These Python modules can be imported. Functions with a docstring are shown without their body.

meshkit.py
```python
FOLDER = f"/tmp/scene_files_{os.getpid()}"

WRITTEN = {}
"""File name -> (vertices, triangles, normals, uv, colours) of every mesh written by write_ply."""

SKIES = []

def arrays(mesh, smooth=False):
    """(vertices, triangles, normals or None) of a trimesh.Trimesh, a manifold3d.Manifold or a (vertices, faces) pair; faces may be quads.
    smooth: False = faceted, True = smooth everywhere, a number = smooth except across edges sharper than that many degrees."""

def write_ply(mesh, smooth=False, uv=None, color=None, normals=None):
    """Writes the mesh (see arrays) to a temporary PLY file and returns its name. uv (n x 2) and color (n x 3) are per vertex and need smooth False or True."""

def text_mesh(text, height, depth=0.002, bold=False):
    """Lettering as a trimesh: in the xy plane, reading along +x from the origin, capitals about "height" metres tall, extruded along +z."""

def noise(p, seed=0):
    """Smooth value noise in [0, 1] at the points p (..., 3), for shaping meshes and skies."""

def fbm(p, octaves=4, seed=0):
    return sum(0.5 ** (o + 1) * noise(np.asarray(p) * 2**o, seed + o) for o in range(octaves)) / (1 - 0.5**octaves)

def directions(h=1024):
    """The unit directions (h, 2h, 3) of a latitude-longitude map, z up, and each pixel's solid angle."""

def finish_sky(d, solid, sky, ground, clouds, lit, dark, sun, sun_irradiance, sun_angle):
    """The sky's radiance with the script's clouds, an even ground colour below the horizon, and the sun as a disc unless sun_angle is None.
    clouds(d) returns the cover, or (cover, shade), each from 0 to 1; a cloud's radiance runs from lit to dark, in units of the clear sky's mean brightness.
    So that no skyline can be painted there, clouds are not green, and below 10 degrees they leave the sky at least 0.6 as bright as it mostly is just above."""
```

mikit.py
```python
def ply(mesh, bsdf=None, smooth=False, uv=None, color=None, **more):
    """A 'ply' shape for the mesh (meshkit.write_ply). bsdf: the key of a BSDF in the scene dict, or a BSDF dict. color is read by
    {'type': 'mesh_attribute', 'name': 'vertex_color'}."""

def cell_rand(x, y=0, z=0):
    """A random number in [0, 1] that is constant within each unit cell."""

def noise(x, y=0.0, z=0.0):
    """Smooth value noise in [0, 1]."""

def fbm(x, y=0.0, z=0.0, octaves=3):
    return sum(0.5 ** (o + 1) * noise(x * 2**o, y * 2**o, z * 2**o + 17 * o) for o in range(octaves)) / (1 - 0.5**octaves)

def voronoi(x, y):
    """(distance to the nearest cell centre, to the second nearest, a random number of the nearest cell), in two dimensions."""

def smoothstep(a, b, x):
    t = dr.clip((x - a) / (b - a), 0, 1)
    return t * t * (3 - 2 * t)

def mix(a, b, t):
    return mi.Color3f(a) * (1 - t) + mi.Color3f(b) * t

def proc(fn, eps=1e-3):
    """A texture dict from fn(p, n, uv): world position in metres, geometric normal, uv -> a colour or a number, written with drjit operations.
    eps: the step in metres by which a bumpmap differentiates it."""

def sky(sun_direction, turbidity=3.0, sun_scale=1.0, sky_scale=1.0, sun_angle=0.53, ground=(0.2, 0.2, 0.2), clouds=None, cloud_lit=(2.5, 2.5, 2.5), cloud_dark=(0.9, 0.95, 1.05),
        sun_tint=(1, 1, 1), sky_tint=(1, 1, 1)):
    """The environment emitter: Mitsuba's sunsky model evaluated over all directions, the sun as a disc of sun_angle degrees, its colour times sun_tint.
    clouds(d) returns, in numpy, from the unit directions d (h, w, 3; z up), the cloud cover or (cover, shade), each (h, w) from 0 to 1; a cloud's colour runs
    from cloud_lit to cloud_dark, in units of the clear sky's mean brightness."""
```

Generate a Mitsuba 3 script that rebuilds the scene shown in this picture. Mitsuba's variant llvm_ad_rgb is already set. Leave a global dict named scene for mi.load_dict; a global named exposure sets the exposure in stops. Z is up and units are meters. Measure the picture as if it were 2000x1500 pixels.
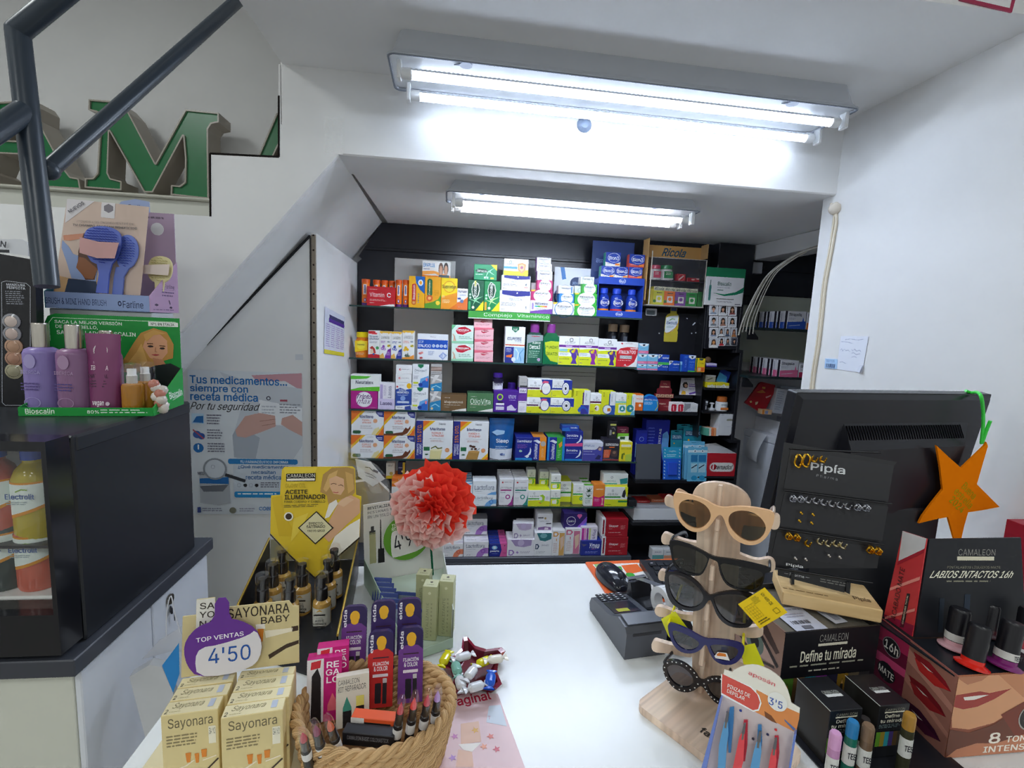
import math,random
import numpy as np
import trimesh,drjit as dr
import mitsuba as mi
import mikit,meshkit
from shapely.geometry import Polygon,LineString,Point
from shapely import affinity
import mapbox_earcut as earcut
T4=mi.ScalarTransform4f
scene,labels={},{}
rng=random.Random(7)
# ---------------------------------------------------------------- camera, light, exposure
scene['camera']={'type':'perspective','fov':92.98,'fov_axis':'x','near_clip':0.02,'far_clip':60.0,'to_world':T4().look_at(origin=[0,0,1.6],target=[.1153,.9855,1.4757],up=[-.0302,.1286,.9912])}
TUBE_LIGHT={'front':(13.0,15.2,18.5),'back':(44.0,50.0,60.0)}  # the four LED tubes
SHOP_LIGHT=(13.0,13.7,13.6)  # ceiling panels of the shop behind the camera
exposure=0.12
# ---------------------------------------------------------------- colours and materials
def col(c):
 if not isinstance(c,str):
  return np.asarray(c,float)
 c=c.lstrip('#')
 if len(c)==3:
  c=''.join(x+x for x in c)
 v=np.array([int(c[i:i+2],16)for i in(0,2,4)])/255.0
 return np.where(v<=0.04045,v/12.92,((v+0.055)/1.055)**2.4)
VC={'type':'mesh_attribute','name':'vertex_color'}
def two(b):
 return{'type':'twosided','bsdf':b}
def prin(rough,**k):
 return two({'type':'principled','base_color':VC,'roughness':rough,**k})
scene['print']=prin(0.42,specular=0.4)
scene['gloss']=prin(0.12,specular=0.5)
scene['satin']=prin(0.3,specular=0.45)
scene['matte']=two({'type':'diffuse','reflectance':VC})
scene['metal']=prin(0.22,metallic=1.0)
scene['foil']=prin(0.35,metallic=0.85)
scene['pane']={'type':'thindielectric','int_ior':1.45}
scene['lens']=prin(0.04,specular=0.7)
def leaf():
 return{'type':'principledthin','base_color':VC,'roughness':0.7,'diff_trans':0.7,'spec_trans':0.0}
scene['petal_paper']=leaf()
def paint_fn(r,g,b,amt,sc):
 def fn(p,n,uv):
  k=mikit.fbm(p.x*sc,p.y*sc,p.z*sc,4)
  return mi.Color3f(r,g,b)*(1-amt+2*amt*k)
 return fn
def bump_fn(p,n,uv):
 return mikit.fbm(p.x*60,p.y*60,p.z*60,3)*0.6+mikit.fbm(p.x*9,p.y*9,p.z*9,2)
def paint(c,amt=0.03,sc=7.0,bump=0.0008):
 c=[float(x)for x in col(c)]
 return two({'type':'bumpmap','arbitrary':mikit.proc(bump_fn),'scale':bump,'bsdf':{'type':'principled','base_color':mikit.proc(paint_fn(*c,amt,sc)),'roughness':0.6,'specular':0.3}})
scene['white_paint']=paint('dcdcdc')
scene['shop_floor']=paint('8f8b84',0.1,5.0,0.0)
def wood_fn(p,n,uv):  # pale ash: uv.x across the grain, uv.y along it (metres)
 w=mikit.fbm(uv.x*30+0.6*mikit.noise(uv.x*40,uv.y*6),uv.y*3.0,3.0,3)
 line=mikit.noise(uv.x*260+6*mikit.noise(uv.x*25,uv.y*5),uv.y*7,5.0)
 c=mikit.mix([0.60,0.44,0.33],[0.80,0.64,0.50],mikit.smoothstep(0.25,0.75,w))
 return c*(0.82+0.28*line)
scene['ash_wood']=two({'type':'principled','base_color':mikit.proc(wood_fn),'roughness':0.45,'specular':0.4})
def weave_fn(p,n,uv):
 k=mikit.fbm(uv.x*6,uv.y*60,1.0,3)
 return mikit.mix([0.30,0.16,0.06],[0.66,0.44,0.22],mikit.smoothstep(0.2,0.75,k))
scene['pine']=two({'type':'principled','base_color':mikit.proc(lambda p,n,uv:mikit.mix([0.62,0.40,0.17],[0.80,0.58,0.30],mikit.fbm(uv.x*12,uv.y*90,2.0,3))),'roughness':0.5,'specular':0.35})
scene['seagrass']=two({'type':'principled','base_color':mikit.proc(weave_fn),'roughness':0.65,'specular':0.3})
def counter_fn(p,n,uv):
 k=mikit.fbm(p.x*14,p.y*14,0.0,3)
 return mi.Color3f(0.74,0.76,0.76)*(0.96+0.07*k)
scene['laminate']=two({'type':'principled','base_color':mikit.proc(counter_fn),'roughness':0.28,'specular':0.5})
# ---------------------------------------------------------------- mesh builder
def vec(*a):
 return np.array(a if len(a)>1 else a[0],float)
def unit(a):
 a=np.asarray(a,float)
 return a/max(np.linalg.norm(a),1e-12)
def D(s):  # outline points written in tenths of a millimetre
 return np.array([q.split(',')for q in s.split()],float)*1e-4
def soft(q,n=2):  # rounds a traced outline
 q=np.asarray(q,float)
 for _ in range(n):
  r=np.roll(q,-1,0);q=np.stack([.75*q+.25*r,.25*q+.75*r],1).reshape(-1,2)
 return q
class Fr:
 """A local frame: origin, right, up and out directions."""
 def __init__(s,o,u=(1,0,0),v=(0,0,1),n=None):
  s.o,s.u,s.v=vec(o),unit(u),unit(v)
  s.n=unit(np.cross(s.u,s.v))if n is None else unit(n)
 def P(s,a,b,c=0.0):
  return s.o+np.multiply.outer(np.asarray(a,float),s.u)+np.multiply.outer(np.asarray(b,float),s.v)+np.multiply.outer(np.asarray(c,float),s.n)
 def at(s,a,b,c=0.0):
  return Fr(s.P(a,b,c),s.u,s.v,s.n)
 def rot(s,deg):  # turned about n
  k=math.radians(deg)
  return Fr(s.o,s.u*math.cos(k)+s.v*math.sin(k),-s.u*math.sin(k)+s.v*math.cos(k),s.n)
 def tilt(s,deg):  # leaning back about u
  k=math.radians(deg)
  return Fr(s.o,s.u,s.v*math.cos(k)-s.n*math.sin(k),s.n*math.cos(k)+s.v*math.sin(k))
 def yaw(s,deg):  # turned about v
  k=math.radians(deg)
  return Fr(s.o,s.u*math.cos(k)+s.n*math.sin(k),s.v,s.n*math.cos(k)-s.u*math.sin(k))
def quadframe(bl,br,tl):
 """Frame, width and height from three corners (bottom left, bottom right, top left)."""
 bl,br,tl=vec(bl),vec(br),vec(tl)
 u=br-bl
 w=np.linalg.norm(u);u=u/w
 v=tl-bl
 v=v-u*(v@u)
 h=np.linalg.norm(v)
 return Fr(bl,u,v/h),w,h
def tri2d(poly):
 pts,rings=[],[]
 for ring in[poly.exterior,*poly.interiors]:
  c=np.array(ring.coords)[:-1,:2]
  pts.append(c);rings.append((rings[-1]if rings else 0)+len(c))
 pts=np.vstack(pts)
 f=earcut.triangulate_float64(pts,np.array(rings,np.uint32)).reshape(-1,3).astype(int)
 a,b,c=pts[f[:,0]],pts[f[:,1]],pts[f[:,2]]
 flip=(b[:,0]-a[:,0])*(c[:,1]-a[:,1])-(b[:,1]-a[:,1])*(c[:,0]-a[:,0])<0
 f[flip]=f[flip][:,::-1]
 return pts,f
def polys(g):
 if g.is_empty:
  return[]
 return[q for q in getattr(g,'geoms',[g])if q.geom_type=='Polygon' and q.area>1e-12]
class MB:
 def __init__(s):
  s.V,s.F,s.C,s.U,s.n=[],[],[],[],0
 def add(s,v,f,c,uv=None):
  v=np.asarray(v,float).reshape(-1,3);f=np.asarray(f,int)
  if f.shape[1]==4:
   f=np.vstack([f[:,[0,1,2]],f[:,[0,2,3]]])
  c=col(c)
  s.V.append(v);s.F.append(f+s.n);s.C.append(np.broadcast_to(c,v.shape)if c.ndim==1 else c)
  s.U.append(np.zeros((len(v),2))if uv is None else np.asarray(uv,float))
  s.n+=len(v)
  return s
 def quad(s,a,b,c,d,k,uv=None):
  return s.add([a,b,c,d],[[0,1,2,3]],k,uv)
 def fbox(s,fr,w,h,d,c,bevel=0.0,top=None,side=None):
  """Box whose front face is fr (lower left at fr.o), w x h, going back d; chamfered edges."""
  b=min(bevel,0.45*min(w,h,d))
  top=c if top is None else top;side=c if side is None else side
  def face(o,u,v,W,H,k):
   f=Fr(o,u,v)
   s.quad(f.P(b,b),f.P(W-b,b),f.P(W-b,H-b),f.P(b,H-b),k,[[0,0],[W,0],[W,H],[0,H]])
  P=fr.P
  face(P(0,0,0),fr.u,fr.v,w,h,c)
  face(P(w,0,-d),-fr.u,fr.v,w,h,c)
  face(P(0,0,-d),fr.n,fr.v,d,h,side)
  face(P(w,0,0),-fr.n,fr.v,d,h,side)
  face(P(0,h,0),fr.u,-fr.n,w,d,top)
  face(P(0,0,-d),fr.u,fr.n,w,d,c)
  if b>0:
   x,y,z=[0,w],[0,h],[-d,0]
   def corner(i,j,k,ax):
    a=[x[i],y[j],z[k]]
    sg=[1-2*i,1-2*j,1-2*k]
    for q in range(3):
     if q!=ax:
      a[q]+=sg[q]*b
    return P(*a)
   cc=col(c)
   for i in(0,1):
    for j in(0,1):
     s._strip([corner(i,j,0,0),corner(i,j,1,0),corner(i,j,1,1),corner(i,j,0,1)],fr,w,h,d,cc)
     s._strip([corner(i,0,j,0),corner(i,1,j,0),corner(i,1,j,2),corner(i,0,j,2)],fr,w,h,d,cc)
     s._strip([corner(0,i,j,1),corner(1,i,j,1),corner(1,i,j,2),corner(0,i,j,2)],fr,w,h,d,cc)
     for k in(0,1):
      s._strip([corner(i,j,k,0),corner(i,j,k,1),corner(i,j,k,2)],fr,w,h,d,cc)
  return s
 def _strip(s,q,fr,w,h,d,c):
  q=np.array(q)
  m=fr.P(w/2,h/2,-d/2)
  nn=np.cross(q[1]-q[0],q[2]-q[0])
  if nn@(q.mean(0)-m)<0:
   q=q[::-1]
  s.add(q,[[0,1,2]]if len(q)==3 else[[0,1,2,3]],c)
 def box(s,x0,x1,y0,y1,z0,z1,c,bevel=0.0,**k):
  return s.fbox(Fr((x0,y0,z0)),x1-x0,z1-z0,y1-y0,c,bevel,**k)
 def flat(s,g,fr,c,lift=0.0):
  """A shapely shape in the plane of fr."""
  for q in polys(g):
   p,f=tri2d(q)
   s.add(fr.P(p[:,0],p[:,1],lift),f,c,p)
  return s
 def prism(s,g,fr,depth,c,side=None,back=True,base=0.0):
  """A shapely shape extruded from base to base+depth along fr.n."""
  side=c if side is None else side
  for q in polys(g):
   p,f=tri2d(q)
   s.add(fr.P(p[:,0],p[:,1],base+depth),f,c,p)
   if back:
    s.add(fr.P(p[:,0],p[:,1],base),f[:,::-1],c,p)
   for ring in[q.exterior,*q.interiors]:
    r=np.array(ring.coords)[:,:2]
    if not ring.is_ccw and ring is q.exterior or ring.is_ccw and ring is not q.exterior:
     r=r[::-1]
    e=np.linalg.norm(np.diff(r,axis=0),axis=1)
    L=0
    for i in range(len(r)-1):
     s.quad(fr.P(*r[i],base),fr.P(*r[i+1],base),fr.P(*r[i+1],base+depth),fr.P(*r[i],base+depth),side,[[L,0],[L+e[i],0],[L+e[i],abs(depth)],[L,abs(depth)]])
     L+=e[i]
  return s
 def tube(s,pts,r,c,n=10,caps=True,flat=1.0,up=None):
  p=np.asarray(pts,float)
  r=np.broadcast_to(np.asarray(r,float),(len(p),))
  t=np.gradient(p,axis=0);t/=np.linalg.norm(t,axis=1,keepdims=True)+1e-12
  a=np.zeros_like(p)
  ref=vec(up)if up is not None else(vec(0,0,1)if abs(t[0][2])<0.9 else vec(1,0,0))
  for i in range(len(p)):
   k=ref-t[i]*(ref@t[i])
   a[i]=unit(k)
   ref=a[i]if up is None else ref
  b=np.cross(t,a)
  ang=np.arange(n)*2*np.pi/n
  v=p[:,None]+r[:,None,None]*(np.cos(ang)[None,:,None]*a[:,None]*flat+np.sin(ang)[None,:,None]*b[:,None])
  L=np.r_[0,np.cumsum(np.linalg.norm(np.diff(p,axis=0),axis=1))]
  uv=np.stack([np.broadcast_to(L[:,None],v.shape[:2]),np.broadcast_to((ang/6.28)[None],v.shape[:2])],-1).reshape(-1,2)
  i,j=np.meshgrid(np.arange(len(p)-1),np.arange(n),indexing='ij')
  q=np.stack([i*n+j,i*n+(j+1)%n,(i+1)*n+(j+1)%n,(i+1)*n+j],-1).reshape(-1,4)
  c=col(c)
  if c.ndim==2:
   c=np.repeat(c,n,0)
  s.add(v.reshape(-1,3),q,c,uv)
  if caps:
   cc=c if c.ndim==1 else c[0]
   s.add(v[0],[[0,k+1,k]for k in range(1,n-1)],cc)
   s.add(v[-1],[[0,k,k+1]for k in range(1,n-1)],cc if c.ndim==1 else c[-1])
  return s
 def lathe(s,prof,c,o,axis=(0,0,1),n=24,sx=1.0,sy=1.0,xdir=None,sharp=32):
  """Revolves (radius, height) points about axis at o; sx, sy squash the section. c: one colour or one per segment."""
  ax=unit(axis)
  x=unit(xdir)if xdir is not None else unit(np.cross(ax,(0,1,0))if abs(ax[1])<0.9 else np.cross(ax,(1,0,0)))
  x=unit(x-ax*(x@ax));y=np.cross(ax,x)
  prof=np.asarray(prof,float)
  ang=np.arange(n)*2*np.pi/n
  ring=lambda r,z:vec(o)+ax*z+r*(np.cos(ang)[:,None]*x*sx+np.sin(ang)[:,None]*y*sy)
  segs=len(prof)-1
  cols=[c]*segs if not isinstance(c,list)else c
  dirs=[math.atan2(prof[i+1][1]-prof[i][1],prof[i+1][0]-prof[i][0])for i in range(segs)]
  k=0
  while k<segs:
   m=k+1
   while m<segs and cols[m]==cols[k]and abs(math.degrees((dirs[m]-dirs[m-1]+math.pi)%(2*math.pi)-math.pi))<sharp:
    m+=1
   v=np.vstack([ring(*prof[i])for i in range(k,m+1)])
   i,j=np.meshgrid(np.arange(m-k),np.arange(n),indexing='ij')
   q=np.stack([i*n+j,i*n+(j+1)%n,(i+1)*n+(j+1)%n,(i+1)*n+j],-1).reshape(-1,4)
   s.add(v,q,cols[k])
   k=m
  return s
 def grid(s,pts,c,closed=False,uv=None):
  """pts (a, b, 3) as a smooth sheet."""
  p=np.asarray(pts,float);a,b=p.shape[:2]
  i,j=np.meshgrid(np.arange(a-1),np.arange(b if closed else b-1),indexing='ij')
  q=np.stack([i*b+j,(i+1)*b+j,(i+1)*b+(j+1)%b,i*b+(j+1)%b],-1).reshape(-1,4)
  c=col(c)
  return s.add(p.reshape(-1,3),q,c if c.ndim==1 else c.reshape(-1,3),uv)
 def ball(s,o,r,c,n=12):
  a=np.linspace(0,np.pi,n)
  return s.lathe(np.stack([np.sin(a)*1.0,-np.cos(a)],1)*1.0 if np.isscalar(r)and r==1 else np.stack([np.sin(a)*r,-np.cos(a)*r],1),c,o,n=2*n,sharp=200)
 def ply(s,bsdf,**k):
  return mikit.ply((np.vstack(s.V),np.vstack(s.F)),bsdf,smooth=True,color=np.vstack(s.C),uv=np.vstack(s.U),**k)
def num(base,parent=None):
 pre=base if parent is None else parent+'__'+base
 used=lambda k:k in scene or k in labels or any(q.startswith(k+'__')for q in scene)
 if not used(pre):
  return pre
 i=1
 while used(f'{pre}_{i:03d}'):
  i+=1
 return f'{pre}_{i:03d}'
def thing(name,label,cat,group=None):
 key=num(name)
 labels[key]={'label':label,'category':cat}
 if group:
  labels[key]['group']=group
 return key
def part(parent,name,mb,bsdf='print',label=None,**k):
 key=num(name,parent)
 scene[key]=mb.ply(bsdf,**k)
 if label:
  labels[key]={'label':label}
 return key
def solo(name,label,cat,mb,bsdf='print',group=None,**k):
 key=thing(name,label,cat,group)
 scene[key]=mb.ply(bsdf,**k)
 return key
def struct(name,mb,bsdf,**k):
 scene[name]=mb.ply(bsdf,**k)
 labels[name]={'kind':'structure'}
 return name
# ---------------------------------------------------------------- print: flat shapes on a face, y measured down from the top
_TXT={}
def text_shape(txt,bold):
 k=(txt,bold)
 if k not in _TXT:
  m=meshkit.text_mesh(txt,1.0,0.1,bold)
  v,f=np.asarray(m.vertices),np.asarray(m.faces)
  f=f[(v[f][:,:,2]>0.05).all(1)]
  use,inv=np.unique(f,return_inverse=True)
  p=v[use][:,:2]
  _TXT[k]=(p-p.min(0),inv.reshape(f.shape),np.ptp(p,axis=0))
 return _TXT[k]
class Art:
 """Print on the face fr, w x h metres. Coordinates 0..1, x right and y down; each new piece lies a hair above the last."""
 def __init__(s,mb,fr,w,h,lift=0.00025,step=0.00006):
  s.mb,s.fr,s.w,s.h,s.z,s.step=mb,fr,w,h,lift,step
 def pt(s,x,y):
  return np.asarray(x,float)*s.w,(1-np.asarray(y,float))*s.h
 def shape(s,g,c):  # g in 0..1 coordinates, y down
  for q in polys(g):
   p,f=tri2d(q)
   a,b=s.pt(p[:,0],p[:,1])
   s.mb.add(s.fr.P(a,b,s.z),f[:,::-1],c)
  s.z+=s.step
  return s
 def r(s,x0,y0,x1,y1,c):
  return s.shape(Polygon([(x0,y0),(x1,y0),(x1,y1),(x0,y1)]),c)
 def p(s,pts,c):
  g=Polygon(pts)
  return s.shape(g if g.is_valid else g.buffer(0),c)
 def e(s,cx,cy,rx,ry,c,n=20):
  if ry is None:
   ry=rx*s.w/s.h
  a=np.arange(n)*2*np.pi/n
  return s.shape(Polygon(np.stack([cx+rx*np.cos(a),cy+ry*np.sin(a)],1)),c)
 def ring(s,cx,cy,rx,c,k=0.75,ry=None):
  ry=rx*s.w/s.h if ry is None else ry
  a=np.arange(28)*2*np.pi/28
  o=np.stack([np.cos(a),np.sin(a)],1)*[rx,ry]
  return s.shape(Polygon(o+[cx,cy],[o*k+[cx,cy]]),c)
 def rr(s,x0,y0,x1,y1,rad,c):
  k=s.h/s.w
  g=Polygon([(x0+rad,(y0/1)*k+rad),(x1-rad,y0*k+rad),(x1-rad,y1*k-rad),(x0+rad,y1*k-rad)]).buffer(rad,5)
  return s.shape(affinity.scale(g,1,1/k,origin=(0,0)),c)
 def l(s,pts,wd,c,cap=2):  # a stroke; wd in units of the width
  k=s.h/s.w
  g=LineString([(x,y*k)for x,y in pts]).buffer(wd/2,4,cap_style=cap)
  return s.shape(affinity.scale(g,1,1/k,origin=(0,0)),c)
 def t(s,txt,x0,y0,x1,y1,c,bold=0,slant=0.0,turn=0):
  """Lettering fitted into the rectangle; turn=1 reads upwards, -1 downwards."""
  p,f,ext=text_shape(txt,bool(bold))
  q=p/ext
  if turn:
   q=np.stack([1-q[:,1],q[:,0]],1)if turn>0 else np.stack([q[:,1],1-q[:,0]],1)
  q=q.copy();q[:,0]+=slant*(q[:,1]-0.5)
  a=(x0+q[:,0]*(x1-x0))*s.w
  b=(1-y1+q[:,1]*(y1-y0))*s.h
  s.mb.add(s.fr.P(a,b,s.z),f,c)
  s.z+=s.step
  return s
 def f(s,x0,y0,x1,y1,n,c,seed=1,fill=0.45):
  """Small print: n rows of word-long dashes."""
  g=random.Random(seed*31+n)
  hgt=(y1-y0)/n
  vs,fs=[],[]
  for i in range(n):
   x,end=x0,x1-(x1-x0)*g.random()*0.25
   while x<end:
    wd=min((x1-x0)*(0.06+0.16*g.random()),end-x)
    k=len(vs)
    for X,Y in((x,y0+hgt*i),(x,y0+hgt*(i+fill)),(x+wd,y0+hgt*(i+fill)),(x+wd,y0+hgt*i)):
     vs.append(s.fr.P(*s.pt(X,Y),s.z))
    fs.append([k,k+1,k+2,k+3])
    x+=wd+(x1-x0)*0.035
  if fs:
   s.mb.add(vs,fs,c)
  s.z+=s.step
  return s
 def run(s,ops):
  for o in ops:
   getattr(s,o[0])(*o[1:])
  return s
scene['film']={'type':'thindielectric','int_ior':1.9}
# ---------------------------------------------------------------- the setting
DEP=unit((-0.0202,0.9998,0))  # the direction of the side walls
W='dcdcdc'
struct('floor',MB().box(-3.1,3.0,-4.1,4.0,-0.1,0.0,'fff'),'shop_floor')
struct('wall_right',MB().prism(Polygon([(-4.0,0),(1.606,0),(1.606,2.3),(1.02,2.3),(1.02,3.1),(-4.0,3.1)]),Fr((1.233+0.0202*1.606,0,0),DEP,(0,0,1),(0.9998,0.0202,0)),0.12,W),'white_paint')
struct('wall_left',MB().box(-3.1,-3.0,-4.0,2.62,0,3.1,W),'white_paint')
struct('wall_front',MB().box(-3.1,1.5,-4.1,-4.0,0,3.1,W),'white_paint')
struct('wall_back',MB().box(-3.1,-0.40,2.62,2.72,0,3.1,W),'white_paint')
struct('ceiling',MB().box(-3.1,-0.515,-4.0,2.72,3.1,3.2,W).box(-0.515,1.5,-4.0,1.0,3.1,3.2,W),'white_paint')
# mezzanine over the counter: fascia, underside, beam, lower ceiling behind it
struct('ceiling_mezzanine',MB().box(-0.515,1.36,1.0,1.58,2.3,3.2,W),'white_paint')
struct('trim_1',MB().box(-0.522,1.36,1.55,1.75,2.068,2.31,W,0.004),'white_paint')  # beam
c2=MB()
c2.box(-0.36,2.6,1.75,2.62,2.07,2.17,W)
c2.prism(Polygon([(1.55,2.069),(1.75,2.069),(1.75,2.17),(1.55,2.17)]),Fr((-0.4,0,0),(0,1,0),(0,0,1),(1,0,0)),0.05,W)
struct('ceiling_back_room',c2,'white_paint')
# stair: the stepped side panel, the sloping underside, the treads behind it
stair=Polygon([(-2.2,0.3),(-0.813,1.532),(-0.362,2.069),(-0.40,2.073),(-0.445,2.078),(-0.485,2.105),(-0.5225,2.14),(-0.5225,2.30),(-0.527,2.30),(-0.529,2.048),(-0.717,2.042),(-0.721,1.868),(-2.2,1.86)])
struct('wall_stair',MB().prism(stair,Fr((0,1.57,0),(1,0,0),(0,0,1),(0,-1,0)),0.02,W),'white_paint')
under=MB()
a,b,c,d=vec(-0.362,1.55,2.07),vec(-1.9,1.55,0.24),vec(-1.9,2.62,0.24),vec(-0.391,2.62,2.07)
under.quad(a,b,c,d,W);up=vec(0,0,0.06)
under.quad(a+up,d+up,c+up,b+up,W)
struct('ceiling_stair_underside',under,'white_paint')
st=MB()
for i,(x0,x1,z)in enumerate(((-0.95,-0.72,1.868),(-0.72,-0.528,2.042),(-0.528,-0.40,2.16))):
 st.box(x0,x1+0.02,1.572,2.42,z-0.03,z,'c9c9c4')
 st.box(x1,x1+0.02,1.572,2.42,z,z+0.17,'c9c9c4')
struct('trim_stair_treads',st,'white_paint')
# dark slot where the stepped panel was cut round the treads
cut=MB()
for p,q in(((-0.717,2.042),(-0.529,2.048)),((-0.721,1.868),(-0.717,2.042)),((-0.529,2.048),(-0.527,2.215))):
 p,q=vec(p),vec(q)
 cut.tube([(p[0],1.551,p[1]),(q[0],1.551,q[1])],0.0032,'23201f',5)
struct('trim_panel_edge',cut,'matte')
# closet under the stair: front panel and side panel with a perforated metal corner strip
cl=MB().prism(Polygon([(-1.3,0),(-0.511,0),(-0.511,1.868),(-0.949,1.381),(-1.3,0.99)]),Fr((0,1.82,0),(1,0,0),(0,0,1),(0,-1,0)),0.02,W)
struct('wall_closet_front',cl,'white_paint')
cs=MB()
cs.prism(Polygon([(1.80,0),(2.62,0),(2.62,1.862),(2.40,1.866),(1.80,1.878)]),Fr((-0.494+0.0202*1.84,0,0),DEP,(0,0,1),(0.9998,0.0202,0)),-0.02,W)
struct('wall_closet_side',cs,'white_paint')
sp=thing('corner_strip','tall perforated steel angle strip on the closet corner beside the poster','metal strip')
strip=Fr((-0.511,1.797,0.0))
part(sp,'angle',MB().fbox(strip,0.0155,1.872,0.0025,'8b8175',0.0006),'foil')
for k in range(30):
 z=0.42+k*0.05
 part(sp,'hole',MB().flat(Point(0.0075,0).buffer(0.0032,4),strip.at(0,z,0.0006),'2a2420'),'matte')
gap=MB().tube([(-0.949,1.797,1.383),(-0.514,1.797,1.868)],0.004,'2c2d30',5)
gap.tube([(-0.5135,1.797,0.1),(-0.5135,1.797,1.862)],0.0025,'3a3835',5)
struct('trim_closet_gap',gap,'matte')
# back room, right of the black shelving: back wall and side wall
struct('wall_back_room',MB().box(-0.55,3.0,2.63,2.72,0,2.2,W),'white_paint')
struct('wall_back_room_right',MB().box(2.6,2.7,1.55,2.72,0,2.2,W),'white_paint')
struct('wall_back_room_front',MB().box(1.36,2.7,1.55,1.65,0,2.2,W),'white_paint')
struct('trim_shop_corner',MB().box(1.33,1.6,-4.1,-4.0,0,3.1,W),'white_paint')
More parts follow.
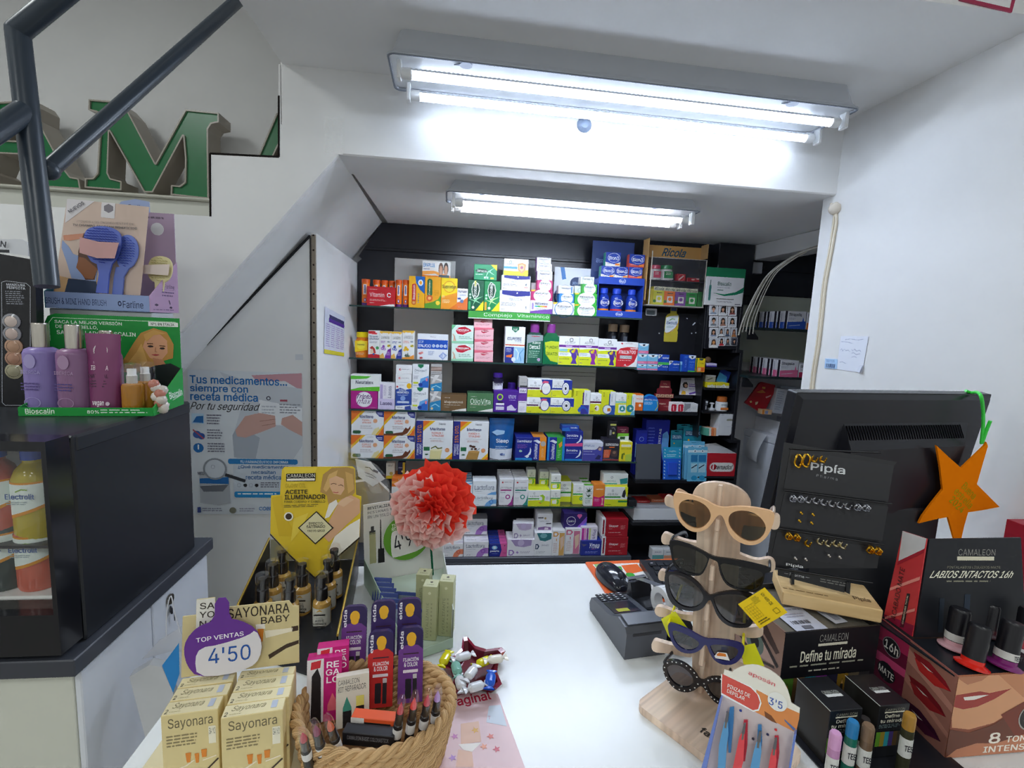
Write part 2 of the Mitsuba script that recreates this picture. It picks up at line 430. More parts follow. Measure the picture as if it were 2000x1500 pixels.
# ---------------------------------------------------------------- lamps
def tube_lamp(label,light,p0,p1,q0,zc,wide,drop):
 """Twin LED tube fitting on a ceiling at zc; p0, p1: ends of the near tube's axis, q0: far tube's left end."""
 p0,p1,q0=vec(p0),vec(p1),vec(q0)
 u=unit(p1-p0);v=vec(-u[1],u[0],0)
 L=np.linalg.norm(p1-p0);gapv=(q0-p0)@v
 mid=(p0+p1)/2+v*gapv/2
 t=thing('tube_lamp',label,'ceiling lamp')
 zr=p0[2]+0.028  # rim
 hl,hw=L/2+0.035,wide/2
 def rect(l,w,r):
  return Polygon([(-l+r,-w+r),(l-r,-w+r),(l-r,w-r),(-l+r,w-r)]).buffer(r,5)
 fr=Fr((mid[0],mid[1],zr),u,-v)  # n points down
 # housing: a shallow tray that narrows towards the ceiling
 hb=MB()
 for(l,w,z0),(l2,w2,z1)in(((hl,hw,0),(hl-0.012,hw-0.008,0.012)),((hl-0.012,hw-0.008,0.012),(hl-0.03,hw-0.02,zc-zr))):
  a=np.array(rect(l,w,0.02).exterior.coords)[:-1];b=np.array(rect(l2,w2,0.018).exterior.coords)[:-1]
  k=np.arange(len(a));m=np.roll(k,-1);n=len(a)
  hb.add(np.vstack([fr.P(a[:,0],a[:,1],-z0),fr.P(b[:,0],b[:,1],-z1)]),np.stack([k,k+n,m+n,m],1),'b9bdc4')
 rim=rect(hl,hw,0.02).difference(rect(hl-0.007,hw-0.007,0.015))
 hb.prism(rim,fr,0.004,'a9aeb6',base=-0.002)
 part(t,'housing',hb,'satin')
 rim2=rect(hl-0.002,hw-0.002,0.018).difference(rect(hl-0.005,hw-0.005,0.016))
 part(t,'gasket',MB().prism(rim2,fr,0.002,'7d838d',base=0.002),'matte')
 part(t,'reflector',MB().flat(rect(hl-0.006,hw-0.006,0.015),fr,'d7dade',-0.004),'satin')
 for i,o in enumerate((p0,q0)):
  e=o+u*L
  a=np.linspace(-0.62*np.pi,0.62*np.pi,15)
  tb=MB()
  pts=np.array([[x+0.0125*(np.sin(k)*v-np.cos(k)*vec(0,0,1))for k in a]for x in(o+u*0.022,e-u*0.022)])
  tb.grid(pts[::-1],'fff')
  em={'type':'area','radiance':{'type':'rgb','value':list(light)}}
  tk=part(t,'tube',tb,'white_paint','glowing white LED tube',emitter=em)
  hs=MB()  # ribbed heat sink along the back of the tube
  n=int(L/0.012)
  k2=np.linspace(0.6*np.pi,1.4*np.pi,7)
  ring=lambda x,r:[x+r*(np.sin(k)*v-np.cos(k)*vec(0,0,1))for k in k2]
  rows=[ring(o+u*(0.022+(L-0.044)*j/(4*n)),0.0138 if j%4<2 else 0.0122)for j in range(4*n+1)]
  hs.grid(np.array(rows),'c4c8d0')
  part(tk,'heat_sink',hs,'satin')
  for s_,(x,d)in enumerate(((o,u),(e,-u))):
   part(tk,'end_cap',MB().lathe([(0,0),(0.012,0),(0.0138,0.003),(0.0138,0.024),(0.0125,0.026)],'e4e6e8',x-d*0.001,d,16),'satin')
   sk=MB().fbox(Fr(x-d*0.012-v*0.013-vec(0,0,0.016),v if s_ else v,(0,0,1),-d if s_==0 else d),0.026,zr-x[2]+0.016,0.011,'dfe1e3',0.002)
   part(t,'socket',sk,'satin')
 for k in(0.13,0.87):  # clips that hold the tray
  part(t,'clip',MB().prism(Point(0,0).buffer(0.016,6).union(Polygon([(-0.03,-0.004),(0,-0.008),(0,0.008)])),fr.at((k-0.5)*L,gapv*0.62,-0.003),0.003,'9aa2b2'),'satin')
 return t
Z1=2.208
tube_lamp('large twin tube lamp with grey housing on the ceiling above the counter',TUBE_LIGHT['front'],[-.1569,1.3303,2.208],[1.0621,1.3605,2.208],[-.1451,1.4484,2.208],2.302,0.2,0.0)
tube_lamp('smaller twin tube lamp on the low ceiling in front of the medicine shelves',TUBE_LIGHT['back'],[-.0183,1.7352,2],[.8197,1.7514,2],[-.0241,1.8211,2],2.072,0.17,0.0)
sock=MB().lathe([(0.0,0.011),(0.012,0.010),(0.02,0.004),(0.023,0)],'7d8aa0',[.3683,1.549,2.2131],(0,-1,0),16)
solo('junction_cover','small round grey cover stuck on the white beam under the big lamp','cover',sock,'satin')
# ceiling panels of the shop, behind the camera
for i,(x,y)in enumerate(((-2.0,-1.2),(0.2,-1.2),(-2.0,-2.9),(0.2,-2.9),(-1.9,0.9))):
 t=thing('ceiling_panel_light','square ceiling light panel of the shop','ceiling lamp','ceiling panels of the shop')
 part(t,'frame',MB().box(x-0.31,x+0.31,y-0.31,y+0.31,3.075,3.1,'ddd'),'satin')
 fr=Fr((x-0.29,y+0.29,3.074),(1,0,0),(0,-1,0))
 part(t,'diffuser',MB().quad(fr.P(0,0),fr.P(0.58,0),fr.P(0.58,0.58),fr.P(0,0.58),'fff'),'white_paint',emitter={'type':'area','radiance':{'type':'rgb','value':list(SHOP_LIGHT)}})
# ---------------------------------------------------------------- black shelving behind the counter
FY=2.34
BK='1b1d24'
un=thing('shelf_unit','black wall shelving unit full of medicine boxes behind the counter','shelving')
b=MB()
b.prism(Polygon([(-0.506,0),(1.485,0),(1.485,1.04),(1.45,1.04),(1.45,1.76),(1.66,1.76),(1.66,2.068),(-0.391,2.068),(-0.501,1.898),(-0.485,1.885),(-0.506,1.868)]),Fr((0,2.62,0),n=(0,-1,0)),0.055,BK)
part(un,'back_panel',b,'satin')
part(un,'header_rail',MB().box(-0.47,1.30,2.552,2.566,1.93,1.945,'15171d',0.002),'satin')
part(un,'header_box',MB().box(1.352,1.55,2.48,2.566,1.80,2.066,BK,0.003),'satin')
for z,x1 in((1.651,0.905),(1.408,0.895),(1.164,0.905),(0.923,0.935),(0.683,0.935)):
 g=part(un,'glass_shelf',MB().box(-0.497,x1,2.335,2.56,z-0.007,z-0.0004,'fff'),'pane','glass shelf')
 part(g,'front_edge',MB().box(-0.497,x1,2.331,2.335,z-0.0075,z-0.0002,'1d3a36'),'gloss')
for x in(-0.02,0.43):
 for z in(1.651,1.408,1.164,0.923,0.683):
  part(un,'bracket',MB().prism(Polygon([(2.37,z-0.012),(2.565,z-0.04),(2.565,z-0.008),(2.37,z-0.008)]),Fr((x,0,0),(0,1,0),(0,0,1),(1,0,0)),0.006,'15161a'),'satin')
part(un,'base_board',MB().box(-0.5,0.945,2.33,2.56,0.39,0.4145,'4a4d55',0.002).box(-0.5,0.945,2.33,2.345,0.30,0.388,'3a3c43',0.002),'satin')
for z,x0,x1 in((1.394,0.906,1.24),(1.188,0.906,1.24),(0.827,0.936,1.478)):
 part(un,'board_shelf',MB().box(x0,x1,2.335,2.56,z-0.018,z-0.0003,'16171c',0.002),'satin')
part(un,'notice_panel',MB().box(0.93,1.255,2.44,2.455,1.43,1.69,'191a20',0.002),'satin')
part(un,'cupboard_door',MB().box(1.243,1.4155,2.338,2.36,1.515,1.745,'17181e',0.002),'satin')
part(un,'side_panel',MB().box(1.416,1.432,2.338,2.56,1.50,1.745,'1a1b20',0.002).box(1.440,1.457,2.34,2.56,1.03,1.515,'1a1b20',0.002).box(1.478,1.494,2.34,2.56,0.0,1.045,'1a1b20',0.002).box(1.4,1.456,2.34,2.56,1.499,1.514,'1a1b20',0.001).box(1.43,1.493,2.34,2.56,1.03,1.044,'1a1b20',0.001),'satin')
part(un,'divider',MB().box(1.243,1.248,2.36,2.56,1.40,1.74,'15161a',0.002).box(1.262,1.268,2.36,2.56,1.05,1.40,'15161a',0.002),'satin')
for z in():
 part(un,'board_shelf',MB().box(1.25,1.44,2.345,2.56,z-0.012,z,'15161a',0.002),'satin')
# pale panels hung on the black back
for i,(x0,x1,zt)in enumerate(((-0.323,-0.018,1.9),(0.455,0.755,1.86))):
 t=part(un,'pale_panel',MB().box(x0,x1,2.553,2.565,0.42,zt,'b9b7b3',0.002),'satin','pale grey slotted panel')
 if i==1:
  for z in(1.61,1.35,1.33,1.11,1.09,0.86,0.84,0.62,0.60):
   part(t,'groove',MB().box(x0+0.004,x1-0.004,2.5515,2.554,z,z+0.004,'8c8a86'),'matte')
# ---------------------------------------------------------------- boxes on the shelves
def bx(label,rect,art=(),c='efefec',Y=FY,d=0.07,top=None,side=None,group=None,name='medicine_box',cat='box',yaw=0.0,topart=None,bsdf='print',sideart=None):
 x0,x1,z0,z1=rect
 w,h=x1-x0,z1-z0
 fr=Fr((x0,Y,z0)).yaw(yaw)if yaw else Fr((x0,Y,z0))
 mb=MB().fbox(fr,w,h,d,c,0.0012,top=top,side=side)
 Art(mb,fr,w,h).run(art)
 if topart:
  Art(mb,Fr(fr.P(0,h,0),fr.u,-fr.n),w,d).run(topart)
 if sideart:
  Art(mb,Fr(fr.P(0,0,-d),fr.n,fr.v),d,h).run(sideart)
 return solo(name,label,cat,mb,bsdf,group)
def band(y0,y1,c):
 return('r',0,y0,1,y1,c)
def sprout(x,y,k,c):  # small leaf mark over a wordmark
 return('ring',x,y,k,c,0.6)
def effer(label,rect,Y,group,r=None):
 x0,x1,z0,z1=rect
 r=r or(x1-x0)/2;h=z1-z0
 o=vec((x0+x1)/2,Y+r,z0)
 t=thing('effervescent_tube',label,'tube',group)
 mb=MB().lathe([(0,0),(r*0.94,0),(r*0.94,h*0.10)],'5b2a78',o,n=18).lathe([(r*0.94,h*0.10),(r*0.94,h*0.87)],'f07a1c',o,n=18)
 pts=[]
 def wrap(y0,y1,a0,a1,c):
  a=np.radians(np.linspace(a0,a1,7))
  mb.grid(np.array([[o+vec(r*0.95*math.sin(k),-r*0.95*math.cos(k),h*q)for k in a]for q in(y0,y1)]),c)
 wrap(0.42,0.80,-28,22,'f6efe6');wrap(0.46,0.77,-12,8,'3a3f8c');wrap(0.14,0.27,-18,18,'7a3a8e')
 wrap(0.17,0.24,-9,9,'f3f0ee');wrap(0.36,0.37,-40,40,'c9560e')
 part(t,'body',mb,'satin')
 part(t,'cap',MB().lathe([(r,h*0.86),(r*1.04,h*0.865),(r*1.04,h*0.985),(r*0.9,h),(0,h)],'e05a14',o,n=18),'satin')
 return t
# ---- top shelf
effer('orange effervescent tube at the far left end of the top shelf',(-.4493,-.4114,1.6515,1.7727),FY+0.015,None)
for i,r in enumerate(((-.4037,-.3683,1.6515,1.7745),(-.3648,-.3328,1.6515,1.7741),(-.3304,-.2995,1.6515,1.7736))):
 effer(('leftmost','middle','rightmost')[i]+' of three orange tubes half hidden behind the red vitamin box, top shelf',r,FY+0.05,'orange tubes on the top shelf')
bx('red vitamin C box lying in front of the orange tubes, top shelf',(-.4193,-.2931,1.6515,1.7395),[('t','Vitamin',.1,.3,.62,.54,'f6e8e6'),('t','C',.72,.3,.86,.54,'fff',1),('f',.1,.66,.72,.78,2,'f0b7b2',3),('f',.1,.84,.3,.9,1,'f6d5d0',4),('p',[(.45,1),(.8,.9),(1,.88),(1,1)],'f2f0f0'),('f',.1,.14,.4,.19,1,'f6d5d0',5)],'c9202b',d=0.045)
for i,r in enumerate(((-.2921,-.263,1.6515,1.7763),(-.2594,-.2302,1.6515,1.778))):
 effer(('left','right')[i]+' of two orange tubes between the red vitamin box and the blue and yellow box',r,FY+0.012,'orange tubes on the top shelf')
bx('tall white and orange box with two smiling heads, back of the top shelf',(-.1764,-.0412,1.6515,1.8801),[band(.3,1,'ee8a2c'),('p',[(0,.3),(.45,.26),(1,.4),(1,.3),(.4,.2),(0,.22)],'f4a850'),('t','EPAPLUS',.04,.05,.44,.13,'3c83c4',1),('f',.04,.16,.3,.2,1,'88a',2),('e',.66,.16,.085,.13,'6b5146'),('e',.66,.19,.06,.1,'d9a98c'),('e',.84,.15,.085,.13,'4a403c'),('e',.84,.18,.06,.1,'d9a98c'),('p',[(.55,.38),(.6,.28),(.95,.28),(.98,.38)],'555f66')],Y=FY+.09,d=0.06)
bx('yellow box with a blue corner and red lettering reading upwards, top shelf',(-.2294,-.1567,1.6515,1.796),[('p',[(.4,0),(1,0),(1,.55),(.7,.42),(.45,.2)],'1c61b0'),('e',.74,.2,.16,.1,'e7f0f6'),('e',.74,.2,.09,.06,'e8a33a'),('rr',.2,.24,.46,.86,.1,'c2242c'),('t','Redoxon',.25,.28,.41,.74,'f7efe4',1,0.0,1),('e',.33,.84,.15,None,'d8722a'),('e',.33,.84,.08,None,'f2b070'),('f',.58,.55,.66,.88,5,'3d78bb',3)],'f4b21c',d=0.04)
bx('amber box with a dark green capsule shape, fifth item of the top shelf row',(-.1555,-.0816,1.6515,1.7977),[('rr',.14,.07,.46,.62,.15,'1f5c35'),('t','Complex',.22,.12,.36,.58,'eee6c8',1,0.0,1),('e',.3,.68,.2,None,'d9632a'),('e',.3,.68,.1,None,'f3b46a'),('p',[(0,.86),(.5,.8),(.85,.7),(1,.55),(1,1),(0,1)],'5c9a2c'),('f',.6,.42,.9,.6,4,'c98a1a',5),('e',.82,.82,.14,None,'f2d13c')],'eda51f',d=0.04)
bx('bright yellow box with a yellow sun disc and dark wordmark, top shelf',(-.0803,-.0051,1.6515,1.7959),[('p',[(0,.62),(1,.45),(1,1),(0,1)],'f19a2a'),('e',.5,.28,.36,None,'e49a1e'),('e',.5,.28,.31,None,'fbe23c'),('t','Supradyn',.06,.22,.94,.36,'3d2b22',1),('t','m',.08,.56,.22,.64,'f8e6a0'),('f',.08,.7,.6,.82,3,'fbe8b0',2),('p',[(.5,1),(1,.8),(1,1)],'e77a22')],'f8d71f',d=0.045)
bx('small white and orange box right of the yellow sun disc box, top shelf',(-.0055,.045,1.6515,1.7508),[('p',[(0,.66),(.5,.6),(1,.38),(1,1),(0,1)],'ea7a3a'),('t','Pharmaton',.08,.08,.92,.2,'3a3a74',1),('t','COMPLEX',.25,.28,.8,.34,'4a72b0'),('r',.06,.44,.36,.52,'3a4fa0'),('e',.45,.6,.16,None,'6f7fae'),('f',.1,.86,.45,.9,1,'f9d8c4',1)],'f3efec',d=0.035)
ber=lambda c,c2:[('p',[(.4,.02),(.66,.12),(.74,.3),(.66,.52),(.4,.64),(.26,.5),(.2,.3),(.27,.13)],'e8f0e4'),('p',[(.42,.06),(.62,.14),(.68,.3),(.6,.5),(.42,.6),(.3,.48),(.25,.3),(.31,.15)],'123c2a'),('t','Berocca',.36,.1,.58,.54,'f2f2ea',1,0.0,-1),('p',[(.4,.66),(.48,.6),(.95,.52),(.52,.66),(.9,.78),(.47,.7),(.3,.86),(.4,.7),(.05,.62)],c2),('p',[(.48,1),(1,.66),(1,1)],'f2dd2a'),('rr',.04,.7,.18,.98,.06,c),('e',.34,.9,.09,None,'f6f3d8'),('e',.14,.48,.07,None,'c8ded0'),('e',.14,.58,.07,None,'c8ded0')]
bx('darker of two upright green boxes above the green shelf label',(.046,.1205,1.6515,1.7933),ber('3fae6a','8fd0a0')+[('t','NEW',.38,.02,.5,.2,'e8e23a',1,0,-1)],'145a3c',d=0.04)
bx('lighter of two upright green boxes above the green shelf label',(.1218,.1973,1.6515,1.7926),ber('f0b030','b8e89a'),'1c8a4e',d=0.04)
bx('green box lying across the two upright green boxes, top shelf',(.0708,.1781,1.7952,1.8677),[('p',[(.04,.42),(.2,.28),(.5,.3),(.62,.42),(.5,.52),(.2,.56)],'11402c'),('t','Berocca',.14,.34,.55,.5,'f2f2ea',1),('p',[(.6,.42),(.98,.1),(.7,.42),(.95,.7),(.64,.48),(.5,.9),(.58,.46)],'9be0b0'),('p',[(.72,0),(1,0),(1,.38)],'f2dd2a'),('f',.06,.62,.4,.74,1,'d0ead8',1),('e',.48,.84,.05,None,'c8ded0'),('e',.59,.84,.05,None,'c8ded0'),('rr',.72,.8,.88,.92,.03,'e9d95a')],'2f9a68',d=0.04)
t=thing('shelf_label','green strip label with white lettering hanging from the top shelf','label')
fr,w,h=quadframe([.05,2.326,1.6134],[.4422,2.326,1.6141],[.0512,2.326,1.6494])
mb=MB().fbox(fr,w,h,0.003,'4aa84a');Art(mb,fr,w,h).run([('r',0,.82,1,1,'cfe3cf'),('r',0,.82,1,.86,'3a8a3c'),('t','Complejo',.185,.18,.53,.74,'f4f8f2'),('t','Vitamínico',.59,.16,.985,.56,'f4f8f2')])
part(t,'strip',mb,'satin')
navy=[('p',[(.08,0),(.98,.0),(.98,.2),(.55,.27),(.08,.18)],'2b2f86'),('r',.54,.06,.58,.14,'eef')]
bx('top white box with an orange shield drawing, left of the stacked vitamin jars',(.2099,.327,1.8238,1.9018),[('f',.1,.3,.45,.38,1,'889',1),('ring',.27,.2,.06,'8a9',.6),('r',0,.47,.55,.6,'5b9fd0'),('p',[(0,.72),(.5,.74),(1,.62),(1,1),(0,1)],'dcd83a'),('p',[(.56,.3),(.74,.22),(.9,.3),(.88,.66),(.74,.88),(.58,.66)],'d9a06a'),('p',[(.62,.36),(.74,.3),(.84,.36),(.82,.62),(.73,.76),(.63,.6)],'e8bd92'),('e',.73,.5,.06,None,'b06a8a')],d=0.045)
bx('middle white box with a navy band, left of the stacked vitamin jars',(.2021,.3406,1.752,1.8249),navy+[('t','INMUNOTECH',.33,.32,.68,.46,'8a8a96'),('f',.06,.56,.6,.72,2,'9a9aa2',3),('t','e',.82,.5,.88,.64,'556',1),('r',.78,.72,.92,.77,'e08a86'),('f',.06,.84,.2,.9,1,'777',2)],d=0.05)
bx('lowest white box with a navy band, standing left of the stacked vitamin jars',(.1947,.3449,1.6515,1.7529),navy+[('t','INMUNOTECH',.3,.33,.72,.46,'8a8a96'),('f',.06,.56,.6,.74,3,'9a9aa2',5),('t','S',.84,.7,.89,.82,'556',1),('f',.06,.86,.2,.9,1,'777',2)],d=0.05)
def circ(c,cap,tcol,grn=None):  # white lozenge with a wordmark on a coloured box
 a=[('e',.52,.55,.4,.62,'f4f4f4',24),('t',cap,.2,.22,.84,.4,'3a3a44',1),('r',.2,.44,.7,.47,tcol),('t','MUJER',.36,.52,.62,.63,'556'),('f',.3,.72,.74,.84,2,'aab',2)]
 return([('p',[(0,0),(.2,0),(.16,.14),(0,.16)],'f0c23a')]if grn else[])+a
M_='Multicentrum'
bx('white and violet box with a rainbow bar, bottom of the jar-like stack',(.3462,.4535,1.6515,1.7136),[('p',[(0,.85),(.5,.72),(1,.62),(1,1),(0,1)],'7a4aa6'),('t',M_,.2,.14,.82,.34,'35355e',1),*[('r',.2+.11*k,.4,.31+.11*k,.5,q)for k,q in enumerate(('2aa0c8','3aa84a','c8c83a','f0a02a','d84a3a'))],('rr',.06,.2,.14,.7,.03,'a48ac8'),('t','select 50+',.24,.6,.7,.7,'7a5a9a')],'e9e6ee',d=0.05)
bx('magenta box with a big white lozenge, second from the bottom of its stack',(.3459,.4516,1.7137,1.7633),circ(0,M_,'c84a7a',1),'b32766',d=0.05)
bx('magenta box with a white lozenge, third from the bottom of its stack',(.3732,.449,1.764,1.8098),circ(0,M_,'c84a7a'),'c23a78',d=0.045)
for i,q in enumerate(([['.3709','.4452','1.8098','1.8529'],['.3664','.4406','1.8528','1.8873'],['.366','.4351','1.8873','1.9158']])):
 bx(('lowest','middle','topmost')[i]+' of three white boxes on top of the magenta boxes',[float(v)for v in q],[('ring',.52,.5,.42,'8a8a96',.94,.62)]+circ(0,M_,'b9a')[1:],'e2e0e6',d=0.045,side='8a5a94')
bx('grey box half hidden left of the magenta boxes',(.3509,.3824,1.7629,1.7996),[('ring',.9,.6,.4,'667',.9)],'b9b6b4',Y=FY+0.04,d=0.05)
pc=thing('display_card','white display card with a blue arch standing behind the vitamin stacks','display card')
x0,x1,z0,z1=(.4797,.6874,1.6515,1.8916)
fr=Fr((x0,FY+0.13,z0));mb=MB().fbox(fr,x1-x0,z1-z0,0.004,'dfe3ea')
Art(mb,fr,x1-x0,z1-z0).run([('p',[(.14,0),(.24,0),(.3,.24),(.2,.26)],'3a78b8'),('ring',.28,.62,.27,'24365e',.8),('ring',.28,.62,.2,'5a86ba',.82),('e',.56,.32,.16,.13,'2a3d66'),('t','defensas',.45,.28,.67,.36,'9fb4d4',1),('r',.36,.38,.7,.48,'33486e')])
part(pc,'card',mb)
bl=[('ring',.52,.55,.45,'2a6cb0',.93,.7)]+circ(0,M_,'3a7ac0')
bx('white box with a thin blue circle, bottom of the middle vitamin stack',(.4564,.5619,1.6515,1.7092),[('p',[(0,0),(.2,0),(.16,.14),(0,.16)],'f0c23a')]+bl,'eef0f4',d=0.05)
bx('blue box with a white lozenge, middle of the central vitamin stack',(.4837,.558,1.7099,1.7518),circ(0,M_,'3a7ac0'),'3a86cc',d=0.045)
bx('white box with a small blue figure, top of the central vitamin stack',(.4777,.553,1.7516,1.79),[('ring',.45,.5,.38,'99a',.94,.6)]+circ(0,M_,'99b')[1:3]+[('rr',.84,.3,.92,.9,.03,'2a6cb0'),('e',.88,.2,.05,None,'2a6cb0')],'e6e8ee',d=0.045)
gr=[('p',[(0,0),(.2,0),(.16,.12),(0,.16)],'f0c23a'),('r',.95,.48,1,.53,'a8e08a')]
bx('green box with a white lozenge, bottom of the right vitamin stack',(.5629,.6745,1.6515,1.7047),gr+circ(0,M_,'4a9a4a'),'3fae3f',d=0.05)
bx('green box with a white lozenge, second from the bottom of the right vitamin stack',(.5608,.6714,1.7047,1.7586),gr+circ(0,M_,'4a9a4a'),'3fae3f',d=0.05)
bx('narrow green box with a white lozenge, third from the bottom of the right vitamin stack',(.5944,.668,1.7595,1.8034),circ(0,M_,'4a9a4a'),'3fae3f',d=0.045)
bx('white box with a thin grey circle, top of the right vitamin stack',(.5843,.6514,1.8028,1.8379),[('ring',.5,.52,.4,'6a8a7a',.94,.62)]+circ(0,M_,'9a9')[1:3],'e6e8e6',d=0.045)
bx('grey and white box half hidden left of the narrow green box',(.5639,.5972,1.7585,1.7955),[('ring',.9,.6,.4,'667',.9)],'d5d6d4',Y=FY+0.03,d=0.05)
# blue counter display with small boxes above and jars below
bd=thing('blue_display','dark blue two tier cardboard display at the right of the top shelf','display stand')
x0,x1,z0,z1=(.6737,.9035,1.6515,1.8359)
w=x1-x0
BL='2448b0'
part(bd,'back_card',MB().box(x0-0.008,x1-0.02,FY+0.12,FY+0.123,z0,2.0309,'2c3f74'),'print')
mb=MB().box(x0,x1,FY+0.0,FY+0.12,z0,z0+0.004,BL).box(x0,x0+0.003,FY,FY+0.12,z0,z1,BL).box(x1-0.003,x1,FY,FY+0.12,z0,z1,BL)
zl,zm,zn=1.6819,1.8088,1.843
mb.box(x0,x1,FY-0.003,FY,z0,zl,BL).box(x0,x1,FY-0.003,FY,zm,zn,BL).box(x0,x1,FY,FY+0.12,zm,zm+0.003,'16286a')
mb.box(x0,x1,FY+0.1,FY+0.12,z0,zm,'14245c')
Art(mb,Fr((x0,FY-0.003,z0)),w,zl-z0).run([('t','Bion3',.42,.3,.56,.7,'e6ebf6',1),('ring',.49,.5,.08,'c8d4f0',.9,.34)])
Art(mb,Fr((x0,FY-0.003,zm)),w,zn-zm).run([('t','Bion3',.45,.3,.58,.75,'e6ebf6',1),('ring',.515,.5,.075,'c8d4f0',.9,.36)])
part(bd,'tray',mb)
Art(mb2:=MB(),Fr((x0-0.008,FY+0.1195,z0)),w,0.32).run([('t','Bion3',.1,.08,.3,.15,'8296c4',1)])
part(bd,'logo',mb2)
def bion_box(label,rect,red,Y):
 bx(label,rect,[('p',[(0,0),(1,0),(1,.66),(.6,.84),(0,.7)],'1d3a9c'),('ring',.55,.38,.42,'e6ebf6',.92,.34),('t','Bion3',.22,.26,.88,.54,'f4f6fa',1),('r',.66,.78,.96,.92,'e88a3a'),('f',.1,.8,.5,.92,1,'aab' if not red else 'f4c8c0',2)],'f0eeec' if not red else 'c8504a',Y=Y,d=0.04,side='3a9a8a' if not red else 'c8504a',name='capsule_box')
for i,(q,r_,n_)in enumerate((((.6843,.7507,1.8396,1.8949),0,'left'),((.7522,.819,1.8408,1.8952),0,'middle'),((.8231,.8916,1.8423,1.8968),1,'right'))):
 bion_box(n_+' of three small blue boxes on the upper tier of the dark blue display',q,r_,FY+0.005)
bion_box('left of two small boxes stacked highest on the dark blue display',(.7061,.7804,1.896,1.962),0,FY+0.015)
bion_box('right of two small boxes stacked highest on the dark blue display',(.8247,.9025,1.898,1.9594),1,FY+0.015)
for i,(xa,xb,c_)in enumerate(((1171,1192,'e8862e'),(1195.5,1219,'cc3438'),(1226,1246,'e8862e'))):
 rr_=[.6886,.7428,1.6555,1.7913,.752,.813,1.6555,1.7923,.8316,.8839,1.6555,1.7912][4*i:4*i+4]
 r=(rr_[1]-rr_[0])/2;o=vec((rr_[0]+rr_[1])/2,FY+0.012+r,rr_[2]);h=rr_[3]-rr_[2]
 t=thing('vitamin_jar',('left','middle','right')[i]+' blue jar on the lower tier of the dark blue display','jar','blue jars in the dark blue display')
 mb=MB().lathe([(0,0),(r,0),(r,h*.26)],c_,o,n=18).lathe([(r,h*.26),(r,h*.62),(r*.82,h*.74),(r*.55,h*.80)],'1d3aa0',o,n=18)
 fr=Fr((o[0]-r,o[1]-r-0.0006,o[2]))
 Art(mb,fr,2*r,h).run([('ring',.5,.52,.42,'dfe6f6',.9,.13),('t','Bion3',.16,.46,.86,.58,'f4f6fa',1),('r',.56,.80,.86,.9,'f4e8e0')])
 part(t,'body',mb,'gloss')
 part(t,'cap',MB().lathe([(r*.66,h*.80),(r*.70,h*.81),(r*.70,h*.97),(r*.6,h),(0,h)],'2a4cc8',o,n=18),'satin')
# acrylic sweets display
ac=thing('sweets_display','clear acrylic sweets display with a tan header card beside the blue display','display stand')
x0,x1,z0,z1=(.9336,1.216,1.7223,1.9499)
hz0,hz1=1.958,2.0194
mb=MB().box(x0-.02,x1,FY+0.07,FY+0.074,z0,hz1,'b98d52');Art(mb,Fr((x0-.02,FY+0.0698,hz0-0.02)),x1-x0+.02,hz1-hz0+0.025).run([('t','Ricola',.34,.18,.74,.66,'1c4a66',1,.12),('l',[(.22,.9),(.3,.86),(.5,.9),(.7,.87),(.84,.9)],.012,'7a6a3a')])
mb.box(x0-.022,x0-.018,FY+0.0,FY+0.07,z0+.02,hz1+.02,'c09a62').box(x1,x1+.003,FY,FY+0.07,hz0,hz1+.01,'a8875a').box(x0,x1,FY+.068,FY+.0698,z0,hz0,'2a2c34')
part(ac,'header_card',mb)
zs=1.8432
mb=MB()
for q in((x0,x1,FY,FY+.0015,z0,z1),(x0,x0+.0015,FY,FY+.07,z0,z1),(x1-.0015,x1,FY,FY+.07,z0,z1)):
 mb.box(*q,'fff')
part(ac,'acrylic_case',mb,'pane')
part(ac,'shelf',MB().box(x0,x1,FY+.002,FY+.068,zs-.003,zs,'3b3c46'),'satin')
part(ac,'base',MB().box(x0-.01,x1+.004,FY-.002,FY+.11,z0-.006,z0,'a9a49c',.001),'satin')
part(ac,'edge',MB().box(x0-.002,x0+.002,FY-.002,FY+.002,z0,z1+.03,'cfc8bc').box(x1-.002,x1+.001,FY-.002,FY+.002,z0,z1,'bdb6ac').box(x0,x1,FY-.002,FY,z1-.002,z1+.001,'a8a4a0'),'satin')
for i,(rr_,c_,n_)in enumerate((((.9436,.9935,1.8412,1.9152),'d84a6a','pink'),((.9961,1.0568,1.8443,1.9173),'1f8a4e','green'))):
 r=(rr_[1]-rr_[0])/2;o=vec((rr_[0]+rr_[1])/2,FY+.01+r,zs+.0005);h=rr_[3]-zs
 t=thing('sweets_jar',f'white jar with a {n_} lid on the upper tier of the acrylic display','jar')
 mb=MB().lathe([(0,0),(r,0),(r,h*.7),(r*.85,h*.76)],'eceae8',o,n=18)
 Art(mb,Fr((o[0]-r,o[1]-r-.0005,o[2])),2*r,h).run([('r',.15,.42,.9,.86,c_),('f',.3,.5,.8,.7,2,'f4eee8',i),('r',.05,.88,.95,.93,'fff')])
 part(t,'body',mb,'satin');part(t,'lid',MB().lathe([(r*.96,h*.74),(r,h*.76),(r,h*.97),(r*.9,h),(0,h)],c_,o,n=18),'satin')
z_=zs+.0005
x0_,x1_,_,_=(1.0769,1.1222,1.8448,1.8822)
bx('small square red box on the upper tier of the acrylic display',(x0_,x1_,z_,z_+.036),[('l',[(.2,.85),(.8,.2)],.14,'f2d8d0'),('ring',.5,.5,.36,'e88a80',.88)],'c02030',Y=FY+.02,d=.03,name='sweets_box')
x0_,x1_,_,_=(1.1315,1.1958,1.8432,1.8632)
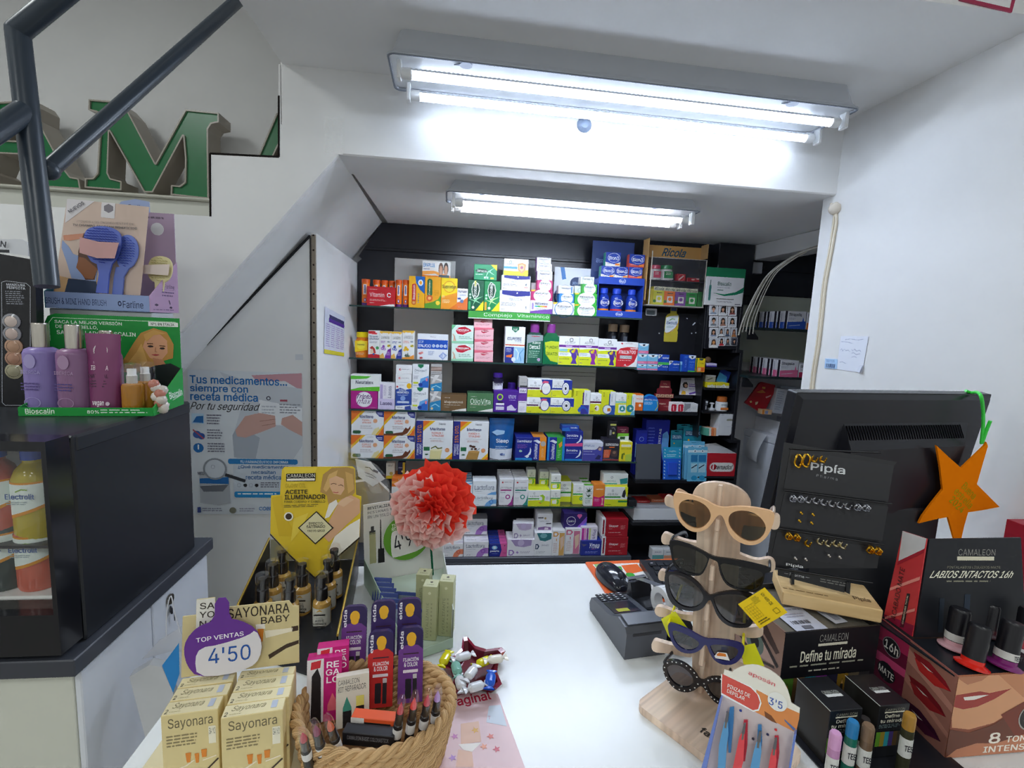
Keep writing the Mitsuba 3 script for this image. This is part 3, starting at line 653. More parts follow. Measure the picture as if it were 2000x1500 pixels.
bx('flat shiny red tin on the upper tier of the acrylic display',(x0_,x1_,z_,z_+.02),[('r',.35,.2,.6,.6,'f0b0a8'),('r',.75,.1,.95,.35,'f6e6e0')],'b81c2c',Y=FY+.02,d=.04,name='sweets_tin',cat='tin',bsdf='gloss')
for i,(xa,xb,c_,n_)in enumerate(((1276,1297,'d4cf3a','yellow'),(1297.3,1318.3,'ee7a2c','orange'),(1318.8,1340,'8a5aa6','purple'),(1340.3,1362,'3aa052','green'))):
 x0_,x1_=[(.961,1.0165),(1.0173,1.0731),(1.0744,1.131),(1.1318,1.1901)][i]
 bx(f'{n_} sweets box in the bottom of the acrylic display',(x0_,x1_,z0+.0005,1.8104+.001*(2-i)),[('r',0,0,1,.22,'f0ecd0'),('t','Ricola',.08,.04,.94,.2,'2a3a2a',1,.1),('r',.28,.5,.8,.86,'f0eee6'),('e',.54,.66,.16,None,c_),('e',.12,.8,.14,None,'4a7a3a'),('f',.3,.32,.8,.42,1,'333',i)],c_,Y=FY+.015,d=.05,name='sweets_box')
bx('dark green sweets box standing edge on at the right in the acrylic display',(1.1953,1.2223,z0+.0005,z0+.075),[],'2a7a3a',Y=FY+.02,d=.045,name='sweets_box')
bx('yellow sweets box standing edge on at the left in the acrylic display',(.9485,.9617,z0+.0005,z0+.078),[],'c8b830',Y=FY+.02,d=.045,name='sweets_box')
# things fixed to the black panel below it
fr,w,h=quadframe([.9581,2.435,1.6695],[1.0172,2.435,1.6696],[.9551,2.435,1.7059])
t=thing('thermometer','small white digital thermometer stuck to the black panel under the acrylic display','thermometer')
g=affinity.scale(Polygon([(0,0),(1,0),(1,1),(0,1)]),w-.012,h-.012,origin=(0,0)).buffer(.006)
part(t,'case',MB().prism(affinity.translate(g,.006,.006),fr,.006,'c9cbd0'),'satin')
part(t,'screen',MB().prism(affinity.translate(affinity.scale(g,.74,.62,origin=(0,0)),w*.15,h*.22),fr,.0015,'5f6a6e',base=.006),'gloss')
fr,w,h=quadframe([1.068,2.437,1.5397],[1.1421,2.437,1.54],[1.0541,2.437,1.7159])
bt=Polygon([(.02,0),(.95,0),(1,.05),(1,.30),(.95,.34),(1,.4),(1,.72),(.92,.80),(.8,.84),(.8,.99),(.34,.99),(.34,.84),(.12,.79),(.04,.72),(0,.4),(.04,.34),(0,.28)])
mb=MB().prism(affinity.scale(bt,w,h,origin=(0,0)),fr,.002,'c9b83c')
Art(mb,fr.at(0,0,.002),w,h).run([('r',.36,.01,.78,.1,'2c3f66'),('p',[(.05,.3),(.4,.24),(.96,.22),(.94,.5),(.6,.68),(.2,.76),(.03,.7)],'dfe6ec'),('l',[(.06,.76),(.4,.72),(.8,.58),(.98,.42)],.05,'c8923a'),('t','Electrolit',.12,.4,.9,.49,'2a4a8a',1),('l',[(.3,.38),(.5,.32),(.7,.34)],.05,'6a9a3a'),('f',.14,.54,.7,.6,2,'8aa',2)])
solo('bottle_cutout','flat cardboard cutout of a yellow drink bottle on the black panel','cutout',mb)
for i,p in enumerate(([1.1872,2.438,1.6642],[1.0426,2.438,1.5812],[1.2197,2.438,1.5886],[1.242,2.438,1.5922])):
 solo('pin','pale pin head stuck in the black panel around the bottle cutout','pin',MB().ball(p,.0035,'b9bcc4',6),'satin','pins in the black panel')
mb=MB().tube([[1.2208,2.437,1.6313],[1.232,2.434,1.6451]],.003,'d8dae0',6);solo('clip','short silver clip slanting on the black panel right of the bottle cutout','clip',mb,'satin')
# white cosmetics box on the cupboard, and passport photos on its door
zc=1.7455
x0,x1,_,_=(1.2177,1.4154,1.7365,1.8724)
bx('white box with a green swoosh and green lid edge above the passport photos',(x0,x1,1.7328,1.8727),[('t','Bioscalin',.3,.16,.66,.3,'3a5a52',1),('f',.3,.36,.68,.4,1,'99a',3),('r',.3,.44,.46,.48,'7a8a88'),('p',[(.17,.56),(.5,.6),(.8,.5),(1,.32),(1,.5),(.8,.6),(.5,.66)],'1c7a5a'),('rr',.08,.3,.14,.84,.02,'3f7a70'),('r',.1,.12,.12,.3,'5a6a6a'),('r',.3,.75,.76,.78,'777'),('f',.3,.84,.76,.91,2,'9a9aa0',4),('r',.8,.92,.95,.95,'667')],'dcdcde',Y=2.328,d=.009)
bx('green card box standing behind the white box with the green swoosh',(1.2161,1.4264,1.7456,1.919),[('r',0,0,1,.62,'1d7a52'),('r',0,.62,1,.72,'c8ccce')],'d8dade',Y=2.342,d=.12,top='1d7a52')
HAIR=['3a3230','2c2622','4a3428','26221f','3f3029','2f2823','2b2522','332622','2a2626','6a4030','5a4030','241c1a','262020','1c1a1c']
SHIRT=['8a9ab0','d8dade','8a4a4a','7a828a','a87a6a','c8ccd4','8a96b0','e6e8ea','4a5870','b8784a','e8e6e2','b03038','4a4a50','2a2a30']
PX=[[[[1.25,2.336,1.6819],[1.2977,2.336,1.6841],[1.2446,2.336,1.7365]],[[1.3005,2.336,1.6832],[1.3467,2.336,1.6854],[1.2949,2.336,1.7374]],[[1.3496,2.336,1.684],[1.3971,2.336,1.6861],[1.3438,2.336,1.7382]],[[1.2558,2.336,1.6245],[1.3036,2.336,1.6266],[1.2503,2.336,1.6794]],[[1.3064,2.336,1.6257],[1.3528,2.336,1.6277],[1.3008,2.336,1.6802]],[[1.3557,2.336,1.6263],[1.4028,2.336,1.6283],[1.3498,2.336,1.6814]],[[1.2611,2.336,1.5714],[1.308,2.336,1.5733],[1.2561,2.336,1.6215]],[[1.3095,2.336,1.5795],[1.3412,2.336,1.5808],[1.3049,2.336,1.6246]],[[1.3436,2.336,1.5794],[1.3743,2.336,1.5807],[1.3388,2.336,1.6245]],[[1.3773,2.336,1.5787],[1.4103,2.336,1.5801],[1.3724,2.336,1.6244]],[[1.2657,2.336,1.5204],[1.3143,2.336,1.5223],[1.2607,2.336,1.5703]],[[1.3151,2.336,1.5312],[1.348,2.336,1.5324],[1.3104,2.336,1.576]],[[1.3494,2.336,1.5346],[1.3807,2.336,1.5358],[1.3449,2.336,1.5774]],[[1.3835,2.336,1.5354],[1.4166,2.336,1.5367],[1.3792,2.336,1.5757]]]]
for i,(bl_,br_,tl_)in enumerate(PX[0]):
 fr,w,h=quadframe(bl_,br_,tl_)
 mb=MB().fbox(fr,w,h,.0006,'e6e6ea')
 m_=.12 if i<7 else .03
 long_=i not in(0,3)
 a=Art(mb,fr,w,h)
 a.r(m_,m_,1-m_,1-m_,'c9ccd2' if i!=13 else '4a4a58')
 if i==1:
  a.r(.62,.12,.86,.8,'2a2624')
 hw=.22
 a.e(.5,.36,hw,.22,HAIR[i])
 if long_:
  a.p([(.5-hw,.36),(.5+hw,.36),(.5+hw+.06,.72),(.5-hw-.06,.72)],HAIR[i])
 a.p([(m_+.04,1-m_),(.2,.76),(.4,.68),(.6,.68),(.8,.76),(1-m_-.04,1-m_)],SHIRT[i])
 a.r(.43,.5,.57,.72,'c08a70')
 a.e(.5,.43,.15,.17,'d2a084' if i!=10 else 'e0a060')
 a.p([(.34,.4),(.38,.24),(.5,.2),(.62,.24),(.66,.4),(.5,.3)],HAIR[i])
 a.e(.44,.42,.02,.012,'3a2a24',6);a.e(.56,.42,.02,.012,'3a2a24',6);a.r(.45,.52,.55,.535,'a85a54')
 row,pos=(i//3,i%3)if i<6 else((2,i-6)if i<10 else(3,i-10))
 nth=('first','second','third','fourth')
 solo('passport_photo',f'{nth[pos]} passport photo in the {("top", "second", "third", "bottom")[row]} row on the black cupboard door','photo',mb,'satin','passport photos on the cupboard door')
# ---- second shelf
t=thing('gummy_jar','yellow lidded jar with a yellow sun label at the left end of the second shelf','jar')
q=(-.4767,-.4148,1.4085,1.5257)
r=(q[1]-q[0])/2;o=vec((q[0]+q[1])/2,FY+.012+r,q[2]);h=q[3]-q[2]
mb=MB().lathe([(0,0),(r*.97,0),(r,.004),(r,h*.68),(r*.8,h*.74),(r*.78,h*.80)],'e8821c',o,n=20)
Art(mb,Fr((o[0]-r,o[1]-r-.0006,o[2])),2*r,h).run([('p',[(.04,.34),(.96,.34),(.96,.7),(.04,.8)],'f6cf1c'),('e',.5,.5,.34,None,'fbe63a'),('t','Supradyn',.2,.45,.8,.54,'4a3424',1),('f',.15,.82,.8,.92,2,'f6d8a0',2)])
part(t,'body',mb,'satin')
part(t,'lid',MB().lathe([(r*.86,h*.80),(r*.88,h*.81),(r*.88,h*.985),(r*.8,h),(0,h)],'f5d800',o,n=20),'satin')
bx('white children syrup box with a red bird and red base, second shelf',(-.4119,-.3593,1.4085,1.5368),[('rr',.02,.02,.62,.12,.05,'c8242c'),('rr',.3,.08,.78,.14,.04,'d84a50'),('t','imuno',.1,.17,.86,.25,'2a2f6e',1),('t','glukan',.1,.26,.92,.35,'2a2f6e',1),('f',.1,.4,.9,.48,2,'99a',2),('p',[(.12,.64),(.35,.56),(.6,.66),(.68,.82),(.4,.84),(.45,.72)],'b83a34'),('p',[(.2,.72),(.4,.66),(.5,.82),(.2,.84)],'e0c8a8'),('e',.8,.63,.14,.06,'4a9a5a'),('p',[(0,.88),(.5,.84),(1,.88),(1,1),(0,1)],'c4202c'),('e',.48,.86,.08,None,'3a6ab0')],d=.04)
def zar(c,c2,k):
 a=[('p',[(0,0),(1,0),(1,.05),(.86,.07),(.8,.12),(.72,.06),(.4,.07),(.3,.05),(.15,.1),(.08,.06),(0,.07)],'e9b83c'),('t','ZARBEES',.12,.18,.88,.28,'4a4440'),('f',.1,.36,.6,.46,2,c,k),('r',.68,.36,.92,.41,'8a90a0')]
 if k<3:
  a+=[('p',[(.45,1),(.52,.86),(.62,.8),(.72,.68),(1,.62),(1,1)],c),('e',.34,.56,.12,None,c2),('e',.22,.64,.12,None,c2),('e',.42,.66,.12,None,c2),('e',.22,.64,.06,None,'f0eef0'),('e',.42,.66,.06,None,'f0eef0'),('p',[(0,1),(0,.9),(.3,.8),(.45,1)],'e8b45a'),('f',.6,.76,.95,.9,3,'d8c8e8',k)]
 else:
  a+=[('e',.3,.6,.12,None,'e8b82a'),('e',.44,.66,.12,None,'e8b82a'),('e',.2,.68,.12,None,'eec84a'),('p',[(.2,.88),(.35,.8),(.4,.88),(.48,.76),(.56,.88),(.7,.84),(.6,.92),(.3,.93)],'4a5a4a'),('p',[(0,.95),(.6,.92),(1,.84),(1,1),(0,1)],'ee9a3a')]
 return a+[('e',.82,.53,.15,.045,'e8cf3a'),('l',[(.7,.56),(.94,.5)],.05,'3a3430')]
bx('white syrup box with a purple corner and honey drip top, second shelf',(-.3586,-.3078,1.4085,1.5354),zar('7a2a9a','8a4aae',1),d=.04)
bx('white syrup box with a navy corner and honey drip top, second shelf',(-.3068,-.2567,1.4085,1.5352),zar('2a3a96','3a50a8',2),d=.04)
bx('white syrup box with honey drops and an orange base, second shelf',(-.2553,-.1998,1.4085,1.5423),zar('c86a4a','e8b82a',3),d=.04,top='f0c030')
bx('wide white box with a royal blue band and four round icons, second shelf',(-.1853,-.0411,1.4085,1.5314),[('t','Thiomucase',.4,.07,.6,.13,'99a'),('r',.01,.22,.99,.58,'1f50b4'),('t','STOP',.04,.26,.2,.36,'b8ccee',1),('t','ENJOO',.04,.4,.44,.52,'f0f4fa',1)]+[('e',.53+.126*k,.45,.052,None,'dfe6f2')for k in range(4)]+[('e',.53+.126*k,.45,.034,None,'9ab4de')for k in range(4)]+[('f',.36,.66,.56,.84,3,'8a9ac0',4),('p',[(.84,.68),(.98,.8),(.84,.98),(.7,.84)],'9aaad4'),('p',[(.84,.74),(.92,.82),(.84,.92),(.76,.84)],'d8def0'),('r',.8,.76,.83,.9,'9aaad4'),('e',.1,.76,.055,.04,'d0706e'),('e',.15,.73,.05,.04,'d88a86'),('e',.13,.93,.055,.04,'b04a4a')],'e9ecf2',d=.04)
ven=[('p',[(.16,.3),(.3,.12),(.6,.06),(.86,.2),(.96,.32),(.8,.38),(.5,.56),(.24,.5)],'f6e8e8'),('p',[(.18,.31),(.32,.14),(.6,.08),(.84,.22),(.9,.32),(.78,.36),(.5,.53),(.26,.48)],'c01f36'),('t','Venoruton',.22,.2,.78,.32,'fff',1),('f',.3,.35,.68,.4,1,'f0c8cc',2),('f',.34,.62,.95,.8,2,'8aa89a',3),('l',[(.06,.5),(.14,.66),(.1,.95)],.06,'d8b8a0'),('l',[(.12,.6),(.2,.95)],.05,'caa890'),('p',[(0,.9),(1,.84),(1,1),(0,1)],'9ad4b0')]
bx('lower of two pale green boxes with a red leaf shaped mark, second shelf',(-.0247,.0802,1.4085,1.493),ven,'d9efe2',d=.05)
bx('upper of two pale green boxes with a red leaf shaped mark, second shelf',(-.0259,.0784,1.4935,1.5797),ven+[('p',[(0,0),(.2,0),(0,.3)],'6ac08a')],'d9efe2',d=.05)
vp=[('p',[(.34,.24),(.5,.14),(.66,.16),(.76,.26),(.64,.34),(.48,.44),(.36,.36)],'b8304a'),('t','Venoruton',.37,.2,.7,.3,'fbe8ea',1),('f',.1,.58,.95,.76,2,'c88a92',2),('p',[(0,0),(1,0),(1,.06),(0,.22)],'e06a7e'),('r',0,.92,1,1,'e88a98')]
zz=[[.0853,.1757,1.4085,1.4619],[.0839,.1741,1.4619,1.5135],[.0828,.1739,1.5135,1.5696],[.0791,.167,1.5695,1.6155]]
for i,q in enumerate(zz):
 bx(('lowest','second from the bottom','third from the bottom','topmost')[i]+' of four pink boxes stacked right of the pale green boxes',q,vp,'f2bcc4',d=.05,Y=FY+(.01 if i==3 else 0))
bx('tall white box with a green tab, navy block and blue water drawing, second shelf',(.2304,.3276,1.4085,1.5833),[('p',[(.32,0),(.68,0),(.68,.08),(.5,.16),(.32,.08)],'1d6a4e'),('t','ESI',.4,.05,.6,.11,'dfeee6',1),('t','DIURERBE',.12,.29,.82,.37,'3a4668',1),('t','FORTE',.52,.38,.82,.42,'5a6a8a'),('r',.02,.49,1,.52,'cc5a3c'),('r',.02,.56,.46,1,'2a3486'),('f',.08,.6,.36,.72,3,'c8d0ec',2),('p',[(.08,.8),(.4,.76),(.36,.86),(.08,.84)],'e8743a'),('p',[(.46,.56),(1,.56),(1,1),(.5,1)],'9ac4e2'),('l',[(.55,.6),(.7,.72),(.65,.9)],.06,'d6e8f4'),('l',[(.95,.6),(.75,.75),(.85,.95)],.05,'6aa0cc'),('e',.46,.9,.11,None,'e4ecf4')],'eeeff0',d=.055,side='d6d8da')
def flask(label,rect,body,front,arts,Y):
 x0,x1,z0,z1=rect;w,h=x1-x0,z1-z0
 t=thing('flask',label,'bottle')
 g=Polygon([(0,0),(w,0),(w,h*.66),(w*.78,h*.78),(w*.22,h*.78),(0,h*.66)]).buffer(-.002).buffer(.002)
 fr=Fr((x0,Y+.04,z0))
 mb=MB().prism(g,fr,.04,body)
 Art(mb,fr.at(0,0,.04),w,h).run(arts)
 part(t,'body',mb,'gloss')
 o=vec((x0+x1)/2,Y+.02,z0);r=w*.27
 part(t,'cap',MB().lathe([(r,h*.78),(r*1.0,h*.97),(r*.9,h),(0,h)],'8a3a8e',o,n=16),'satin')
flask('flat bottle with a purple cap and a grey and green label, second shelf',(.3373,.4191,1.4085,1.6024),'2a4a44',0,[('r',.02,.28,.98,.99,'9aa4a8'),('p',[(.08,.5),(.5,.44),(.98,.42),(.98,.99),(.08,.99)],'2f6652'),('t','DRAINAFORM',.36,.45,.84,.51,'dfe8e0',1),('t','Detox3',.2,.53,.84,.64,'eef2ea',1),('f',.16,.68,.84,.88,4,'9ac0ac',3),('e',.78,.9,.1,None,'b8a0c0'),('f',.3,.31,.8,.35,1,'c8304a',1)],FY+.012)
flask('flat green bottle with a purple cap and a lime second unit free label',(.4205,.4978,1.4085,1.6035),'1d6e46',0,[('p',[(.08,.46),(.5,.42),(1,.43),(.98,.96),(.5,.92),(.18,.76)],'c8d63a'),('t','2ª UNIDAD',.12,.54,.96,.61,'3a5a2a',1),('t','GRATIS',.2,.7,.94,.78,'3a5a2a',1)],FY+.008)
def torso(c):
 return[('r',0,.3,1,.38,'6a2f8e'),('r',.34,.32,.66,.36,'d8c0e8'),sprout(.6,.12,.1,'8a8a90'),('t','AQUILEA',.27,.17,.8,.26,'55555c'),('p',[(0,.45),(1,.4),(1,1),(0,1)],'d9df2a'),('r',0,.56,.62,.7,'e9ecee'),('f',.05,.58,.5,.68,3,'9aa',2),('f',.04,.78,.6,.84,1,'8a9a3a',3),('f',.04,.91,.22,.95,1,'6a2f8e',4),('p',[(.62,.58),(.86,.56),(.9,.7),(.84,.82),(.92,.96),(.62,.96),(.7,.8),(.64,.7)],c),('l',[(.64,.6),(.55,.5),(.72,.44)],.06,c),('e',.84,.5,.1,.07,c),('l',[(.88,.5),(.96,.66)],.07,c),('p',[(.72,.47),(.8,.44),(.82,.5),(.76,.55),(.7,.56)],'e8a83a')]
for i,(q,c_)in enumerate((((.497,.5981,1.4085,1.5477),'5a3a9a'),((.5996,.6926,1.4085,1.5493),'8a2f9a'),((.6943,.7881,1.4085,1.5431),'4a2a86'))):
 bx(('left','middle','right')[i]+' of three white and yellow boxes with a purple slim figure, second shelf',q,torso(c_)+([('rr',.03,.44,.42,.53,.03,'8ac4c8')]if i==0 else[]),'edeeee',d=.05)
bx('white and red box with a big 700 right of the slim figure boxes, second shelf',(.7862,.8981,1.4085,1.532),[('e',.25,.07,.04,None,'c8303a'),('f',.32,.05,.8,.09,1,'b88',2),('p',[(.02,.4),(.2,.26),(.5,.2),(1,.22),(.98,.5),(.86,.8),(.6,.97),(.02,.97)],'cc2a34'),('p',[(.0,1),(0,.9),(.6,1)],'cc2a34'),('t','XTRASLIM',.12,.34,.58,.48,'f6eeee',1),('t','700',.6,.33,.9,.47,'f6eeee',1),('r',.18,.54,.74,.68,'a8a4a8'),('r',.2,.57,.72,.59,'e8e6e8'),('r',.2,.63,.72,.65,'e8e6e8'),('f',.1,.73,.8,.78,1,'f0b8b8',3),('p',[(.38,.95),(.45,.88),(.52,.95)],'f4dede'),('r',.64,.24,.98,.28,'f4e8e8')],'efeff0',d=.05)
for i,q in enumerate(((.7842,.8321,1.4085,1.6218),(.8461,.8957,1.4085,1.6206))):
 r=(q[1]-q[0])/2;o=vec((q[0]+q[1])/2,FY+.12+r,q[2]);h=q[3]-q[2]
 t=thing('dark_bottle',('left','right')[i]+' of two dark bottles with tan caps at the back of the second shelf','bottle')
 mb=MB().lathe([(0,0),(r*.9,0),(r*.9,h*.72),(r*.7,h*.80)],'24262e',o,n=16)
 Art(mb,Fr((o[0]-r,o[1]-r*.9-.001,o[2])),2*r,h).run([('r',.3,.3,.7,.6,'565c66')])
 part(t,'body',mb,'gloss');part(t,'cap',MB().lathe([(r*.96,h*.8),(r,h*.82),(r,h*.98),(0,h)],'a58a6e',o,n=16),'satin')
# right bay: small cold remedy boxes
sh=[('p',[(0,0),(1,0),(.85,.2),(.5,.32),(.15,.2)],'e6ecf2'),('p',[(.38,.06),(.64,.06),(.62,.18),(.51,.26),(.4,.18)],'22303e')]
pk=sh+[('f',.2,.42,.7,.5,1,'5a8ab0',2),('r',0,.66,1,.92,'d8709a'),('t','inhalador',.1,.7,.7,.84,'f2c8da')]
vb=[('p',[(0,0),(.4,0),(.1,.36),(0,.4)],'e6ecf2'),('p',[(.06,.06),(.26,.06),(.16,.26)],'22303e'),('t','VapoRub',.36,.22,.96,.42,'e6ecf6',1)]
C_='7ab8da'
Q=[[.9006,.9511,1.3945,1.4229],[.9526,1.0074,1.3945,1.4235],[1.0089,1.0626,1.3945,1.4252],[.8987,.9492,1.423,1.4742],[.9506,1.0053,1.4238,1.4754],[1.0067,1.0644,1.4253,1.4757],[.8999,.9528,1.4744,1.5279]]
nm=['pale blue box with a pink band, bottom left of the small stack','pale blue box with a pink band, bottom middle of the small stack','dark blue box at the bottom right of the small stack in the right bay','pale blue box with a pink band, middle row left of the small stack','pale blue box with a pink band, middle row centre of the small stack','dark blue box with a green foot, middle row right of the small stack','single pale blue box with a pink band on top of the small stack']
for i,q in enumerate(Q):
 bx(nm[i],q,(vb+([('r',0,.74,1,1,'4ab05a')]if i==5 else[]))if i in(2,5)else pk,'1f48ae' if i in(2,5)else C_,d=.045)
bx('broad royal blue box right of the small pale blue boxes, right bay',(1.0659,1.1212,1.3945,1.4469),vb+[('f',.4,.6,.9,.66,1,'a8bce8',1)],'1a4ab4',d=.04)
q=(1.1289,1.1466,1.3945,1.445);r=(q[1]-q[0])/2;o=vec((q[0]+q[1])/2,FY+.01+r,q[2]);h=q[3]-q[2]
t=thing('nasal_stick','slim blue inhaler stick between two royal blue boxes, right bay','stick')
part(t,'body',MB().lathe([(0,0),(r,0),(r,h*.66)],'2f7ac8',o,n=12),'satin');part(t,'cap',MB().lathe([(r*.8,h*.66),(r*.8,h*.97),(0,h)],'8ac0e4',o,n=12),'satin')
bx('narrow royal blue box standing edge on, right bay of the second shelf',(1.141,1.166,1.3945,1.4801),[('r',.2,.06,.8,.2,'2f66c8'),('f',.3,.3,.7,.8,6,'6a90dc',1)],'1a46b0',d=.045)
bx('upright royal blue box with a white shield corner and green foot, right bay',(1.167,1.2043,1.3945,1.4787),[('p',[(.0,0),(1,0),(1,.14),(.5,.24),(0,.14)],'e0e8f2'),('p',[(.3,.05),(.7,.05),(.5,.2)],'22303e'),('r',.1,.36,.9,.44,'4a7ad8'),('r',0,.92,1,1,'4ab05a'),('f',.2,.55,.8,.8,3,'5a86dc',3)],'1c52c0',d=.045)
bx('yellow box with an orange square at the right end of the right bay row',(1.2078,1.257,1.3945,1.4648),[('p',[(.3,0),(.78,0),(.7,.14),(.4,.14)],'3a4a44'),('t','Propolis',.28,.3,.82,.4,'6a5a1a'),('r',.04,.62,1,.98,'e8842a'),('r',.26,.68,.56,.92,'f0c890'),('r',.62,.68,.9,.92,'d8642a'),('r',0,0,.12,1,'3a6a3a')],'e8cc1f',d=.04)
# ---- third shelf
bx('magenta box with a big white disc at the left end of the third shelf',(-.4901,-.3672,1.1645,1.2504),[('e',.5,.48,.3,.43,'ecdcea',28),('e',.52,.46,.28,.4,'f4f2f4',28),('t','Tripto',.2,.18,.78,.5,'5a2a6a',1,.15),('t','max',.26,.5,.74,.72,'6a4a70',0,.15),('f',.72,.91,.96,.95,1,'e8b0d8',1)],'b31c86',d=.06)
bx('white and green box lying on the magenta box with the white disc',(-.4903,-.3574,1.251,1.3274),[('p',[(0,.08),(.7,.08),(.56,.24),(0,.3)],'5cc03a'),('t','Neuralex',.17,.36,.78,.58,'2a2c48',1),('f',.46,.62,.74,.65,1,'99a',1),('p',[(0,.94),(.3,.8),(.6,.76),(1,.72),(1,1),(0,1)],'62c42e'),('f',.46,.88,.76,.91,1,'c8ecb0',2)],'eef2ee',d=.055)
bx('white box with a pale lilac lower band, third shelf',(-.3639,-.2864,1.1645,1.2914),[('r',0,.6,1,1,'d8cdec'),('r',.12,.06,.28,.6,'b9a9d6'),('f',.34,.1,.5,.5,7,'aaa0c0',2),('t','Lasea',.58,.12,.8,.56,'4a4470',0,0,1),('t','Lasea',.14,.7,.84,.84,'3a3460',1)],'ebe8f0',d=.05)
fm=lambda:[('e',.1,.16,.06,None,'c8303a'),('e',.84,.12,.15,.1,'ecb920'),('p',[(0,.26),(.3,.2),(.6,.26),(1,.22),(1,.82),(0,.86)],'2a4aa0'),('t','FORTE',.22,.25,.66,.31,'eef2f8',1),('t','MEMOREX',.08,.32,.84,.4,'eef2f8',1),('f',.12,.44,.86,.5,2,'a8bce4',2),('e',.46,.58,.16,.09,'8aa8e0'),('r',.1,.68,.86,.76,'c8d4ec'),('p',[(.6,.88),(.95,.84),(1,1),(.6,1)],'3a50a0'),('f',.1,.9,.5,.94,1,'668',2),('f',.24,.1,.6,.13,1,'a88',4)]
bx('white and blue box with a yellow disc, third shelf below two plain white boxes',(-.2828,-.2081,1.1645,1.2963),fm(),'eef0f4',d=.05)
wb=[('e',.26,.5,.07,None,'c8303a'),('e',.28,.5,.04,None,'f0f0f0'),('f',.36,.46,.84,.56,1,'9a9aa2',1)]
bx('lower plain white box on the white and blue box with a yellow disc',(-.2836,-.2092,1.2968,1.3366),wb,'f0f0f0',d=.05)
bx('upper plain white box on the white and blue box with a yellow disc',(-.2823,-.2071,1.3369,1.3796),wb,'f0f0f0',d=.05)
om=[('p',[(.32,0),(.68,0),(.66,.1),(.5,.18),(.34,.1)],'1f7a52'),('t','Omega3',.12,.22,.86,.34,'33405c'),('f',.1,.37,.4,.4,1,'667',1),('p',[(.5,.62),(1,.48),(1,1),(.4,1)],'6aa6e0'),('p',[(.6,.74),(1,.6),(1,1),(.5,1)],'2f6ac4'),('f',.08,.5,.4,.66,4,'99a',3),('r',.06,.76,.36,.84,'c8d23a'),('e',.5,.88,.13,.08,'24409a'),('rr',.82,.58,.94,.72,.04,'e88aa0'),('f',.06,.9,.36,.95,1,'889',5)]
bx('lower of two white and blue fish oil boxes with a green tab, third shelf',(-.2069,-.1294,1.1645,1.274),om,'eceff2',d=.05)
bx('upper of two white and blue fish oil boxes with a green tab, third shelf',(-.2053,-.1283,1.2746,1.386),om,'eceff2',d=.05)
sv=[('p',[(0,.6),(1,.45),(1,1),(0,1)],'2f86b8'),('l',[(.1,.8),(.5,.66),(.9,.8)],.08,'9ad0e8'),('e',.2,.9,.12,None,'e0c8a0'),('p',[(0,.1),(1,.3),(1,.4),(0,.2)],'e2e0de'),('p',[(.4,.0),(.8,0),(.3,.5),(.1,.5)],'dcdad8')]
bx('lower of two silver foil boxes with a blue wave, third shelf',(-.1206,-.0682,1.1645,1.2588),sv,'a9a7a6',d=.05,bsdf='satin')
bx('upper of two silver foil boxes with a blue wave, third shelf',(-.1202,-.0656,1.2594,1.3381),sv,'b0aeac',d=.05,bsdf='satin')
bx('plain silver and brown foil box on top of the two silver foil boxes',(-.1193,-.0673,1.3387,1.3898),[('r',0,.26,1,.66,'8a766c'),('p',[(0,.4),(1,.3),(1,.5),(0,.6)],'b09a90'),('r',0,.8,1,.86,'88868a')],'b4b2b0',d=.05,bsdf='satin')
oil=lambda s_:[('f',.14,.18,.36,.23,1,'e8e4dc',1),('f',.12,.62,.86,.68,1,'d8d2c4',2),('f',.12,.76,.36,.8,1,'d8d2c4',3),('p',[(.4,1),(.7,.9),(1,.82),(1,1)],'eceae4')]
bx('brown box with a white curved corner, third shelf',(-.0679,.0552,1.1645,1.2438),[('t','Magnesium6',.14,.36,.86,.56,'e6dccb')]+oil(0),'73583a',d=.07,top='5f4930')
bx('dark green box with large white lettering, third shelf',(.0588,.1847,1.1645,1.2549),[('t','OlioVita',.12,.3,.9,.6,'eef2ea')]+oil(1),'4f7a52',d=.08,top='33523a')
bx('purple twin pack box with a lime burst right of the dark green box',(.187,.3067,1.1645,1.2711),[('e',.26,.3,.13,.16,'a8d84a',12),('e',.26,.3,.08,.1,'5a2a8a'),('r',.1,.58,.44,.68,'e8e4f0'),('r',.1,.74,.44,.9,'d6d0e6'),('r',.16,.5,.38,.58,'28204a'),('t','VITADYE',.6,.2,.92,.36,'d6c8f0',1),('f',.64,.42,.9,.48,1,'c0a8e8',1),('p',[(.56,.74),(.74,.64),(.9,.84),(.96,.8),(.92,.92),(.56,.92)],'d8d0ea')],'4d2490',d=.07)
def jar2(label,rect,Y,body,lab,cap,arts):
 x0,x1,z0,z1=rect;r=(x1-x0)/2;o=vec((x0+x1)/2,Y+r,z0);h=z1-z0
 t=thing('pill_jar',label,'jar')
 mb=MB().lathe([(0,0),(r,0),(r,h*.62),(r*.72,h*.7),(r*.7,h*.74)],body,o,n=18)
 n=9
 a=np.radians(np.linspace(-62,62,n))
 mb.grid(np.array([[o+vec(r*1.01*math.sin(k),-r*1.01*math.cos(k),h*q)for k in a]for q in(.05,.5)]),lab)
 Art(mb,Fr((o[0]-r,o[1]-r-.002,o[2])),2*r,h).run(arts)
 part(t,'body',mb,'gloss');part(t,'cap',MB().lathe([(r*.74,h*.74),(r*.84,h*.75),(r*.84,h*.97),(r*.7,h),(0,h)],cap,o,n=18),'satin')
jar2('dark jar with a purple lid standing on the purple twin pack box',(.1797,.2352,1.2684,1.352),FY+.02,'1b1730','e6e4ee','3d2080',[('t','VITADYE',.2,.58,.8,.7,'2a2050',1),('r',.1,.48,.9,.56,'1d1838')])
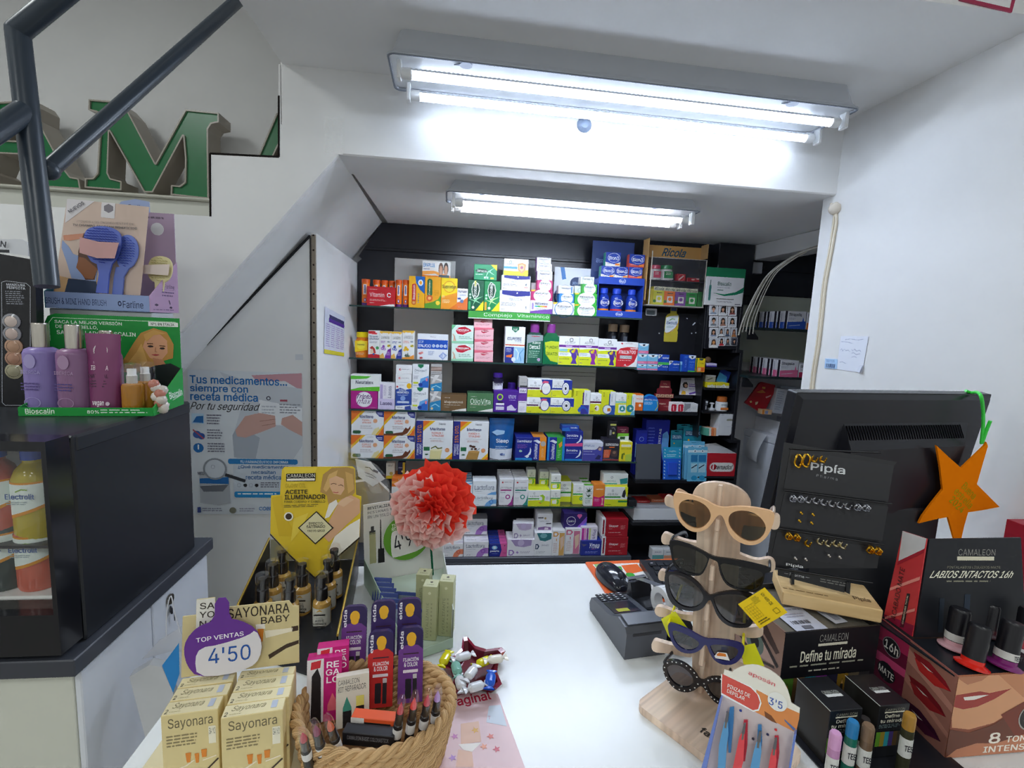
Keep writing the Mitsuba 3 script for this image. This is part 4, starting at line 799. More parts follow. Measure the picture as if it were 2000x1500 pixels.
jar2('purple lidded jar peeking over the right of the purple twin pack box',(.2604,.3087,1.1645,1.2992),FY+.085,'2a1c50','5a3aa0','3d1f86',[])
bx('white box with small grey print, bottom of the narrow stack left of the yellow boxes',(.3092,.3499,1.1645,1.2226),[('f',.1,.1,.9,.2,1,'4a3a6a',1),('f',.1,.5,.9,.9,4,'b8b0c8',2)],'e8e4ea',d=.05)
bx('purple and white box, middle of the narrow stack left of the yellow boxes',(.3064,.3495,1.2231,1.2874),[('r',.1,.04,.96,.4,'e2dced'),('t','Xidol',.2,.14,.86,.34,'2c2050',1),('p',[(0,.6),(1,.4),(1,1),(0,1)],'6a3a9a')],'54288a',d=.05)
bx('grey box on top of the narrow stack left of the yellow boxes',(.3087,.3491,1.288,1.3418),[('f',.2,.5,.9,.6,1,'888',1),('r',.1,.8,1,.95,'33343a')],'b4b2b0',d=.05)
aq=lambda cc:[sprout(.3,.2,.045,'8a8a90'),('t','AQUILEA',.1,.3,.54,.4,'5a5a60'),('p',[(.55,0),(1,0),(1,.56),(.7,.5)],'2a3a9a'),('r',0,.46,.5,.55,cc),('p',[(0,.6),(1,.56),(1,1),(0,1)],'d9dc2a'),('f',.04,.9,.2,.95,1,'5a2a2a',1),('f',.4,.92,.95,.95,1,'a8a820',2)]
cup=[('e',.76,.5,.2,.36,'f2f0ee',24),('ring',.76,.5,.2,'3a3a78',.88,.36),('p',[(.56,.22),(.66,.06),(.86,.1),(.84,.2),(.66,.2)],'d8587a'),('e',.57,.66,.05,.07,'7a4a2a'),('f',.62,.4,.9,.6,3,'d8d8e0',2)]
moon=[('e',.68,.48,.19,.38,'24346e',24),('e',.68,.48,.165,.33,'f0eff0',24),('ring',.68,.48,.12,'9aa0b8',.86,.24),('e',.68,.48,.05,.09,'2a2a2a')]
bx('white and yellow cup box, lower left of the block of four, third shelf',(.3508,.4687,1.1645,1.2426),aq('4a2a4a')+cup,'eef0f2',d=.08)
bx('white and yellow disc box, lower right of the block of four, third shelf',(.4702,.5881,1.1645,1.2407),aq('2a3a8a')+moon,'eef0f2',d=.08)
bx('white and yellow cup box, upper left of the block of four, third shelf',(.3518,.473,1.2438,1.3317),aq('4a2a4a')+cup,'eef0f2',d=.08)
bx('white and yellow disc box, upper right of the block of four, third shelf',(.4765,.5762,1.2438,1.3303),aq('2a3a8a')+moon,'e4e6e6',Y=FY+.01,d=.08)
def upr(cc,half=True):
 return[('r',.62,0,1,1,'e2e6ea'),('r',.54,.1,.62,.6,cc),('t','AQUILEA',.7,.12,.8,.44,'6a6a72',0,0,-1),('f',.12,.06,.2,.26,3,'5a4a20',1)]
bx('yellow box with a big blue moon and purple foot, right of the block of four',(.5869,.6692,1.1645,1.2846),upr('4a2a6a')+[('r',.44,.62,.96,1,'3a3a96'),('p',[(.26,.84),(.36,.72),(.6,.64),(.9,.8),(.94,.96),(.7,.76),(.5,.78),(.38,.96)],'2a5ab8')],'d9dc2a',d=.06)
bx('short white and yellow box with a brown band and a small cup, third shelf',(.6712,.7278,1.1645,1.2673),[sprout(.56,.18,.09,'8a8a90'),('t','AQUILEA',.26,.25,.84,.33,'5a5a60'),('r',0,.36,1,.44,'5a2a3a'),('r',0,.48,1,1,'d9dc2a'),('e',.64,.7,.2,.14,'eeeae2'),('p',[(.4,.72),(.6,.62),(.6,.8)],'6a4a2a'),('f',.06,.86,.4,.9,1,'5a2a2a',1)],'eef0f2',d=.06)
bx('yellow and white box with an amber cup in a blue ring, third shelf',(.7287,.8001,1.1645,1.2821),upr('2a4a8a')+[('r',.46,.6,1,1,'2f56a8'),('ring',.46,.78,.34,'2a4a8a',.9),('e',.46,.78,.3,None,'e6ecf2'),('r',.46,.72,.7,.86,'c87a2a')],'d9dc2a',d=.06)
bx('white and yellow box with a teal band and a teal drop disc, third shelf',(.802,.8579,1.1645,1.271),[sprout(.6,.18,.09,'8a8a90'),('t','AQUILEA',.28,.25,.86,.32,'5a5a60'),('r',0,.35,1,.42,'7ac0a8'),('p',[(0,.44),(1,.44),(1,1),(0,1)],'d6dd2e'),('r',.3,.5,1,.9,'e6eee6'),('e',.66,.7,.27,None,'2a8a8e'),('p',[(.66,.6),(.8,.76),(.52,.76)],'dfeeee')],'eef0f0',d=.06)
bx('yellow and white box with a teal triangle, right end of the third shelf',(.8594,.9049,1.1645,1.2711),upr('4ab07a')+[('e',.45,.68,.42,None,'2a8a8e'),('p',[(.4,.6),(.7,.68),(.4,.76)],'e6f0f0'),('p',[(.5,1),(.7,.82),(1,.78),(1,1)],'6ab8d8')],'d9dc2a',d=.05)
bx('small orange and white box at the left end of the right bay, third shelf',(.9053,.9456,1.1885,1.2723),[('r',0,.06,1,.5,'efe6e0'),('p',[(0,.5),(.5,.6),(1,.5),(1,1),(0,1)],'e06a24'),('t','Vitaline',.08,.22,.95,.32,'d8642a',1),('e',.62,.68,.18,None,'f0e0d0')],'e8732c',d=.05)
x0,x1,z0,z1=(.9484,1.0268,1.1885,1.2715)
w,h=x1-x0,z1-z0
g=Polygon([(0,0),(w,0),(w,h*.45)]+[(w/2+w/2*math.cos(k),h*.45+h*.55*math.sin(k))for k in np.linspace(.15,math.pi-.15,12)]+[(0,h*.45)])
fr=Fr((x0,FY+.03,z0));mb=MB().prism(g,fr,.03,'1f86d0')
Art(mb,fr.at(0,0,.03),w,h).run([('p',[(.04,.2),(.3,.06),(.7,.06),(.96,.3),(.96,.36),(.04,.36)],'1c56b4'),('t','SENSITIVE',.04,.26,.56,.36,'d8ecfa',1),('t','SALUD',.6,.27,.92,.36,'a8d8f6',1),('f',.04,.46,.66,.64,3,'bfe2f8',2),('l',[(.9,.4),(.98,.7),(.8,.98)],.04,'d8c84a')])
solo('domed_box','bright blue box with a domed top in the right bay, third shelf','box',mb)
t=thing('card_display','dark red cardboard display with four tan swatches in the right bay','display stand')
x0,x1,z0,z1=(1.0338,1.1146,1.1885,1.3408)
w,h=x1-x0,z1-z0
fr=Fr((x0,FY+.05,z0))
g=Polygon([(0,0),(w,0),(w,h*.72),(w*.9,h*.74),(w*.84,h),(w*.2,h),(w*.14,h*.74),(0,h*.72)]).buffer(-.004).buffer(.004)
mb=MB().prism(g,fr,.003,'6e1a24');Art(mb,fr.at(0,0,.003),w,h).run([('t','Roha',.4,.08,.62,.14,'b88a70'),('t','Arkosol Solaris',.2,.18,.8,.24,'d8b09a',1)])
part(t,'back_card',mb)
mb=MB().box(x0-.012,x1+.006,FY+.034,FY+.05,z0+h*.42,z0+h*.56,'6e1a24')
Art(mb,Fr((x0-.012,FY+.034,z0+h*.42)),w+.018,h*.14).run([('r',.02,.1,.98,.9,'8a6a5a')]+[x for k in range(4)for x in(('r',.04+.245*k,.16,.24+.24*k,.84,'c8a284'),('p',[(.06+.245*k,.75),(.14+.245*k,.3),(.23+.24*k,.6)],'7a5240'))])
part(t,'swatch_strip',mb)
mb=MB().box(x0+.0,x1-.02,FY+.02,FY+.0495,z0,z0+h*.38,'7a1c26');Art(mb,Fr((x0,FY+.02,z0)),w-.02,h*.38).run([('t','Arkopharma',.1,.3,.66,.5,'e0b8a8',1),('f',.5,.6,.95,.68,1,'c88a80',1)])
part(t,'front_box',mb)
cr=[('rr',.12,.2,.88,.98,.2,'b81e36'),('l',[(.4,.35),(.5,.9)],.14,'e8a8b0'),('f',.2,.06,.8,.12,1,'a88',1)]
bx('left of two small white boxes with a red shape, right bay, third shelf',(1.0911,1.1266,1.1885,1.2366),cr,'efe9ea',Y=FY-.004,d=.03)
bx('right of two small white boxes with a red shape, right bay, third shelf',(1.1278,1.164,1.1885,1.2368),cr,'efe9ea',Y=FY-.004,d=.03)
bx('silver and white box at the right end of the right bay, third shelf',(1.1682,1.2399,1.1885,1.2311),[('r',0,0,.44,1,'8e9096'),('p',[(0,1),(.4,.5),(.44,1)],'c8cad0'),('f',.5,.3,.9,.7,4,'b8bac0',2)],'dedfe2',d=.05)
part(un,'board_shelf',MB().box(1.10,1.24,2.40,2.56,1.247,1.261,'15161a',.002),'satin')
fr,w,h=quadframe([1.1706,2.42,1.2645],[1.2702,2.42,1.264],[1.1908,2.45,1.3541])
mb=MB().prism(Polygon([(0,0),(w,0),(w*.94,h),(w*.18,h*.96)]),fr,.003,'d6d4dc')
Art(mb,fr.at(0,0,.003),w,h).run([('p',[(.22,.42),(.3,.28),(.46,.26),(.52,.4),(.48,.58),(.4,.62),(.26,.58)],'2f2622'),('e',.4,.48,.08,.1,'c89a80'),('p',[(.16,.9),(.3,.66),(.5,.66),(.52,.9)],'e0d8d0'),('p',[(.1,.98),(.2,.76),(.36,.8),(.36,.98)],'e0b03a'),('r',.56,.36,.94,.4,'6a4aa0'),('r',.56,.46,.96,.52,'6a4aa0'),('f',.56,.58,.94,.74,3,'9a90b8',2),('p',[(.52,.9),(.98,.76),(.98,.86),(.6,.98)],'6a4aa0'),('f',.3,.1,.8,.16,1,'9a98a8',1)])
solo('leaflet','white leaflet with a dark haired portrait leaning at the back of the right bay','leaflet',mb)
# ---- fourth shelf
mer=lambda c:[('p',[(0,0),(.34,0),(0,.46)],'e8742a'),('p',[(.34,0),(.44,0),(0,.6),(0,.46)],'ecb82a'),('p',[(.75,0),(1,0),(1,.27),(.86,.24),(.77,.12)],'28307e'),('r',.8,.08,.96,.12,'c8cce6'),('r',.82,.15,.96,.18,'c8cce6'),('f',.5,.07,.7,.1,1,'778',1),('t','Meritene',.26,.18,.68,.32,'2f3168',1),('t','FUERZA Y',.34,.36,.62,.43,'d8785a',1),('t','VITALIDAD',.34,.46,.62,.53,'d8785a',1),('ring',.74,.42,.065,'e0955a',.72),('e',.74,.42,.04,None,'e8a878'),('f',.28,.62,.68,.78,2,'c0b8b8',3),('p',[(.62,.98),(.72,.74),(.86,.66),(.9,.98)],c),('p',[(1,.66),(1,1),(.82,1)],'e4702a'),('p',[(1,.56),(1,.68),(.8,1),(.74,1)],'ecb82a'),('rr',.05,.82,.3,.94,.05,'2a5a3a')]
choc=[('p',[(0,.94),(.3,.92),(.6,.86),(.7,.66),(.78,.72),(.86,.58),(.86,.7),(.76,.9),(.6,1),(0,1)],'6a3a24')]
PB=[[-.4882,-.3361,.9235,1.0364],[-.3346,-.1878,.9235,1.0371],[-.4874,-.3365,1.0374,1.1573],[-.335,-.1893,1.0382,1.1551]]
for i,q in enumerate(PB):
 bx(('vanilla','chocolate')[i%2]+' drink box with orange corner stripes, '+('lower' if i<2 else 'upper')+' row at the left of the fourth shelf',q,mer('e8dca8' if i%2==0 else 'e8dcd0')+(choc if i%2 else[]),'eceef0',d=.1)
big=lambda:[('r',0,0,.19,1,'2b2f80'),('t','15% DTO.',.04,.1,.15,.56,'ec8a3a',1,0,1),('t','AHORRO',.1,.6,.165,.88,'dfe0f0',1,0,1),('t','FORMATO',.03,.6,.085,.9,'dfe0f0',1,0,1),('p',[(.19,0),(.48,0),(.19,.2)],'e8742a'),('p',[(.4,0),(.52,0),(.19,.27),(.19,.18)],'ecb82a'),('t','Nestlé',.62,.05,.8,.1,'6a6c7a',1),('t','Meritene',.38,.17,.79,.25,'2f3168',1),('t','FUERZA Y',.43,.29,.74,.34,'d0604a',1),('t','VITALIDAD',.43,.36,.76,.41,'d0604a',1),('r',.36,.46,.8,.465,'888'),('f',.4,.5,.76,.56,2,'c8a8a0',3),('r',.22,.68,.38,.78,'2a6a42'),('e',.3,.88,.05,.02,'4a6a52'),('ring',.86,.76,.06,'d88a4a',.74),('e',.86,.76,.042,None,'e8a878'),('p',[(.8,1),(1,.82),(1,.92),(.92,1)],'ecb82a'),('p',[(.9,1),(1,.92),(1,1)],'e4702a')]
van=[('p',[(.4,.76),(.72,.74),(.68,1),(.38,1)],'e6dca0'),('l',[(.42,.72),(.54,.66),(.6,.72),(.72,.7)],.03,'6a6a30'),('e',.55,.76,.15,.03,'f0e8b8')]
cof=[('p',[(.44,.8),(.76,.78),(.7,1),(.36,1)],'b58a4a'),('e',.58,.66,.06,.03,'4a3024'),('e',.5,.64,.04,.03,'4a3024'),('e',.64,.72,.04,.03,'5a3a2a'),('e',.54,.72,.04,.02,'3a261c'),('l',[(.62,.8),(.76,.7)],.02,'9a9a9a'),('e',.6,.79,.16,.03,'c89a5a')]
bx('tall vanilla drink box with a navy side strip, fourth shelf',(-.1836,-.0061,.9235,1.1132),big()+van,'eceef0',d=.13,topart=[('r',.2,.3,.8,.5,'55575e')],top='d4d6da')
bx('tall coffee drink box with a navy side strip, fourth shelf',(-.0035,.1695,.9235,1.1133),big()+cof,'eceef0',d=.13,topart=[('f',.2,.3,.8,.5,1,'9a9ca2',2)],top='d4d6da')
x0,x1,z0,z1=(.1731,.299,.9235,1.1268)
w,h=x1-x0,z1-z0
mb=MB();n=9;rows=[]
for j in range(9):
 v_=j/8
 thick=.03*(1-v_)+.001
 rows.append([(x0+w*(i/(n-1))*(1-.12*(1-v_))+w*.06*(1-v_),FY+.035-thick*math.sin(math.pi*i/(n-1))**.6,z0+h*v_)for i in range(n)])
rows=np.array(rows)
cut_=3
mb.grid(rows[:cut_,::1],'d5dae4');mb.grid(rows[cut_-1:],'1f5a9a')
back=rows.copy();back[...,1]=FY+.036+(FY+.036-rows[...,1])*.8
mb.grid(back[:,::-1],'1d4f8a')
t=thing('pouch','blue stand up pouch with a white foot and the word Sleep, fourth shelf','pouch')
part(t,'bag',mb,'gloss')
mb=MB();Art(mb,Fr((x0,FY+.0025,z0+.002)).tilt(8.8),w,h).run([('t','Sleep',.28,.5,.78,.62,'eef2f8',1),('p',[(.1,.34),(.3,.28),(.62,.3),(.6,.38),(.3,.42)],'9abede'),('f',.26,.68,.8,.76,2,'a8c4e4',2),('e',.52,.88,.07,.03,'4a5a8a'),('e',.6,.885,.05,.025,'8a9ac0')])
part(t,'print',mb,'print')
moonw=[('p',[(.86,.42),(.94,.56),(.9,.74),(.7,.84),(.5,.84),(.72,.76),(.84,.62)],'e6ecf6'),('p',[(.6,.86),(.72,.78),(.84,.84),(.7,.9)],'e6ecf6')]
NV='232f8c'
bx('navy box with a white moon, first of the sleep aid boxes, fourth shelf',(.3063,.3913,.9235,1.0387),[('t','DormiNatur',.08,.1,.95,.22,'e6e8f4',1),('f',.1,.3,.7,.5,4,'8a5ab0',2),('r',0,.9,1,1,'2a86d0'),('e',.3,.6,.1,.05,'a8d0c0')]+moonw,NV,d=.12)
bx('navy and orange box turned edge on beside the first moon box, fourth shelf',(.3926,.4601,.9235,1.0413),[('r',.5,0,1,1,'ee922c'),('t','DormiNatur',.1,.28,.36,.94,'e6e8f4',1,0,1),('p',[(0,.16),(.3,.1),(.6,.2),(.44,.28),(.2,.2)],'e6ecf6'),('e',.76,.28,.2,None,'b8b0a8'),('f',.66,.5,.86,.9,6,'f8c890',2)],NV,d=.12,top='d88a3a')
bx('navy and green box turned edge on left of the dark blue stack, fourth shelf',(.4666,.5556,.9235,1.0429),[('r',0,0,.12,1,'2a86d0'),('r',.52,0,.86,1,'3aa03c'),('r',.86,0,1,1,'2a86d0'),('t','DormiNatur',.22,.28,.42,.94,'e6e8f4',1,0,1),('p',[(.1,.18),(.3,.1),(.55,.2),(.44,.28),(.25,.2)],'e6ecf6'),('p',[(.62,.3),(.82,.16),(.84,.36),(.7,.46)],'e8a03a'),('f',.6,.56,.78,.92,5,'9ad89a',2)],NV,d=.12,top='3a9a4a')
dd=[('t','Dormidina',.08,.2,.72,.36,'e6e8f4',1),('f',.08,.45,.8,.52,1,'9aa4dc',2)]+[('p',[(.86,.2),(.94,.4),(.88,.64),(.72,.78),(.6,.8),(.78,.62),(.84,.4)],'e6ecf6')]
bx('lower dark blue box of the stack with a moon and light blue foot, fourth shelf',(.5583,.6468,.9235,.997),dd+[('r',0,.88,1,1,'2a86d0')],NV,d=.08)
bx('upper dark blue box of the stack with a moon and pink foot, fourth shelf',(.5551,.6459,.9978,1.0747),dd+[('p',[(0,.84),(1,.76),(1,1),(0,1)],'d8508e')],NV,d=.08)
bx('small flat blue box on top of the dark blue moon stack, fourth shelf',(.5363,.6228,1.0749,1.1032),[('t','Dormidina',.5,.2,.9,.5,'d0dcf4',1),('p',[(0,.5),(.4,.3),(.5,1),(0,1)],'2a6ac0')],'2848a6',d=.06,top='2f5a9a')
bx('white and violet box right of the dark blue moon stack, fourth shelf',(.6488,.7541,.9235,1.0198),[('p',[(0,.4),(.6,.4),(1,.2),(1,1),(0,1)],'4a4aa0'),('t','EPAPLUS',.06,.12,.56,.24,'6a7ab0',1),('p',[(.7,.36),(.8,.2),(.94,.26),(.96,.42),(.84,.46)],'6a5a70'),('e',.84,.36,.07,.08,'c8a8a0'),('f',.04,.48,.56,.54,1,'c8c8e8',2),('p',[(.62,.9),(.78,.66),(.92,.72),(.86,.92)],'2a2a5a'),('r',.04,.62,.6,.66,'8a8acc')],'d5d8e6',d=.06)
bx('black box with orange stripes and a dark portrait, fourth shelf',(.7549,.8395,.9235,1.0373),[('t','SOÑODINA',.12,.16,.94,.3,'eceae8',1),('r',.36,.34,.7,.39,'d8642a'),('p',[(.04,.48),(.5,.46),(.4,.84),(.04,.86)],'c8502c'),('f',.06,.5,.42,.82,6,'e89a7a',2),('rr',.5,.5,.9,.8,.1,'4a3a38'),('e',.7,.6,.1,.07,'8a6a58'),('r',0,.92,1,.96,'c04a4a'),('f',.06,.87,.8,.9,1,'9a8a90',3)],'25232e',d=.06)
bx('small black box standing on the black box with orange stripes',(.7862,.8253,1.0335,1.1287),[('r',.1,.16,.9,.26,'c8c86a'),('r',.06,.5,.34,.78,'8a8a8a'),('e',.6,.66,.16,None,'c8c06a'),('l',[(.3,.4),(.6,.36),(.8,.5)],.1,'7a7478')],'26242a',Y=FY+.02,d=.035)
bx('yellow and green box at the right end of the main fourth shelf',(.8409,.9077,.9235,1.0253),[('r',.12,.14,.9,.26,'ecebc8'),('t','NATUSOR',.14,.3,.92,.4,'a8a01f',1),('p',[(.2,.62),(.4,.56),(.46,.7),(.34,.66),(.3,.92),(.16,.86)],'6a7a1f'),('p',[(.5,.66),(1,.6),(1,1),(.5,1)],'b8cf4a')],'e8d82a',d=.05,top='f0ecc0')
bx('lime green and white box lying on the yellow and green box, fourth shelf',(.8336,.892,1.0213,1.0645),[('p',[(0,.4),(1,.3),(1,1),(0,1)],'dfe8dc'),('r',.2,.4,.66,.74,'2a4a2a')],'7ac03a',Y=FY+.02,d=.035)
bx('maroon box lying on the lime green and white box, fourth shelf',(.8281,.8891,1.0653,1.0965),[('f',.2,.3,.8,.44,1,'c08a90',1),('t','GOLD',.4,.52,.7,.8,'d8b0b0')],'5a1d30',Y=FY+.02,d=.035)
# lower right bay
bx('large dark blue box with white lettering at the back of the lower right bay',(1.014,1.1456,.8275,1.1235),[('p',[(.72,.26),(.9,.2),(1,.3),(1,.84),(.8,.74),(.7,.5)],'6aa8e6'),('t','TIRITAS',.56,.16,.66,.5,'dfe6f6',1,0,1),('r',.5,.6,.58,.74,'c8303c'),('f',.1,.14,.4,.6,8,'5a6ad0',3)],'1f2aa0',Y=FY+.1,d=.06)
bx('smaller dark blue box with a round emblem, left in the lower right bay',(.9546,1.0166,.8275,1.0706),[('ring',.5,.2,.2,'8aa0e0',.8),('p',[(0,.26),(.3,.4),(.3,.6),(0,.6)],'9ac4e8'),('r',.6,.36,.68,.6,'e06a4a')],'2430a8',Y=FY+.08,d=.05)
fr,w,h=quadframe([.9411,2.35,.8241],[1.0769,2.35,.8251],[.9341,2.37,1.008])
solo('folder','plain grey folder leaning upright in the lower right bay','folder',MB().fbox(fr,w,h,.006,'4e5259',.001),'satin')
def blister(label,bl,br,tl,art,c,name='blister_pack',hook=True,hump=None):
 fr,w,h=quadframe(bl,br,tl)
 g=Polygon([(0,0),(w,0),(w,h),(0,h)]).buffer(-.004).buffer(.004)
 if hook:
  g=g.difference(Point(w/2,h-.006).buffer(.004).union(Polygon([(w*.3,h-.008),(w*.7,h-.008),(w*.7,h-.004),(w*.3,h-.004)])))
 mb=MB().prism(g,fr,.0015,c)
 Art(mb,fr.at(0,0,.0015),w,h).run(art)
 t=thing(name,label,'pack')
 part(t,'card',mb)
 if hump:
  x_,y_,w_,h_,c_=hump
  part(t,'bubble',MB().fbox(fr.at(x_*w,(1-y_)*h,.012),w_*w,h_*h,.0105,c_,.003),'gloss')
blister('bright blue blister pack with white dashes down its sides in the lower right bay',[1.0834,2.34,.8285],[1.1812,2.34,.8293],[1.0748,2.36,.9965],[('r',0,0,1,.35,'2a9ac4'),('t','Cepillo',.3,.1,.7,.16,'d0ecf6'),('f',.2,.22,.8,.32,2,'b0dcee',1)]+[('l',[(x,.42+.1*k),(x+.05,.46+.1*k)],.05,'bcdcf4')for x in(.06,.88)for k in range(6)]+[('l',[(x,.06+.1*k),(x+.05,.1+.1*k)],.05,'bcdcf4')for x in(.06,.88)for k in range(3)],'1f5ec8',hump=(.24,.86,.52,.4,'2a52c8'))
for i,(dx,dy,k)in enumerate(((0,0,0),(-6,-9,1),(-10,-14,2))):
 q=[([1.2132,2.335,.8215],[1.3204,2.335,.8223],[1.2118,2.35,1.004]),([1.2055,2.355,.8259],[1.3135,2.355,.8267],[1.1998,2.37,1.0261]),([1.2039,2.375,.8248],[1.3068,2.375,.8256],[1.1983,2.39,1.0238])][i]
 blister(('front','middle','back')[i]+' of three pale blue blister packs with two dental brushes, lower right bay',*q,[('r',0,.1,1,.17,'c8e2ee'),('e',.36,.13,.08,None,'dfe8f0'),('e',.74,.13,.08,None,'dfe8f0'),('e',.36,.13,.04,None,'5a7a90'),('e',.74,.13,.04,None,'5a7a90'),('r',.16,.24,.5,.44,'2a7ab0'),('r',.56,.24,.94,.44,'2a7ab0'),('r',.18,.48,.5,.74,'a8d4e6'),('r',.56,.48,.94,.74,'a8d4e6'),('l',[(.2,.62),(.48,.52)],.05,'2a3a50'),('l',[(.58,.62),(.86,.52)],.05,'2a3a50'),('e',.36,.9,.15,.07,'2a90c0'),('e',.76,.9,.15,.07,'2a90c0')],'6ab4d8')
for i,q in enumerate((([1.2142,2.4,.8421],[1.3152,2.4,.843],[1.2056,2.42,1.1001]),([1.1502,2.41,.8383],[1.2164,2.41,.8389],[1.1414,2.43,1.0715]),([1.1916,2.43,.8323],[1.2731,2.43,.833],[1.1823,2.45,1.1015]))):
 blister(('front','left','rear')[i]+' of three teal blister packs behind the pale blue ones, lower right bay',*q,[('r',.1,.1,.95,.22,'1f5a80'),('t','CEPILLO DENTAL',.14,.12,.92,.19,'c8e0ec',1),('e',.3,.3,.06,None,'e8a83a'),('f',.2,.4,.6,.7,5,'7ac0d0',2),('r',0,.4,.1,1,'5a3a7a')],'23889c')
t=thing('red_carton','red carton with an oval white logo and silver flap below the photo cupboard','box')
x0,x1,z0,z1=(1.3181,1.4777,.8275,.9737)
zf=.8491
w,h=x1-x0,z1-zf
part(un,'board_shelf',MB().box(1.27,1.477,2.335,2.56,zf-.0125,zf-.0005,'1a1b20',.002),'satin')
fr=Fr((x0,FY-.002,zf));mb=MB().fbox(fr,w,h,.1,'b81f2c',.001,top='c8c8ca')
Art(mb,fr,w,h).run([('rr',.09,.42,.95,.78,.15,'e8e4e4'),('rr',.1,.44,.94,.76,.14,'b81f2c'),('rr',.115,.455,.925,.745,.13,'ecebe8'),('e',.24,.6,.1,None,'a81c2a'),('t','i',.2,.48,.25,.7,'fff',1),('t','renadol',.3,.5,.89,.7,'1d1d22',1,.1)])
part(t,'body',mb)
a_,b_,c_,d_=fr.P(0,h,-.002),fr.P(w*.95,h,-.002),fr.P(w*.93,h+.006,-.05),fr.P(w*.45,h+.04,-.06)
mb=MB();g_=np.array([[a_,(a_+b_)/2,b_],[fr.P(0,h+.035,-.05),d_,c_]]);mb.grid(g_,'b9babd');part(t,'flap',mb,'satin')
# photo cupboard, open compartments
bx('white carton with a cut corner in the compartment above the red carton',(1.3685,1.456,1.066,1.1893),[('f',.1,.06,.3,.16,2,'99a',1),('rr',.46,.28,.84,.36,.03,'8a8a7a'),('p',[(.7,1),(.92,.86),(.95,1)],'2a2a2e'),('f',.5,.6,.8,.64,1,'aab',2),('r',.0,.0,.02,1,'c8cad0')],'d5d7dc',Y=FY+.008,d=.09)
mb=MB()
for k,(x_,c_)in enumerate(((1.306,'5aa890'),(1.319,'d8d4c8'),(1.332,'d87a4a'),(1.345,'e09a6a'),(1.358,'d0d4da'))):
 mb.fbox(Fr((x_,FY+.006,1.0635)).tilt(6),.0115,.038+.004*(k%2),.09,c_,.0005)
solo('card_stack','row of small coloured cards left of the white carton with a cut corner','cards',mb)
t=thing('orange_bottle','squat bottle with an orange cap and white label in the cupboard compartment','bottle')
q=(1.3592,1.4197,1.1952,1.2677);r=(q[1]-q[0])/2;o=vec((q[0]+q[1])/2,FY+.01+r,1.1944);h=q[3]-o[2]
zb=o[2]
part(un,'board_shelf',MB().box(1.268,1.44,2.345,2.56,zb-.0125,zb-.0005,'15161a',.002),'satin')
mb=MB().lathe([(0,0),(r,0),(r,h*.58),(r*.9,h*.64)],'d9dadc',o,n=18);Art(mb,Fr((o[0]-r,o[1]-r-.0006,zb)),2*r,h).run([('f',.2,.52,.8,.62,1,'6a8a9a',1),('r',.16,.74,.86,.9,'dd7f3a')])
part(t,'body',mb,'satin');part(t,'cap',MB().lathe([(r*.8,h*.64),(r*.86,h*.66),(r*.82,h*.96),(r*.7,h),(0,h)],'b5622a',o,n=18),'gloss')
q=[1.3392,2.36,1.192]
mb=MB().lathe([(0,0),(.018,0),(.02,.008),(.006,.012),(.005,.03),(.012,.032),(.012,.038),(0,.04)],'d8dadf',(q[0],2.385,zb),n=14);solo('dropper_cap','small white nozzle cap left of the squat orange bottle','cap',mb,'satin')
mb=MB().fbox(Fr((1.289,FY+.02,zb)),.015,.055,.03,'1d1d22',.001);Art(mb,Fr((1.289,FY+.02,zb)),.015,.055).run([('r',.1,.1,.9,.3,'c8cad0'),('r',.1,.4,.9,.46,'9a9ca2'),('r',.2,.55,.5,.9,'c8cad0')]);solo('lipstick_box','tiny black and white box at the left wall of the cupboard compartment','box',mb)
zt_=1.3165
part(un,'board_shelf',MB().box(1.268,1.44,2.345,2.56,zt_-.0125,zt_-.0005,'15161a',.002),'satin')
for i,(xa,xb)in enumerate(((1.283,1.327),(1.330,1.402))):
 mb=MB().fbox(Fr((xa,FY+.006,zt_)),xb-xa,.026,.06,'d8c91f',.001);Art(mb,Fr((xa,FY+.006,zt_)),xb-xa,.026).run([('r',0,.5,1,1,'c9cab8'),('l',[(.3,.9),(.6,.3),(.75,.9)],.05,'e8e8e4')])
 solo('yellow_carton',('small','large')[i]+' yellow and grey carton in the top open compartment of the cupboard','box',mb)
mb=MB().fbox(Fr((1.283,FY+.03,zt_+.0265)),.055,.035,.04,'9a988a',.001);Art(mb,Fr((1.283,FY+.03,zt_+.0265)),.055,.035).run([('l',[(.2,.7),(.7,.4)],.08,'4a4438'),('r',0,0,1,.14,'b8bac0')]);solo('grey_carton','grey carton on the small yellow carton in the cupboard','box',mb,'satin')
fr=Fr((1.352,FY+.066,zt_+.001)).rot(-18);mb=MB().fbox(fr,.062,.1,.002,'1f3fa0');Art(mb,fr,.062,.1).run([('p',[(0,.2),(.8,.3),(1,.8),(0,.7)],'4aa0d8')]);solo('blue_leaflet','dark blue leaflet leaning at a slant behind the large yellow carton','leaflet',mb)
zq=1.4298
mb=MB().fbox(Fr((1.268,FY+.004,zq)),.055,.012,.08,'c8c0e6',.001);mb.fbox(Fr((1.268,FY+.004,zq-.006)),.055,.005,.08,'4a3fa0',.0005);solo('notebook','lilac edged notebook lying in the cupboard under the passport photos','notebook',mb)
part(un,'board_shelf',MB().box(1.268,1.44,2.345,2.56,zq-.02,zq-.0065,'15161a',.002),'satin')
mb=MB().ball((1.286,FY+.03,zq+.012+.016),.016,'6a523c',8);solo('brown_pouch','small brown round pouch on the lilac edged notebook','pouch',mb,'matte')
OR=['front','second','third','fourth','fifth','sixth','seventh','eighth','ninth']  # counted from the front
